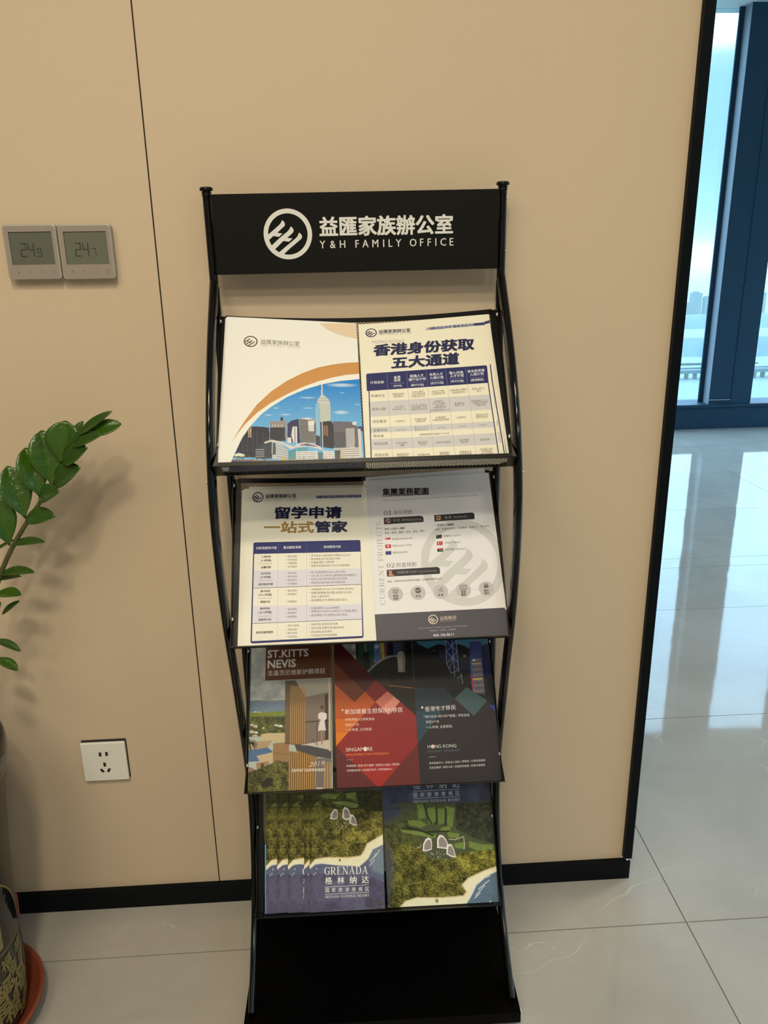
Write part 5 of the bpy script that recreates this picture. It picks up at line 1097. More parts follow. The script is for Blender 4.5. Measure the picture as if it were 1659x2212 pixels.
  ('poly', (0.0216, 0.0572, 0.0515), [(45.47, 14.32), (56.04, 13.44), (56.65, 31.68), (44.51, 41.52)], 0, 0, 4),
  ('poly', (0.0216, 0.068, 0.0584), [(60.64, 13.63), (74.87, 13.55), (73.3, 61.97), (60.16, 58.87)], 0, 0, 4),
  ('poly', (0.0132, 0.0152, 0.0148), [(53.43, 30.25), (64.0, 28.09), (66.39, 65.52), (53.52, 62.43)], 0, 0, 4),
  ('poly', (0.4208, 0.3297, 0.0242), [(85.3, -1.1), (96.27, -0.66), (95.97, 18.98), (93.39, 44.82), (87.52, 44.58)], 0, 0, 4),
  ('poly', (0.1193, 0.0474, 0.0698), [(92.34, 12.3), (98.99, 11.26), (97.44, 42.4), (92.86, 42.21)], 0, 0, 4),
  ('poly', (0.0105, 0.0108, 0.0148), [(99.58, -0.52), (110.16, -0.1), (107.96, 41.54), (98.68, 43.74)], 0, 0, 4),
  ('poly', (0.0325, 0.0506, 0.1453), [(109.5, -0.12), (118.09, 0.22), (116.02, 37.99), (109.4, 39.01)], 0, 0, 4),
  ('poly', (0.0216, 0.0264, 0.0364), [(117.43, 0.19), (135.3, 0.91), (131.59, 63.11), (117.18, 40.63)], 0, 0, 4),
  ('line', (0.159, 0.1834, 0.2219), [(117.8, 5.47), (125.75, 5.53)], 0.93),
  ('line', (0.159, 0.1834, 0.2219), [(117.57, 9.66), (125.51, 9.71)], 0.93),
  ('line', (0.159, 0.1834, 0.2219), [(117.34, 13.84), (125.27, 13.9)], 0.93),
  ('line', (0.159, 0.1834, 0.2219), [(117.11, 18.01), (125.03, 18.07)], 0.93),
  ('line', (0.159, 0.1834, 0.2219), [(116.89, 22.18), (124.79, 22.24)], 0.92),
  ('line', (0.159, 0.1834, 0.2219), [(116.66, 26.34), (124.55, 26.4)], 0.92),
  ('line', (0.159, 0.1834, 0.2219), [(116.43, 30.49), (124.32, 30.55)], 0.92),
  ('line', (0.159, 0.1834, 0.2219), [(116.2, 34.63), (124.08, 34.69)], 0.92),
  ('trees', [(55.6, 41.97), (85.68, 41.92), (87.14, 66.38), (61.2, 65.3)], 60, 0.5, 1.4, (0.0053, 0.0064, 0.0059), (0.0257, 0.0287, 0.0264), 11),
  ('poly', (0.0062, 0.0064, 0.008), [(132.65, 0.81), (167.07, 2.19), (162.31, 72.06), (130.14, 65.61)], 0, 0, 4),
  ('poly', (0.0163, 0.016, 0.0148), [(66.28, 68.07), (162.65, 66.96), (156.23, 162.01), (62.59, 157.95)], 0, 0, 4),
  ('line', (0.0491, 0.0387, 0.0311), [(76.45, 72.95), (142.62, 74.43)], 0.65),
  ('line', (0.0491, 0.0387, 0.0311), [(77.11, 75.78), (142.43, 77.49)], 0.64),
  ('line', (0.0491, 0.0387, 0.0311), [(77.76, 78.6), (142.24, 80.53)], 0.65),
  ('line', (0.0491, 0.0387, 0.0311), [(78.41, 81.42), (142.05, 83.58)], 0.65),
  ('line', (0.0491, 0.0387, 0.0311), [(79.06, 84.24), (141.86, 86.62)], 0.64),
  ('line', (0.0491, 0.0387, 0.0311), [(79.71, 87.05), (141.67, 89.65)], 0.64),
  ('line', (0.0491, 0.0387, 0.0311), [(80.36, 89.86), (141.48, 92.68)], 0.64),
  ('line', (0.1848, 0.1701, 0.1847), [(61.2, 65.3), (66.6, 60.41), (77.39, 51.88), (90.83, 43.68), (104.13, 39.57), (116.6, 39.31)], 3.37),
  ('line', (0.3111, 0.3018, 0.3179), [(66.66, 58.88), (77.44, 50.6), (90.89, 42.39), (104.2, 38.28)], 1.04),
  ('poly', (0.3203, 0.284, 0.2461), [(116.67, 68.89), (116.36, 50.92), (115.29, 39.26), (117.58, 33.52), (122.99, 30.75), (127.48, 32.63), (129.94, 37.91), (130.0, 50.19), (128.11, 69.11)], 0.3, 0, 4),
  ('poly', (0.1848, 0.1513, 0.1276), [(126.06, 34.52), (129.94, 37.91), (130.0, 50.19), (128.11, 69.11), (124.47, 68.95)], 0.4, 0, 4),
  ('poly', (0.0118, 0.0108, 0.0111), [(106.58, 67.83), (140.3, 69.87), (141.4, 94.07), (98.22, 91.62), (99.12, 73.9)], 0, 0, 4),
  ('line', (0.035, 0.031, 0.0287), [(99.73, 74.56), (141.13, 77.56)], 1.04),
  ('line', (0.4889, 0.1701, 0.0391), [(97.58, 91.6), (141.16, 97.85)], 1.03),
  ('detail', 0.25, 1.0),
 ],
 vec=[
  ('P', 1, (0.0556, 0.0059, 0.008), [(-9.83, -12.82), (9.99, -12.02), (9.44, 9.6), (14.56, 15.02), (74.15, 81.12), (54.63, 101.13), (19.67, 66.13), (-10.79, 35.38)]),
  ('P', 1, (0.1412, 0.031, 0.0132), [(-10.79, 35.38), (19.67, 66.13), (54.63, 101.13), (34.79, 118.44), (6.1, 90.91), (-11.58, 75.0)]),
  ('P', 1, (0.4771, 0.0931, 0.0201), [(-11.58, 75.0), (6.1, 90.91), (34.79, 118.44), (54.63, 101.13), (72.09, 119.78), (43.96, 147.93), (-12.97, 145.48)]),
  ('P', 1, (0.6296, 0.1513, 0.0182), [(-12.97, 145.48), (43.96, 147.93), (21.76, 170.22), (-13.43, 168.69)]),
  ('P', 1, (0.73, 0.2116, 0.0201), [(-13.43, 168.69), (21.76, 170.22), (-0.41, 192.62), (-13.75, 185.04)]),
  ('P', 1, (0.1985, 0.0122, 0.0165), [(74.15, 81.12), (93.86, 101.53), (72.1, 119.4), (54.63, 101.13)]),
  ('P', 1, (0.5891, 0.1701, 0.1276), [(94.48, 101.93), (105.85, 111.21), (83.47, 131.09), (72.1, 119.4)]),
  ('P', 1, (0.7004, 0.2669, 0.2065), [(105.85, 111.21), (116.63, 120.67), (94.35, 143.32), (83.47, 131.09)]),
  ('P', 1, (0.1193, 0.0223, 0.0264), [(-13.75, 185.04), (-0.41, 192.62), (68.18, 262.17), (67.02, 289.09), (-15.7, 285.3)]),
  ('P', 1, (0.1355, 0.0243, 0.0264), [(157.27, 184.06), (141.95, 196.72), (76.76, 262.79), (75.54, 289.49), (149.94, 292.9)]),
  ('P', 1, (0.3586, 0.0264, 0.0264), [(31.31, 224.77), (112.66, 226.03), (76.76, 262.79), (73.11, 289.37), (69.45, 289.21), (68.18, 262.17)]),
  ('T', 3, (0.8474, 0.7135, 0.696), '新加坡雇主担保(EP)移民', 17.09, 134.56, 120.29, 135.27, {'b': 0.01}),
  ('P', 3, (0.8474, 0.7135, 0.696), [(11.76, 129.51), (14.3, 129.49), (14.22, 132.71), (11.67, 132.72)]),
  ('T', 3, (0.8474, 0.7135, 0.696), 'EP高净值人士移民首选', 17.6, 147.9, 69.3, 149.03, {}),
  ('T', 3, (0.8474, 0.7135, 0.696), '快至3个月', 17.46, 157.34, 40.46, 157.6, {}),
  ('T', 3, (0.8474, 0.7135, 0.696), '一人申请, 三代移民', 17.48, 165.77, 63.75, 166.44, {}),
  ('T', 3, (0.8474, 0.7135, 0.696), 'SINGAPORE', 17.15, 199.41, 63.63, 199.78, {}),
  ('E', 4, (0.8474, 0.7135, 0.696), 51.0, 199.7, 3.24, 3.84),
  ('T', 3, (0.8231, 0.1972, 0.0364), 'EMPLOYMENT PASS IMMIGRANT', 17.15, 208.28, 92.37, 208.62, {'b': 0.02}),
  ('L', 3, (0.5891, 0.3202, 0.299), [(17.53, 216.66), (29.7, 216.84)], 0.62),
  ('T', 3, (0.8474, 0.7135, 0.696), '申请快捷 / 免签190个国家 / 资金出入自由 / 税率低', 17.24, 226.88, 109.7, 227.8, {}),
  ('T', 3, (0.8474, 0.7135, 0.696), '优质教育资源 / 先进医疗技术 / 世界金融中心', 17.39, 234.58, 96.88, 235.31, {}),
 ]),
'G': dict(tray=3, s=0.006, quad=[[0.0781, -0.004], [0.21774, -0.004], [0.22431, 0.25883], [0.07892, 0.25883]], wh=(142.5, 262.9), bg=(0.0257, 0.0233, 0.0299), ras_clip=[(-3.07, -9.43), (2.58, 8.99), (8.83, 16.64), (94.11, 100.13), (129.71, 126.15), (145.58, 143.3), (162.78, -2.87)],
 ras=[
  ('grad', (0.0257, 0.1025, 0.1991), (0.0556, 0.1701, 0.263), -3.04, 24.92),
  ('poly', (0.0082, 0.0102, 0.0156), [(-4.23, 10.36), (15.25, 21.0), (28.17, 28.07), (48.82, 20.71), (65.29, 24.65), (89.01, 22.32), (108.3, 31.31), (130.55, 27.28), (159.42, 25.16), (146.48, 135.51), (-11.01, 128.78)], 0.5, 0.3, 2),
  ('trees', [(47.93, 32.14), (107.97, 34.57), (101.9, 95.68), (77.09, 80.26), (46.42, 51.61)], 120, 0.25, 0.5, (0.0093, 0.0108, 0.0201), (0.3111, 0.2344, 0.1453), 21),
  ('poly', (0.0163, 0.0204, 0.0584), [(49.6, 32.21), (63.07, 31.12), (63.24, 49.05), (50.11, 46.89)], 0, 0, 4),
  ('poly', (0.0163, 0.0185, 0.0421), [(87.43, 48.41), (104.34, 45.85), (102.78, 70.08), (86.32, 69.4)], 0, 0, 4),
  ('poly', (0.018, 0.0287, 0.122), [(64.78, -3.42), (84.22, -2.65), (83.19, 40.1), (84.05, 58.0), (84.38, 72.54), (74.56, 52.76), (62.84, 53.9)], 0, 0, 4),
  ('poly', (0.0105, 0.0122, 0.0242), [(62.84, 53.9), (74.56, 52.76), (84.38, 72.54), (88.86, 95.13), (74.49, 81.76), (64.1, 68.48)], 0, 0, 4),
  ('line', (0.3111, 0.359, 0.4583), [(63.27, 14.71), (61.74, 57.09)], 0.83),
  ('line', (0.3111, 0.359, 0.4583), [(82.72, 13.84), (83.02, 69.26)], 0.84),
  ('line', (0.3111, 0.359, 0.4583), [(75.06, 12.71), (74.63, 80.16)], 0.84),
  ('line', (0.3111, 0.359, 0.4583), [(63.27, 14.71), (82.8, 35.19)], 0.83),
  ('line', (0.3111, 0.359, 0.4583), [(83.24, 15.51), (62.66, 36.0)], 0.84),
  ('line', (0.3111, 0.359, 0.4583), [(62.66, 36.0), (81.86, 54.68)], 0.84),
  ('line', (0.3111, 0.359, 0.4583), [(82.72, 36.0), (62.24, 57.11)], 0.84),
  ('line', (0.3111, 0.359, 0.4583), [(76.1, 44.7), (65.88, 66.95)], 0.83),
  ('line', (0.3111, 0.359, 0.4583), [(74.68, 60.85), (84.38, 72.54)], 0.82),
  ('line', (0.3111, 0.359, 0.4583), [(83.02, 69.26), (67.66, 75.06)], 0.83),
  ('line', (0.3111, 0.359, 0.4583), [(86.55, 75.84), (88.19, 93.51)], 0.82),
  ('line', (0.3111, 0.359, 0.4583), [(79.19, 84.35), (87.96, 78.31)], 0.82),
  ('line', (0.3111, 0.359, 0.4583), [(62.24, 57.11), (68.49, 75.09)], 0.82),
  ('poly', (0.0325, 0.0474, 0.171), [(107.52, 18.95), (129.85, 18.2), (128.89, 54.98), (126.44, 117.34), (105.45, 109.33), (104.11, 73.35)], 0, 0, 4),
  ('poly', (0.41, 0.0361, 0.122), [(103.8, 79.77), (107.91, 81.54), (107.16, 108.61), (105.05, 110.11)], 0, 0, 4),
  ('poly', (0.0461, 0.1074, 0.299), [(105.85, 52.41), (109.5, 52.56), (108.07, 79.95), (104.13, 79.78)], 0, 0, 4),
  ('line', (0.6574, 0.0474, 0.0515), [(119.39, 18.28), (123.45, 18.11)], 1.34),
  ('line', (0.5631, 0.3691, 0.1333), [(109.91, 51.77), (125.96, 51.29)], 0.83),
  ('line', (0.3111, 0.2344, 0.122), [(109.77, 54.2), (125.98, 53.72)], 0.83),
  ('line', (0.1916, 0.2754, 0.3477), [(109.62, 56.62), (126.0, 56.16)], 0.83),
  ('line', (0.6296, 0.4675, 0.1847), [(109.48, 59.05), (126.02, 58.59)], 0.83),
  ('line', (0.5631, 0.3691, 0.1333), [(109.33, 61.47), (126.05, 61.02)], 0.83),
  ('line', (0.3111, 0.2344, 0.122), [(109.19, 63.89), (126.07, 63.45)], 0.83),
  ('line', (0.1916, 0.2754, 0.3477), [(109.05, 66.31), (126.09, 65.88)], 0.82),
  ('line', (0.6296, 0.4675, 0.1847), [(108.9, 68.72), (126.11, 68.3)], 0.83),
  ('line', (0.5631, 0.3691, 0.1333), [(108.76, 71.13), (126.13, 70.72)], 0.82),
  ('line', (0.3111, 0.2344, 0.122), [(108.61, 73.54), (126.16, 73.14)], 0.83),
  ('line', (0.1916, 0.2754, 0.3477), [(108.47, 75.95), (126.18, 75.55)], 0.82),
  ('line', (0.6296, 0.4675, 0.1847), [(108.33, 78.35), (126.2, 77.97)], 0.82),
  ('line', (0.5631, 0.3691, 0.1333), [(108.19, 80.75), (126.22, 80.38)], 0.82),
  ('line', (0.3111, 0.2344, 0.122), [(108.04, 83.15), (126.24, 82.79)], 0.82),
  ('line', (0.1916, 0.2754, 0.3477), [(107.9, 85.55), (126.27, 85.19)], 0.82),
  ('line', (0.6296, 0.4675, 0.1847), [(107.76, 87.94), (126.29, 87.59)], 0.82),
  ('line', (0.5631, 0.3691, 0.1333), [(107.62, 90.33), (126.31, 90.0)], 0.81),
  ('line', (0.3111, 0.2344, 0.122), [(107.48, 92.72), (126.33, 92.39)], 0.81),
  ('line', (0.1916, 0.2754, 0.3477), [(107.33, 95.11), (126.35, 94.79)], 0.82),
  ('line', (0.6296, 0.4675, 0.1847), [(107.19, 97.49), (126.37, 97.18)], 0.82),
  ('line', (0.5631, 0.3691, 0.1333), [(107.05, 99.87), (126.4, 99.57)], 0.82),
  ('line', (0.3111, 0.2344, 0.122), [(106.91, 102.25), (126.42, 101.96)], 0.82),
  ('line', (0.1916, 0.2754, 0.3477), [(106.77, 104.63), (126.44, 104.35)], 0.82),
  ('line', (0.6296, 0.4675, 0.1847), [(106.63, 107.0), (126.46, 106.73)], 0.81),
  ('line', (0.5631, 0.3691, 0.1333), [(106.49, 109.38), (126.48, 109.11)], 0.81),
  ('line', (0.3111, 0.2344, 0.122), [(106.35, 111.74), (126.5, 111.49)], 0.81),
  ('line', (0.6859, 0.5033, 0.1011), [(109.18, 59.04), (123.84, 58.67)], 1.49),
  ('line', (0.73, 0.5407, 0.0698), [(108.49, 87.17), (123.83, 86.69)], 1.97),
  ('ell', (0.8071, 0.7986, 0.7666), 112.78, 53.02, 2.99, 1.5, 0.3),
  ('poly', (0.0198, 0.0243, 0.1061), [(130.73, 25.65), (144.51, 22.91), (151.97, 88.19), (132.67, 84.18)], 0.6, 0.4, 1.5),
  ('ell', (0.3111, 0.1972, 0.0515), 39.91, 32.14, 3.0, 0.83, 0.4),
  ('ell', (0.1916, 0.1637, 0.1453), 96.11, 44.7, 2.66, 2.33, 0.4),
  ('detail', 0.3, 1.0),
 ],
 vec=[
  ('P', 1, (0.0099, 0.0115, 0.0165), [(-4.76, -9.49), (2.58, 8.99), (8.83, 16.64), (94.11, 100.13), (70.36, 119.69), (54.12, 100.03), (-10.86, 97.31)]),
  ('P', 1, (0.0216, 0.0361, 0.0549), [(-10.86, 97.31), (54.12, 100.03), (69.55, 119.66), (46.06, 140.59), (-13.13, 138.04)]),
  ('P', 1, (0.0257, 0.0607, 0.0962), [(-13.13, 138.04), (46.06, 140.59), (1.1, 193.41), (-15.0, 171.95)]),
  ('P', 1, (0.0523, 0.0977, 0.122), [(94.08, 100.44), (129.76, 125.68), (102.82, 152.06), (71.17, 119.73)]),
  ('P', 1, (0.0279, 0.0506, 0.2807), [(131.67, 134.88), (149.97, 133.3), (148.07, 149.65), (140.36, 143.86)]),
  ('T', 3, (0.6227, 0.6271, 0.6584), '香港专才移民', 15.85, 136.33, 71.44, 135.12, {'b': 0.01}),
  ('P', 3, (0.6227, 0.6271, 0.6584), [(9.75, 131.23), (13.3, 131.07), (13.06, 134.8), (9.51, 134.96)]),
  ('T', 3, (0.6227, 0.6271, 0.6584), '「境外身份+境外资产配置」移民首选', 13.38, 149.44, 95.05, 149.55, {}),
  ('T', 3, (0.6227, 0.6271, 0.6584), '快至3个月', 16.29, 158.54, 39.08, 158.6, {}),
  ('T', 3, (0.6227, 0.6271, 0.6584), '一人申请, 全家获批', 15.68, 167.76, 62.26, 167.64, {}),
  ('T', 3, (0.6227, 0.6271, 0.6584), 'HONG KONG', 16.33, 200.62, 66.86, 201.04, {}),
  ('E', 4, (0.7451, 0.5407, 0.5203), 25.73, 200.73, 2.82, 3.33),
  ('T', 3, (0.0995, 0.1395, 0.1847), 'SPECIALIST IMMIGRANT', 16.57, 208.8, 72.58, 209.18, {}),
  ('L', 3, (0.41, 0.3691, 0.3737), [(17.5, 218.18), (29.49, 218.27)], 0.78),
  ('T', 3, (0.6227, 0.6271, 0.6584), '世界金融中心 / 资金出入自由 / 税率低 / 方便全球通商', 17.25, 228.82, 115.21, 227.84, {}),
  ('T', 3, (0.6227, 0.6271, 0.6584), '无语言要求 / 国际公民 / 较高移民政策 / 优质中英教育', 17.05, 236.44, 114.06, 235.89, {}),
 ]),
'H': dict(tray=4, s=0.012, quad=[[-0.12441, 0.04215], [0.01346, 0.04507], [0.01146, 0.24964], [-0.12564, 0.24964]], wh=(137.5, 206.0), bg=(0.1042, 0.107, 0.1874), ras_clip=None,
 ras=[
  ('grad', (0.0474, 0.0627, 0.0221), (0.0898, 0.097, 0.0265), -1.86, 115.46),
  ('tex', [(-10.25, -18.99), (159.07, -15.24), (154.01, 127.66), (-11.75, 121.2)], (0.0282, 0.0367, 0.0129), (0.1368, 0.1592, 0.0399), 5, 31),
  ('poly', (0.1815, 0.2654, 0.0602), [(14.76, 3.9), (33.33, 1.96), (53.49, 6.45), (49.99, 12.74), (29.82, 10.63)], 0.8, 0.15, 3),
  ('poly', (0.1815, 0.2654, 0.0602), [(41.46, 18.87), (65.08, 16.31), (95.25, 23.49), (88.33, 30.47), (64.91, 24.26)], 0.8, 0.15, 3),
  ('poly', (0.1815, 0.2654, 0.0602), [(68.74, 3.63), (89.06, 1.72), (87.07, 13.69), (71.93, 11.7)], 0.8, 0.15, 3),
  ('poly', (0.1815, 0.2654, 0.0602), [(2.8, 17.86), (16.26, 16.63), (22.89, 23.13), (6.07, 24.26)], 0.8, 0.15, 3),
  ('poly', (0.1815, 0.2654, 0.0602), [(95.88, 63.12), (129.59, 57.87), (132.7, 65.87), (105.67, 72.87)], 0.8, 0.15, 3),
  ('wor', [(-10.69, 22.23), (39.6, 28.33), (148.82, 36.17), (147.41, 77.4), (110.14, 91.8), (102.95, 110.2), (54.56, 117.62), (11.45, 118.28), (-11.84, 128.78)], (0.0179, 0.0203, 0.0076), (0.3416, 0.3111, 0.0681), 2.0, 33, 1.0),
  ('wor', [(60.67, 65.14), (146.87, 44.09), (145.74, 77.35), (111.86, 90.3), (71.72, 93.56)], (0.0385, 0.0395, 0.01), (0.5499, 0.4993, 0.1108), 1.5, 39, 1.2),
  ('wor', [(-10.37, -7.83), (40.21, -5.06), (-0.74, 31.94), (-10.79, 31.66)], (0.0198, 0.0266, 0.01), (0.1199, 0.1405, 0.0429), 1.6, 40, 1.0),
  ('wor', [(89.32, -8.73), (150.3, -7.31), (148.77, 37.76), (106.68, 36.55), (91.88, 23.4)], (0.0145, 0.0184, 0.0087), (0.0809, 0.0876, 0.0315), 1.2, 41, 1.0),
  ('poly', (0.2029, 0.2654, 0.081), [(16.42, 5.53), (33.32, 2.76), (55.16, 7.29), (50.01, 11.94), (29.83, 9.84)], 0.7, 0.12, 3),
  ('poly', (0.2029, 0.2654, 0.081), [(43.12, 19.71), (65.07, 17.11), (93.56, 23.45), (86.69, 28.83), (64.92, 23.95)], 0.7, 0.12, 3),
  ('poly', (0.2029, 0.2654, 0.081), [(68.74, 3.63), (89.06, 1.72), (87.09, 12.89), (71.93, 11.7)], 0.7, 0.12, 3),
  ('line', (0.0238, 0.0314, 0.0129), [(-0.54, 16.19), (23.03, 13.63), (39.77, 18.83)], 1.51),
  ('line', (0.0238, 0.0314, 0.0129), [(22.92, 20.76), (48.0, 28.56), (73.18, 30.84), (95.06, 30.66)], 1.52),
  ('line', (0.0238, 0.0314, 0.0129), [(39.86, 14.07), (65.1, 15.52), (86.95, 18.48)], 1.52),
  ('poly', (0.7531, 0.5922, 0.3593), [(-6.88, 128.98), (0.6, 125.47), (9.82, 116.23), (29.75, 113.62), (71.21, 115.49), (94.54, 113.29), (101.08, 105.48), (106.76, 93.24), (135.65, 78.27), (147.57, 72.67), (147.3, 80.55), (111.49, 102.75), (101.03, 119.4), (71.08, 121.33), (13.05, 122.15), (-6.95, 135.03)], 0.8, 0, 4),
  ('poly', (0.88, 0.8572, 0.6286), [(-6.9, 130.49), (0.57, 127.45), (9.79, 118.21), (29.72, 115.61), (71.17, 117.49), (94.49, 115.29), (103.04, 107.1), (108.39, 94.86), (135.59, 80.15), (147.52, 74.25), (146.88, 93.1), (118.14, 103.78), (108.51, 119.69), (92.38, 132.15), (54.32, 129.1), (21.28, 124.75), (9.69, 125.83), (1.33, 132.63), (-6.97, 136.54)], 0.5, 0, 4),
  ('poly', (0.1199, 0.1405, 0.2433), [(-11.93, 137.85), (1.33, 132.33), (9.69, 125.67), (21.29, 124.6), (54.33, 128.95), (92.38, 131.99), (108.51, 119.69), (118.14, 103.78), (146.9, 92.32), (142.05, 233.48), (-12.89, 225.51)], 0.8, 0.1, 6),
  ('tex', [(-11.97, 140.87), (103.62, 145.63), (144.38, 165.72), (142.05, 233.48), (-12.89, 225.51)], (0.0809, 0.0745, 0.1462), (0.1368, 0.1405, 0.2433), 18, 35),
  ('poly', (0.1956, 0.2567, 0.3381), [(109.29, 121.26), (119.78, 104.61), (146.88, 93.1), (144.91, 150.43), (117.0, 141.58)], 2.5, 0.1, 3),
  ('line', (0.6838, 0.7021, 0.722), [(112.52, 124.48), (124.58, 111.01)], 1.17),
  ('line', (0.6838, 0.7021, 0.722), [(121.06, 117.08), (131.44, 105.04)], 1.17),
  ('line', (0.6838, 0.7021, 0.722), [(110.64, 132.11), (120.92, 121.72)], 1.16),
  ('ell', (0.8518, 0.8746, 0.88), 7.47, 142.87, 0.82, 1.81, 0.3),
  ('ell', (0.8518, 0.8746, 0.88), 10.8, 140.29, 0.83, 1.82, 0.3),
  ('ell', (0.8518, 0.8746, 0.88), 12.89, 132.79, 0.83, 1.82, 0.3),
  ('ell', (0.2104, 0.0704, 0.0565), 56.17, 119.99, 2.32, 2.65, 0.8),
  ('trees', [(96.99, 205.83), (102.37, 189.58), (119.09, 181.3), (129.17, 175.7), (144.12, 173.33), (142.31, 226.04), (96.5, 223.69)], 70, 0.8, 2.0, (0.0385, 0.0367, 0.02), (0.131, 0.1176, 0.0399), 37),
  ('trees', [(32.64, 42.32), (92.94, 47.25), (95.71, 69.4), (48.91, 67.89)], 40, 0.5, 1.1, (0.3416, 0.3406, 0.3078), (0.88, 0.88, 0.88), 38),
  ('poly', (0.8689, 0.8572, 0.8406), [(39.24, 48.02), (41.44, 37.85), (47.97, 30.14), (52.15, 31.05), (54.22, 36.64), (53.68, 46.87), (45.93, 49.0)], 0.2, 0, 4),
  ('poly', (0.303, 0.2654, 0.2698), [(42.3, 46.41), (43.88, 39.09), (48.58, 33.54), (51.59, 34.2), (53.08, 38.22), (52.69, 45.58), (47.11, 47.12)], 0.2, 0, 4),
  ('poly', (0.8689, 0.8572, 0.8406), [(62.73, 47.14), (63.06, 32.14), (67.38, 26.87), (74.84, 31.68), (79.16, 47.63), (71.02, 51.33)], 0.2, 0, 4),
  ('poly', (0.303, 0.2654, 0.2698), [(65.34, 45.65), (65.58, 34.85), (68.69, 31.06), (74.06, 34.52), (77.17, 46.0), (71.31, 48.67)], 0.2, 0, 4),
  ('poly', (0.8689, 0.8572, 0.8406), [(74.62, 55.37), (77.99, 40.49), (83.33, 42.22), (87.83, 50.26), (89.73, 61.35), (82.88, 60.35)], 0.2, 0, 4),
  ('poly', (0.303, 0.2654, 0.2698), [(77.54, 54.99), (79.98, 44.28), (83.82, 45.53), (87.06, 51.31), (88.42, 59.3), (83.49, 58.58)], 0.2, 0, 4),
  ('line', (0.7064, 0.6944, 0.722), [(-5.31, 135.85), (1.34, 131.73), (10.02, 125.38), (21.3, 123.99), (54.33, 128.64), (92.39, 131.69), (108.52, 119.38), (118.15, 103.46), (145.23, 92.26)], 1.32),
  ('detail', 0.16, 0.9),
 ],
 vec=[
  ('T', 3, (0.8689, 0.88, 0.88), 'GRENADA', 27.2, 137.31, 107.96, 138.76, {'sf': 1, 'sy': 1.05}),
  ('L', 2, (0.8689, 0.88, 0.88), [(27.73, 164.54), (108.87, 164.31)], 0.66),
  ('L', 2, (0.8689, 0.88, 0.88), [(27.52, 176.68), (108.84, 176.9)], 0.66),
  ('T', 3, (0.8689, 0.88, 0.88), 'GRENADA NATIONAL RESORT', 27.45, 181.02, 109.18, 181.9, {'sf': 1, 'sy': 1.0}),
  ('T', 3, (0.8689, 0.88, 0.88), '格', 28.24, 154.01, 41.09, 154.25, {'b': 0.02}),
  ('T', 3, (0.8689, 0.88, 0.88), '林', 50.83, 154.36, 63.7, 154.61, {'b': 0.02}),
  ('T', 3, (0.8689, 0.88, 0.88), '纳', 73.44, 154.72, 86.32, 154.97, {'b': 0.02}),
  ('T', 3, (0.8689, 0.88, 0.88), '达', 96.07, 155.08, 108.97, 155.32, {'b': 0.02}),
  ('T', 3, (0.8689, 0.88, 0.88), '国', 27.97, 169.96, 35.2, 170.13, {}),
  ('T', 3, (0.8689, 0.88, 0.88), '家', 40.3, 170.14, 47.54, 170.31, {}),
  ('T', 3, (0.8689, 0.88, 0.88), '旅', 52.64, 170.33, 59.88, 170.5, {}),
  ('T', 3, (0.8689, 0.88, 0.88), '游', 64.99, 170.51, 72.23, 170.69, {}),
  ('T', 3, (0.8689, 0.88, 0.88), '度', 77.34, 170.7, 84.59, 170.87, {}),
  ('T', 3, (0.8689, 0.88, 0.88), '假', 89.7, 170.89, 96.96, 171.06, {}),
  ('T', 3, (0.8689, 0.88, 0.88), '区', 102.07, 171.08, 109.33, 171.25, {}),
 ]),
'I': dict(tray=4, s=0.006, quad=[[0.01484, -0.032], [0.22267, -0.032], [0.22337, 0.24964], [0.01669, 0.24964]], wh=(207.3, 281.6), bg=(0.0686, 0.0923, 0.0766), ras_clip=None,
 ras=[
  ('grad', (0.0474, 0.059, 0.1338), (0.0686, 0.0876, 0.1462), 50.07, 103.33),
  ('tex', [(-2.8, 12.73), (238.79, 23.43), (231.23, 111.96), (-7.06, 101.07)], (0.0357, 0.0455, 0.1055), (0.0767, 0.097, 0.173), 22, 41),
  ('poly', (0.0809, 0.102, 0.0529), [(-7.79, 116.19), (32.08, 100.46), (95.07, 101.73), (145.95, 107.26), (223.29, 104.37), (213.28, 320.75), (-17.17, 309.44)], 2.5, 0.15, 6),
  ('poly', (0.054, 0.0704, 0.1163), [(-7.49, 109.83), (31.82, 105.25), (34.6, 116.55), (16.92, 130.03), (-8.71, 135.18)], 3, 0, 4),
  ('trees', [(1.85, 92.66), (17.3, 90.16), (53.1, 90.18), (53.7, 109.45), (26.21, 114.57), (0.82, 113.4)], 50, 0.25, 0.5, (0.1145, 0.1345, 0.2265), (0.4986, 0.538, 0.69), 42),
  ('tex', [(-3.96, 141.72), (59.36, 128.82), (72.43, 192.24), (150.63, 272.64), (-10.4, 272.39)], (0.0282, 0.0367, 0.0221), (0.1199, 0.1405, 0.0429), 7, 43),
  ('poly', (0.0331, 0.0424, 0.0342), [(139.13, 106.95), (217.76, 108.94), (211.55, 183.19), (166.94, 168.56), (135.97, 151.36)], 1.5, 0.35, 1.6),
  ('wor', [(139.13, 106.95), (217.76, 108.94), (211.55, 183.19), (166.94, 168.56), (135.97, 151.36)], (0.0179, 0.0244, 0.02), (0.1042, 0.1176, 0.0681), 1.2, 44, 1.0),
  ('poly', (0.1815, 0.2654, 0.0681), [(64.16, 105.13), (77.86, 104.15), (79.68, 129.76), (65.94, 132.3)], 0.7, 0.12, 3),
  ('poly', (0.1815, 0.2654, 0.0681), [(84.16, 112.44), (99.55, 111.55), (99.59, 137.02), (83.96, 142.63)], 0.7, 0.12, 3),
  ('poly', (0.1815, 0.2654, 0.0681), [(102.74, 114.89), (116.45, 113.92), (114.62, 140.89), (102.56, 143.49)], 0.7, 0.12, 3),
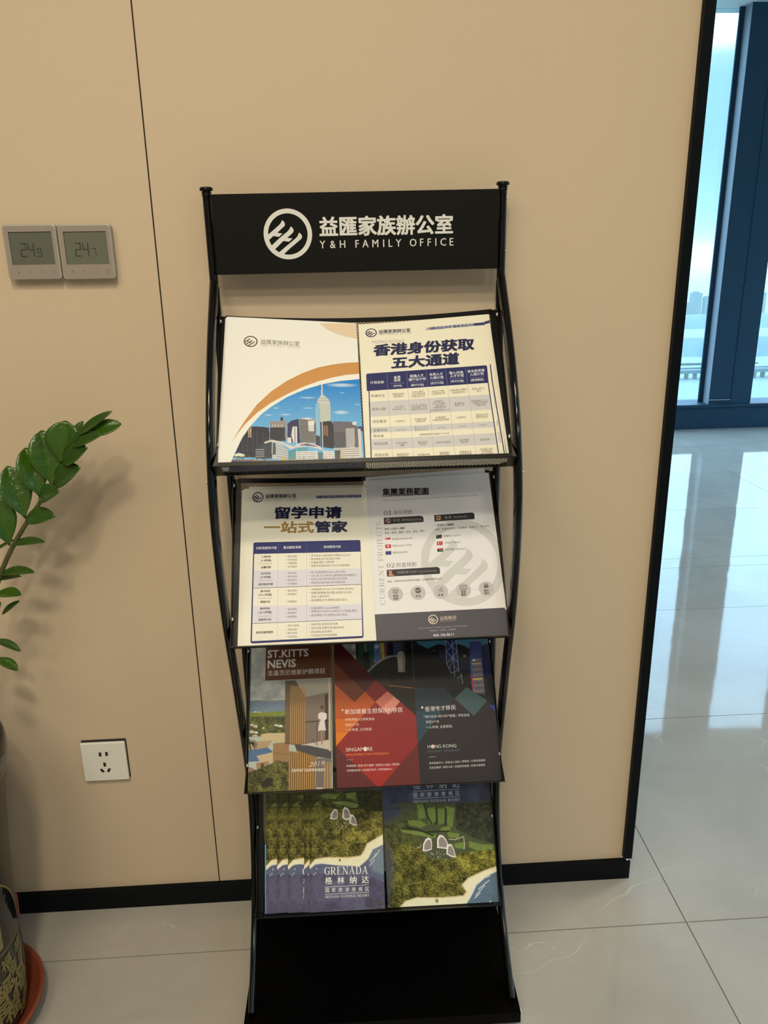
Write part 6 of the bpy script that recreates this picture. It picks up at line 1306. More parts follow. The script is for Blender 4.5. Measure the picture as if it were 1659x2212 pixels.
  ('poly', (0.1815, 0.2654, 0.0681), [(118.37, 110.81), (136.01, 114.82), (129.42, 147.9), (119.49, 144.28)], 0.7, 0.12, 3),
  ('poly', (0.1815, 0.2654, 0.0681), [(45.56, 132.94), (69.23, 134.03), (82.27, 142.55), (68.47, 146.65), (46.79, 140.91)], 0.7, 0.12, 3),
  ('poly', (0.1815, 0.2654, 0.0681), [(31.17, 148.08), (61.34, 152.63), (98.05, 160.63), (94.27, 166.73), (57.6, 158.74), (32.6, 152.86)], 0.7, 0.12, 3),
  ('poly', (0.1815, 0.2654, 0.0681), [(112.5, 147.12), (126.15, 146.17), (123.69, 157.1), (101.73, 156.08)], 0.7, 0.12, 3),
  ('poly', (0.1815, 0.2654, 0.0681), [(118.62, 156.87), (142.06, 161.11), (138.11, 168.78), (121.35, 166.43)], 0.7, 0.12, 3),
  ('poly', (0.1815, 0.2654, 0.0681), [(129.02, 177.76), (149.47, 175.58), (150.23, 188.12), (131.83, 185.7)], 0.7, 0.12, 3),
  ('poly', (0.1815, 0.2654, 0.0681), [(158.02, 174.42), (182.85, 181.84), (204.8, 182.87), (204.03, 192.21), (173.57, 192.34), (158.89, 185.41)], 0.7, 0.12, 3),
  ('poly', (0.1815, 0.2654, 0.0681), [(151.75, 213.04), (178.72, 212.77), (174.76, 220.31), (156.38, 218.66)], 0.7, 0.12, 3),
  ('line', (0.0259, 0.0395, 0.0162), [(77.76, 105.75), (83.26, 126.74), (89.24, 139.71)], 3.06),
  ('line', (0.0259, 0.0395, 0.0162), [(100.3, 113.18), (100.86, 130.73), (98.44, 141.72)], 3.06),
  ('line', (0.0259, 0.0395, 0.0162), [(118.89, 115.63), (118.87, 128.38), (115.99, 145.7)], 3.06),
  ('line', (0.0259, 0.0395, 0.0162), [(41.55, 143.83), (78.11, 154.98), (122.11, 155.45)], 3.04),
  ('line', (0.0259, 0.0395, 0.0162), [(34.63, 146.66), (68.18, 151.37), (91.2, 161.88)], 3.04),
  ('wor', [(-10.23, 166.55), (39.79, 175.14), (66.38, 181.06), (78.55, 201.84), (132.19, 204.37), (147.6, 223.64), (181.62, 197.39), (215.96, 191.21), (213.41, 221.37), (175.47, 232.66), (144.18, 247.24), (147.99, 263.41), (134.14, 270.32), (54.41, 268.74), (32.52, 274.47), (16.92, 287.23), (7.28, 313.61), (-17.31, 312.4)], (0.0162, 0.0203, 0.0076), (0.3517, 0.3306, 0.0681), 2.3, 45, 1.0),
  ('wor', [(122.77, 194.62), (181.99, 192.73), (210.9, 190.97), (208.44, 220.36), (175.59, 231.13), (144.03, 226.55)], (0.0443, 0.0487, 0.01), (0.5632, 0.5249, 0.1003), 1.7, 48, 1.2),
  ('poly', (0.0686, 0.0876, 0.1108), [(-13.58, 166.39), (9.42, 176.83), (13.85, 220.35), (1.53, 265.43), (-2.56, 313.12), (-20.59, 312.24)], 9, 0, 4),
  ('trees', [(56.67, 174.37), (73.77, 170.48), (132.85, 195.09), (145.16, 211.18), (121.48, 213.15), (78.55, 201.84)], 70, 0.5, 1.3, (0.25, 0.2482, 0.2025), (0.88, 0.88, 0.88), 46),
  ('trees', [(72.62, 189.14), (132.41, 201.28), (138.01, 217.02), (88.0, 211.56)], 30, 0.8, 1.6, (0.0506, 0.0627, 0.0129), (0.25, 0.2399, 0.0399), 47),
  ('poly', (0.88, 0.8746, 0.8764), [(70.32, 188.26), (71.7, 176.63), (76.44, 168.25), (82.58, 164.62), (87.48, 167.2), (88.72, 174.3), (87.63, 185.96), (79.41, 188.22)], 0.2, 0, 4),
  ('poly', (0.3219, 0.2831, 0.2884), [(73.22, 186.29), (74.28, 177.45), (77.88, 171.08), (82.54, 168.33), (86.27, 170.29), (87.2, 175.68), (86.38, 184.54), (80.13, 186.26)], 0.2, 0, 4),
  ('poly', (0.88, 0.8746, 0.8764), [(97.88, 183.79), (98.94, 167.74), (103.96, 160.9), (110.6, 162.79), (116.02, 170.1), (119.14, 178.86), (116.25, 186.53)], 0.2, 0, 4),
  ('poly', (0.3219, 0.2831, 0.2884), [(100.99, 182.0), (101.8, 169.8), (105.61, 164.61), (110.66, 166.04), (114.78, 171.6), (117.15, 178.25), (114.96, 184.08)], 0.2, 0, 4),
  ('poly', (0.88, 0.8746, 0.8764), [(114.32, 194.99), (116.62, 181.08), (120.59, 177.36), (125.88, 179.17), (129.93, 188.73), (131.68, 202.02), (122.39, 200.03)], 0.2, 0, 4),
  ('poly', (0.3219, 0.2831, 0.2884), [(116.87, 194.37), (118.62, 183.8), (121.64, 180.98), (125.65, 182.35), (128.73, 189.61), (130.06, 199.72), (123.0, 198.2)], 0.2, 0, 4),
  ('line', (0.7531, 0.6944, 0.5025), [(121.13, 169.56), (132.89, 170.89), (148.45, 166.44)], 1.02),
  ('line', (0.7531, 0.6944, 0.5025), [(149.26, 166.95), (149.97, 180.3), (148.55, 188.04)], 1.01),
  ('poly', (0.7531, 0.6062, 0.3702), [(6.26, 301.66), (18.73, 284.32), (33.02, 271.48), (53.72, 266.44), (100.94, 268.72), (141.0, 267.63), (146.44, 261.82), (139.34, 249.3), (152.43, 237.7), (182.65, 226.85), (213.67, 218.29), (213.22, 223.68), (165.8, 249.04), (150.75, 271.13), (100.13, 280.76), (50.43, 279.85), (18.92, 311.21), (5.79, 310.56)], 0.8, 0, 4),
  ('poly', (0.88, 0.8746, 0.6589), [(7.9, 301.74), (20.3, 285.9), (34.25, 273.04), (54.44, 268.29), (100.82, 270.53), (142.53, 269.52), (148.93, 261.94), (142.29, 250.2), (154.82, 239.34), (184.2, 228.46), (213.48, 220.6), (212.96, 226.75), (186.88, 237.04), (166.46, 251.36), (153.12, 272.76), (143.07, 284.65), (99.91, 284.06), (50.25, 282.85), (33.24, 291.02), (20.56, 311.29), (5.79, 310.56)], 0.5, 0, 4),
  ('poly', (0.1199, 0.2008, 0.3177), [(20.4, 314.25), (33.24, 291.02), (50.25, 282.85), (99.91, 284.06), (143.07, 284.65), (153.12, 272.76), (166.46, 251.36), (186.88, 237.04), (218.12, 225.45), (216.33, 323.87)], 1, 0.1, 5),
  ('line', (0.7374, 0.7733, 0.8056), [(164.28, 268.75), (182.25, 252.89)], 1.33),
  ('line', (0.7374, 0.7733, 0.8056), [(170.09, 258.4), (191.34, 244.15)], 1.34),
  ('line', (0.7374, 0.7733, 0.8056), [(162.26, 273.2), (172.95, 264.62)], 1.33),
  ('line', (0.7374, 0.7733, 0.8056), [(185.02, 239.25), (193.63, 236.6)], 1.34),
  ('ell', (0.88, 0.88, 0.88), 190.86, 280.63, 1.17, 2.0, 0.3),
  ('ell', (0.88, 0.88, 0.88), 186.11, 283.72, 1.16, 1.99, 0.3),
  ('ell', (0.2104, 0.1345, 0.0565), 91.43, 274.31, 4.3, 4.98, 1.0),
  ('line', (0.7531, 0.7571, 0.7884), [(21.38, 311.33), (33.58, 290.74), (50.6, 282.57), (99.93, 283.76), (143.09, 284.35), (153.48, 272.47), (166.82, 251.08), (187.24, 236.75), (211.21, 227.44)], 1.48),
  ('detail', 0.16, 0.9),
 ],
 vec=[
  ('L', 2, (0.6183, 0.6421, 0.722), [(58.73, 81.57), (147.84, 81.08)], 0.68),
  ('L', 2, (0.6183, 0.6421, 0.722), [(58.81, 94.78), (147.37, 94.63)], 0.68),
  ('T', 3, (0.6183, 0.6421, 0.722), 'GRENADA NATIONAL RESORT', 58.15, 100.21, 146.99, 99.92, {'sf': 1, 'sy': 1.0}),
  ('T', 3, (0.6183, 0.6421, 0.722), '国', 58.32, 88.48, 66.18, 88.52, {}),
  ('T', 3, (0.6183, 0.6421, 0.722), '家', 71.82, 88.45, 79.68, 88.49, {}),
  ('T', 3, (0.6183, 0.6421, 0.722), '旅', 85.32, 88.42, 93.19, 88.46, {}),
  ('T', 3, (0.6183, 0.6421, 0.722), '游', 98.83, 88.39, 106.7, 88.43, {}),
  ('T', 3, (0.6183, 0.6421, 0.722), '度', 112.36, 88.36, 120.23, 88.4, {}),
  ('T', 3, (0.6183, 0.6421, 0.722), '假', 125.89, 88.33, 133.77, 88.37, {}),
  ('T', 3, (0.6183, 0.6421, 0.722), '区', 139.43, 88.3, 147.32, 88.34, {}),
  ('T', 3, (0.6183, 0.6421, 0.722), '格', 59.32, 71.41, 73.02, 71.38, {'b': 0.02}),
  ('T', 3, (0.6183, 0.6421, 0.722), '林', 84.16, 71.4, 97.88, 71.37, {'b': 0.02}),
  ('T', 3, (0.6183, 0.6421, 0.722), '纳', 109.03, 71.39, 122.76, 71.36, {'b': 0.02}),
  ('T', 3, (0.6183, 0.6421, 0.722), '达', 133.93, 71.38, 147.68, 71.35, {'b': 0.02}),
  ('T', 3, (0.6183, 0.6421, 0.722), 'GRENADA', 59.44, 54.52, 148.09, 53.61, {'sf': 1, 'sy': 1.05}),
 ]),
}

def inside(X, Y, poly):
    r = np.zeros(X.shape, bool); n = len(poly)
    for i in range(n):
        (xa, ya), (xb, yb) = poly[i], poly[(i + 1) % n]
        if ya == yb: continue
        r ^= ((ya > Y) != (yb > Y)) & (X < (xb - xa) * (Y - ya) / (yb - ya) + xa)
    return r
def vnoise(X, Y, sc, seed, octs=4):
    out = np.zeros(X.shape); amp = 1; tot = 0; r = np.random.RandomState(seed)
    for o in range(octs):
        G = r.rand(64, 64); x, y = X / sc * 2 ** o + 7, Y / sc * 2 ** o + 11
        xi, yi = np.floor(x).astype(int), np.floor(y).astype(int); fx, fy = x - xi, y - yi; fx, fy = fx * fx * (3 - 2 * fx), fy * fy * (3 - 2 * fy)
        g = lambda a, b: G[a % 64, b % 64]
        out += amp * ((g(xi, yi) * (1 - fx) + g(xi + 1, yi) * fx) * (1 - fy) + (g(xi, yi + 1) * (1 - fx) + g(xi + 1, yi + 1) * fx) * fy); tot += amp; amp *= .55
    return out / tot
def blur(M, r):
    k = int(round(r))
    if k < 1: return M
    for ax in (0, 1):
        P = np.pad(M, [(k, k) if a == ax else (0, 0) for a in (0, 1)], mode='edge'); c = np.cumsum(np.insert(P, 0, 0, axis=ax), axis=ax); n = 2 * k + 1
        M = (np.take(c, range(n, c.shape[ax]), axis=ax) - np.take(c, range(0, c.shape[ax] - n), axis=ax)) / n
    return M
def paint(ops, bg, X, Y, st):
    C = np.empty(X.shape + (3,)); C[:] = bg
    for op in ops:
        k = op[0]
        if k == 'grad':
            f_ = np.clip((Y - op[3]) / (op[4] - op[3]), 0, 1)[..., None]; C[:] = np.array(op[1]) * (1 - f_) + np.array(op[2]) * f_
        elif k == 'poly':
            _, c, pts, bl, amp, sc_ = op; M = blur(inside(X, Y, pts).astype(float), bl / st)
            c = np.array(c)
            if amp: c = c * (1 + amp * 2 * (vnoise(X, Y, sc_, 5)[..., None] - .5) * 1.6)
            C = C * (1 - M[..., None]) + c * M[..., None]
        elif k == 'ell':
            _, c, cu, cv, ru, rv, bl = op; d = np.sqrt(((X - cu) / ru) ** 2 + ((Y - cv) / rv) ** 2); e_ = max(.05, min(1, bl / min(ru, rv) * (3.2 if bl >= 1 else 1)))
            M = np.clip((1 - d) / e_, 0, 1)[..., None]; C = C * (1 - M) + np.array(c) * M
        elif k == 'line':
            _, c, pts, w_ = op; M = np.zeros(X.shape)
            for (xa, ya), (xb, yb) in zip(pts[:-1], pts[1:]):
                dx, dy = xb - xa, yb - ya; L2 = dx * dx + dy * dy + 1e-9; t = np.clip(((X - xa) * dx + (Y - ya) * dy) / L2, 0, 1)
                d = np.hypot(X - xa - t * dx, Y - ya - t * dy); M = np.maximum(M, np.clip((w_ / 2 - d) / st + .5, 0, 1))
            C = C * (1 - M[..., None]) + np.array(c) * M[..., None]
        elif k == 'tex':
            _, pts, c1, c2, sc_, sd = op; M = inside(X, Y, pts)[..., None]; n = np.clip((vnoise(X, Y, sc_, sd)[..., None] - .28) / .44, 0, 1)
            C = np.where(M, np.array(c1) * (1 - n) + np.array(c2) * n, C)
        elif k == 'wor':
            _, pts, c1, c2, sc_, sd, bl = op; M = blur(inside(X, Y, pts).astype(float), bl / st)[..., None]; r = np.random.RandomState(sd); G = r.rand(97, 89, 4)
            gx_, gy_ = np.floor(X / sc_).astype(int), np.floor(Y / sc_).astype(int); best = np.full(X.shape, 9.); DX = np.zeros(X.shape); DY = np.zeros(X.shape); TT = np.zeros(X.shape)
            for a in (-1, 0, 1):
                for b_ in (-1, 0, 1):
                    q = G[(gx_ + a) % 97, (gy_ + b_) % 89]; dx, dy = X / sc_ - (gx_ + a + q[..., 0]), Y / sc_ - (gy_ + b_ + q[..., 1]); d = np.hypot(dx, dy) / (.75 + .5 * q[..., 3]); m_ = d < best
                    best = np.where(m_, d, best); DX = np.where(m_, dx, DX); DY = np.where(m_, dy, DY); TT = np.where(m_, q[..., 2], TT)
            f_ = np.clip(.42 + DX * .28 - DY * .55 - .6 * best ** 2 + .45 * (TT - .5) + 1.3 * (vnoise(X, Y, sc_ * 5, sd) - .5), 0, 1)[..., None]
            C = C * (1 - M) + (np.array(c1) * (1 - f_) + np.array(c2) * f_) * M
        elif k == 'detail':
            C = C * (1 + op[1] * 2 * (vnoise(X, Y, op[2], 77, 3)[..., None] - .5))
        elif k == 'trees':
            _, pts, n, r0, r1, c1, c2, sd = op; r = np.random.RandomState(sd); P = np.array(pts); lo, hi = P.min(0), P.max(0); got = 0; tries = 0
            S = []
            while got < n and tries < n * 12:
                tries += 1; q = lo + (hi - lo) * r.rand(2)
                if inside(np.array([q[0]]), np.array([q[1]]), pts)[0]: S.append((q[1], q[0], r0 + (r1 - r0) * r.rand() ** 1.5, r.rand())); got += 1
            S.sort(); c1, c2 = np.array(c1), np.array(c2); H_, W_ = X.shape; u0, v0 = X[0, 0], Y[0, 0]
            for v_, u_, rr, t in S:
                i0, i1 = max(0, int((v_ - rr - v0) / st)), min(H_, int((v_ + rr * 1.3 - v0) / st) + 2); j0, j1 = max(0, int((u_ - rr - u0) / st)), min(W_, int((u_ + rr * 1.3 - u0) / st) + 2)
                if i1 <= i0 or j1 <= j0: continue
                x, y = (X[i0:i1, j0:j1] - u_) / rr, (Y[i0:i1, j0:j1] - v_) / rr; d = x * x + y * y
                f_ = np.clip(.55 + .45 * (x * .5 - y * .7), 0, 1)[..., None] * (.45 + .55 * t); A_ = np.clip((1 - d) * 2.5, 0, 1)[..., None]
                C[i0:i1, j0:j1] = C[i0:i1, j0:j1] * (1 - A_) + (c1 * (1 - f_) + c2 * f_) * A_
    return np.clip(C, 0, .9)
def clip_rect(poly, w_, h_):
    for ax, lim, sg_ in ((0, 0, 1), (0, w_, -1), (1, 0, 1), (1, h_, -1)):
        out = []
        for i in range(len(poly)):
            a, b_ = poly[i - 1], poly[i]; da, db = (a[ax] - lim) * sg_, (b_[ax] - lim) * sg_
            if (da >= 0) != (db >= 0):
                t = da / (da - db); out.append((a[0] + (b_[0] - a[0]) * t, a[1] + (b_[1] - a[1]) * t))
            if db >= 0: out.append(b_)
        poly = out
        if len(poly) < 3: return []
    return poly
def cover_mesh(key, step=.62):
    """the printed face of one leaflet: paper, picture and lettering as one mesh in its tray's slope frame"""
    A = ART[key]; w_, h_ = A['wh']; q = [Vector((x, -t)) for x, t in A['quad']]
    og = (q[2] + q[3]) / 2
    def mp(u, v, lv):
        a, b_ = u / w_, v / h_; p = q[0] + (q[1] - q[0]) * a + (q[3] - q[0]) * b_ + (q[0] - q[1] + q[2] - q[3]) * (a * b_)
        return (p.x - og.x, p.y - og.y, .00004 + lv * .00005)
    m = MB(); m.col = A['bg']; m.add([mp(0, 0, 0), mp(0, h_, 0), mp(w_, h_, 0), mp(w_, 0, 0)], [(0, 1, 2, 3)])
    if A['ras']:
        us = np.linspace(0, w_, int(w_ / step) + 1); vs = np.linspace(0, h_, int(h_ / step) + 1); X, Y = np.meshgrid(us, vs)
        C = paint(A['ras'], A['bg'], X, Y, us[1] - us[0]); H_, W_ = X.shape
        K = inside((X[1:, 1:] + X[:-1, :-1]) / 2, (Y[1:, 1:] + Y[:-1, :-1]) / 2, A['ras_clip']) if A['ras_clip'] else np.ones((H_ - 1, W_ - 1), bool)
        used = np.zeros(X.shape, bool); used[1:, 1:] |= K; used[:-1, :-1] |= K; used[1:, :-1] |= K; used[:-1, 1:] |= K
        ix = -np.ones(X.shape, int); ix[used] = np.arange(used.sum()); o = len(m.v)
        m.v += [mp(u, v, .4) for u, v in zip(X[used], Y[used])]; m.c += [tuple(c) for c in C[used]]
        I, J = np.nonzero(K); fs = [(o + ix[i, j], o + ix[i + 1, j], o + ix[i + 1, j + 1], o + ix[i, j + 1]) for i, j in zip(I, J)]
        m.f += fs; m.m += [0] * len(fs); m.sm += [False] * len(fs)
    cnt = 0
    def tri(P, fs, lv):
        for f_ in fs:
            c = [P[i] for i in f_]
            if all(0 <= a <= w_ and 0 <= b_ <= h_ for a, b_ in c): m.add([mp(a, b_, lv) for a, b_ in c], [tuple(range(len(c)))])
            else:
                c = clip_rect(c, w_, h_)
                if len(c) >= 3: m.add([mp(a, b_, lv) for a, b_ in c], [tuple(range(len(c)))])
    for it in A['vec']:
        k, lv, col = it[0], it[1], it[2]; m.col = col; cnt += 1; lv = lv + cnt * .004
        if k == 'P': tri(it[3], tess(it[3]), lv)
        elif k == 'E':
            _, _, _, cu, cv, ru, rv = it; n = 26; P = [(cu + ru * math.cos(2 * math.pi * i / n), cv + rv * math.sin(2 * math.pi * i / n)) for i in range(n)]; tri(P, tess(P), lv)
        elif k == 'M':
            _, _, _, cu, cv, ru, rv = it
            for i_, pq in enumerate(emblem_polys()): P = [(cu + x * ru, cv + y * rv) for x, y in pq]; tri(P, tess(P), lv + (.15 * (i_ - 55) if i_ > 55 else 0))
        elif k == 'L':
            _, _, _, pts, lw = it
            for (xa, ya), (xb, yb) in zip(pts[:-1], pts[1:]):
                L_ = math.hypot(xb - xa, yb - ya) or 1; nx_, ny_ = -(yb - ya) / L_ * lw / 2, (xb - xa) / L_ * lw / 2
                P = [(xa + nx_, ya + ny_), (xa - nx_, ya - ny_), (xb - nx_, yb - ny_), (xb + nx_, yb + ny_)]; tri(P, [(0, 1, 2, 3)], lv)
        elif k == 'T':
            _, _, _, txt, ua, va, ub, vb, kw = it; v, fs, ly = text_geo(txt, kw.get('sf', 0), kw.get('b', 0), kw.get('sh', 0), kw.get('sy', 1))
            dx, dy = ub - ua, vb - va; P = [(ua + x * dx + y * dy, va + x * dy - y * dx) for x, y in v]
            for k_ in range(max(ly) + 1): tri(P, [f_ for f_ in fs if ly[f_[0]] == k_], lv + k_ * .3)
    # outline for the body of the sheet, same frame
    ol = [mp(0, 0, 0)[:2], mp(0, h_, 0)[:2], mp(w_, h_, 0)[:2], mp(w_, 0, 0)[:2]]
    return m, ol, og
def body(m, ol, th):
    n = len(ol); vs = [(x, y, 0) for x, y in ol] + [(x, y, -th) for x, y in ol]
    return m.add(vs, [tuple(range(n)), tuple(range(n, 2 * n))[::-1]] + [(i, n + i, n + (i + 1) % n, (i + 1) % n) for i in range(n)])

def place(key, dx=0, du=0, dn=0, rot=0, og=None):
    A = ART[key]; return RK @ frame(A['tray']) @ Matrix.Translation((og.x + dx, og.y + du, A['s'] + dn)) @ Matrix.Rotation(rot, 4, 'Z')
def sheets(key, name, pm, th, label, group, copies):
    """single-sheet leaflets: one mesh each"""
    m, ol, og = cover_mesh(key); m.col = (.8, .78, .72); body(m, ol, th)
    o = m.build(name, pm, colors=True); o.matrix_world = place(key, og=og); tag(o, label, 'leaflet', group)
    for dx, du, dn, rot, lb in copies:
        c = o.copy(); COL.objects.link(c); c.matrix_world = place(key, dx, du, dn, rot, og); tag(c, lb, 'leaflet', group)
def booklets(key, name, pm, th, pagemat, label, group, copies, cat='brochure'):
    """bound brochures: cover over a block of pages"""
    m, ol, og = cover_mesh(key); m.col = ART[key]['bg']; body(m, ol, .0003)
    t = empty(name, place(key, og=og), label, cat, group)
    cv = m.build('cover', pm, t, colors=True); inn = [(x * .997, y) for x, y in ol]
    pg = MB(); n = 4; vs = [(x, y, -.0003) for x, y in inn] + [(x, y, -th) for x, y in inn]
    pg.add(vs, [(0, 1, 2, 3), (7, 6, 5, 4)] + [(i, 4 + i, 4 + (i + 1) % 4, (i + 1) % 4) for i in range(4)]); pgo = pg.build('pages', pagemat, t)
    for dx, du, dn, rot, lb in copies:
        c = t.copy(); COL.objects.link(c); c.matrix_world = place(key, dx, du, dn, rot, og); tag(c, lb, cat, group)
        for ch in (cv, pgo): k2 = ch.copy(); COL.objects.link(k2); k2.parent = c
booklets('A', 'brochure', M_print_gl, .0022, M_paper, 'cream brochure with orange arc over a harbour skyline photo, frontmost in the top tray', 'skyline brochures in the top tray',
    [(-.0012 * i, .0008 * i, -.0024 * i, 0, lb) for i, lb in ((1, 'second skyline brochure back in the top tray, a thin cream edge at its side'), (2, 'third skyline brochure back in the top tray, a thin cream edge at its side'), (3, 'fourth skyline brochure back in the top tray, a thin cream edge at its side'), (4, 'rearmost skyline brochure in the top tray, leaning on the mesh'))])
sheets('B', 'leaflet', M_print, .0003, 'cream leaflet with bold navy title and a six-column navy table, frontmost in the top tray', 'navy table leaflets in the top tray',
    [(.0095, .0012, -.0012, .018, 'second navy-table leaflet in the top tray, its table border showing past the front sheet'), (.0125, .003, -.0026, .018, 'third navy-table leaflet in the top tray, a hair of edge showing'), (.0145, .004, -.0040, .022, 'rearmost navy-table leaflet in the top tray, against the mesh')])
sheets('C', 'leaflet', M_print, .0003, 'cream leaflet with navy and gold title over a blue table, second tray front', 'navy and gold leaflets in the second tray',
    [(-.0035, .0012, -.0010, 0, 'second navy and gold leaflet in the second tray, narrow cream strip beside the front one'), (-.0075, -.0005, -.0022, 0, 'third navy and gold leaflet in the second tray, edge furthest towards the side tube'), (.003, .005, -.0034, -.004, 'rearmost navy and gold leaflet in the second tray, its top edge peeking up')])
sheets('D', 'leaflet', M_print_gl, .0003, 'pale grey leaflet with flags, round icons and a dark footer, frontmost in the second tray', 'grey flag leaflets in the second tray',
    [(-.004, .0005, -.0010, .004, 'second grey flag leaflet in the second tray, thin strip showing beside the front one'), (-.0085, .001, -.0022, .006, 'third grey flag leaflet in the second tray, strip showing towards the navy and gold stack'), (-.003, .0085, -.0034, .012, 'rearmost grey flag leaflet in the second tray, its top edge raised behind the front one')])
booklets('E', 'brochure', M_print_gl, .0030, M_darkpaper, 'brochure with a balcony villa photo and brown title box in the third tray', 'travel brochures in the third tray', [])
booklets('F', 'brochure', M_print_gl, .0030, M_darkpaper, 'red brochure with orange facets and a night harbour photo in the third tray', 'travel brochures in the third tray', [])
booklets('G', 'brochure', M_print_gl, .0030, M_darkpaper, 'black brochure with teal facets and lit night towers in the third tray', 'travel brochures in the third tray', [])
booklets('H', 'brochure', M_print_gl, .0020, M_darkpaper, 'small island resort brochure with a white title on the sea, frontmost of the fanned set', 'fanned island resort brochures in the lowest tray',
    [(-.0102, .0002, -.0022, 0, 'second island resort brochure of the fan, the narrowest strip showing beside the front one'), (-.0405, .0004, -.0044, 0, 'third island resort brochure of the fan, the widest strip with cut-off white letters'), (-.0608, .0008, -.0066, 0, 'fourth island resort brochure of the fan, strip of forest and sea showing'), (-.0815, .0010, -.0088, 0, 'fifth island resort brochure of the fan, the outermost strip of forest and sea')])
booklets('I', 'brochure', M_print_gl, .0030, M_darkpaper, 'large island resort brochure with white twin-shell hotel and beach, alone in the lowest tray', 'large resort brochure', [])
# one more cover with a bright blue edge behind the fan
M_blue = mat('bright_blue_cover', (.10, .42, .72), .4)
bb = MB().box(-.070, .070, 0, .118, -.0012, 0).build('booklet', M_blue)
bb.matrix_world = RK @ frame(4) @ Matrix.Translation((-.139, -.2496, .0015)); tag(bb, 'thin booklet with a bright blue edge behind the fanned resort brochures', 'booklet')

# ================================================================== THERMOSTATS
SEG = {'2': 'abged', '4': 'fgbc', '9': 'abcdfg', '7': 'abc'}
def seg_digit(m, ch, x, z, w_, h, t, y):
    S_ = {'a': (x, x + w_, z - t, z), 'g': (x, x + w_, z - h / 2 - t / 2, z - h / 2 + t / 2), 'd': (x, x + w_, z - h, z - h + t), 'f': (x, x + t, z - h / 2, z), 'b': (x + w_ - t, x + w_, z - h / 2, z), 'e': (x, x + t, z - h, z - h / 2), 'c': (x + w_ - t, x + w_, z - h, z - h / 2)}
    for k in SEG[ch]:
        a, b_, c, d = S_[k]; g = t * .25; m.box(a + g * (k in 'agd'), b_ - g * (k in 'agd'), y - .0002, y, c + g * (k not in 'agd'), d - g * (k not in 'agd'))
def thermostat(x0, z1, dec, lcd, label):
    s = .0838; t = empty('thermostat', Matrix.Translation((x0 + s / 2, 0, z1 - s / 2)), label, 'thermostat', 'wall thermostats'); h = s / 2
    MB().rbox(-h + .0015, h - .0010, -.010, 0, -h + .0015, h - .001, .005).build('back_box', M_taupe, t)
    MB().rbox(-h, h, -.0170, -.0100, -h, h, .0055, bev=.0022).build('faceplate', M_taupe2, t)
    MB().rbox(-h + .0028, h - .0028, -.01715, -.0169, -h + .0028, h - .0028, .004).build('bezel', M_taupe, t)
    sx0, sx1, sz0, sz1 = -h + .112 * s, h - .092 * s, h - .725 * s, h - .135 * s
    sc = MB().box(sx0, sx1, -.0174, -.0171, sz0, sz1).build('screen', lcd, t)
    e = MB(); e.box(sx0, sx1, -.0175, -.0172, sz1 - .0012, sz1); e.box(sx0, sx0 + .0008, -.0175, -.0172, sz0, sz1); e.build('screen_edge', M_dark, sc)
    d = MB(); y = -.0174; d_ = lambda u, v: (-h + u * s, h - v * s)
    for ch, u in (('2', .295), ('4', .438)): x, z = d_(u, .335); seg_digit(d, ch, x, z, .115 * s, .25 * s, .0017, y)
    x, z = d_(.60, .435); seg_digit(d, dec, x, z, .085 * s, .15 * s, .0012, y); x, z = d_(.578, .575); d.box(x, x + .0012, y - .0002, y, z - .0012, z)
    d.build('digits', M_digit, sc)
    m = MB(); v, fs = glyphs('°C'); x, z = d_(.60, .385); m.add([(x + a * .006, y - .0001, z + b_ * .006) for a, b_ in v], fs); m.build('degree_mark', M_icon, sc); m = MB(); x, z = d_(.42, .655); m.cyl((x, y - .0001, z), (x, y, z), .0016, 8); m.build('screen_icon', M_icon, sc)
    for ch, u in (('※', .20), ('∧', .42), ('∨', .645), ('□', .86)):
        m = MB(); v, fs = glyphs(ch); cx, cz = v.mean(0); x, z = d_(u, .862); m.add([(x + (a - cx) * .0065, -.0173, z + (b_ - cz) * .0065) for a, b_ in v], fs); m.build('button', M_icon, t)
thermostat(-.5234, 1.3574, '9', M_lcd, 'taupe square thermostat reading 24.9, first of the joined pair on the beige wall')
thermostat(-.4384, 1.3566, '7', M_lcd2, 'taupe square thermostat reading 24.7, the one nearer the magazine rack')

# ================================================================== SOCKET
sk = empty('wall_socket', Matrix.Translation((-.5316 + .043, 0, .4022 - .043)), 'white five-hole power socket low on the beige wall', 'socket'); h = .043
MB().box(-h + .0015, h + .0012, -.004, 0, -h + .002, h + .0028).build('back_box', M_dark, sk)  # backing plate, black so its rim carries the gap shadow at top and right
MB().rbox(-h, h, -.0095, -.004, -h, h, .0015, bev=.0012).build('faceplate', M_socket, sk)
for u, v, r_ in ((.424, .29, 0), (.571, .285, 0), (.494, .565, 0), (.420, .725, 38), (.572, .722, -30)):
    MB().box(-.0025, .0025, -.00965, -.0092, -.0045, .0045).build('slot', M_dark, sk, Matrix.Translation((-h + u * .086, 0, h - v * .086)) @ Matrix.Rotation(math.radians(-r_), 4, 'Y'))

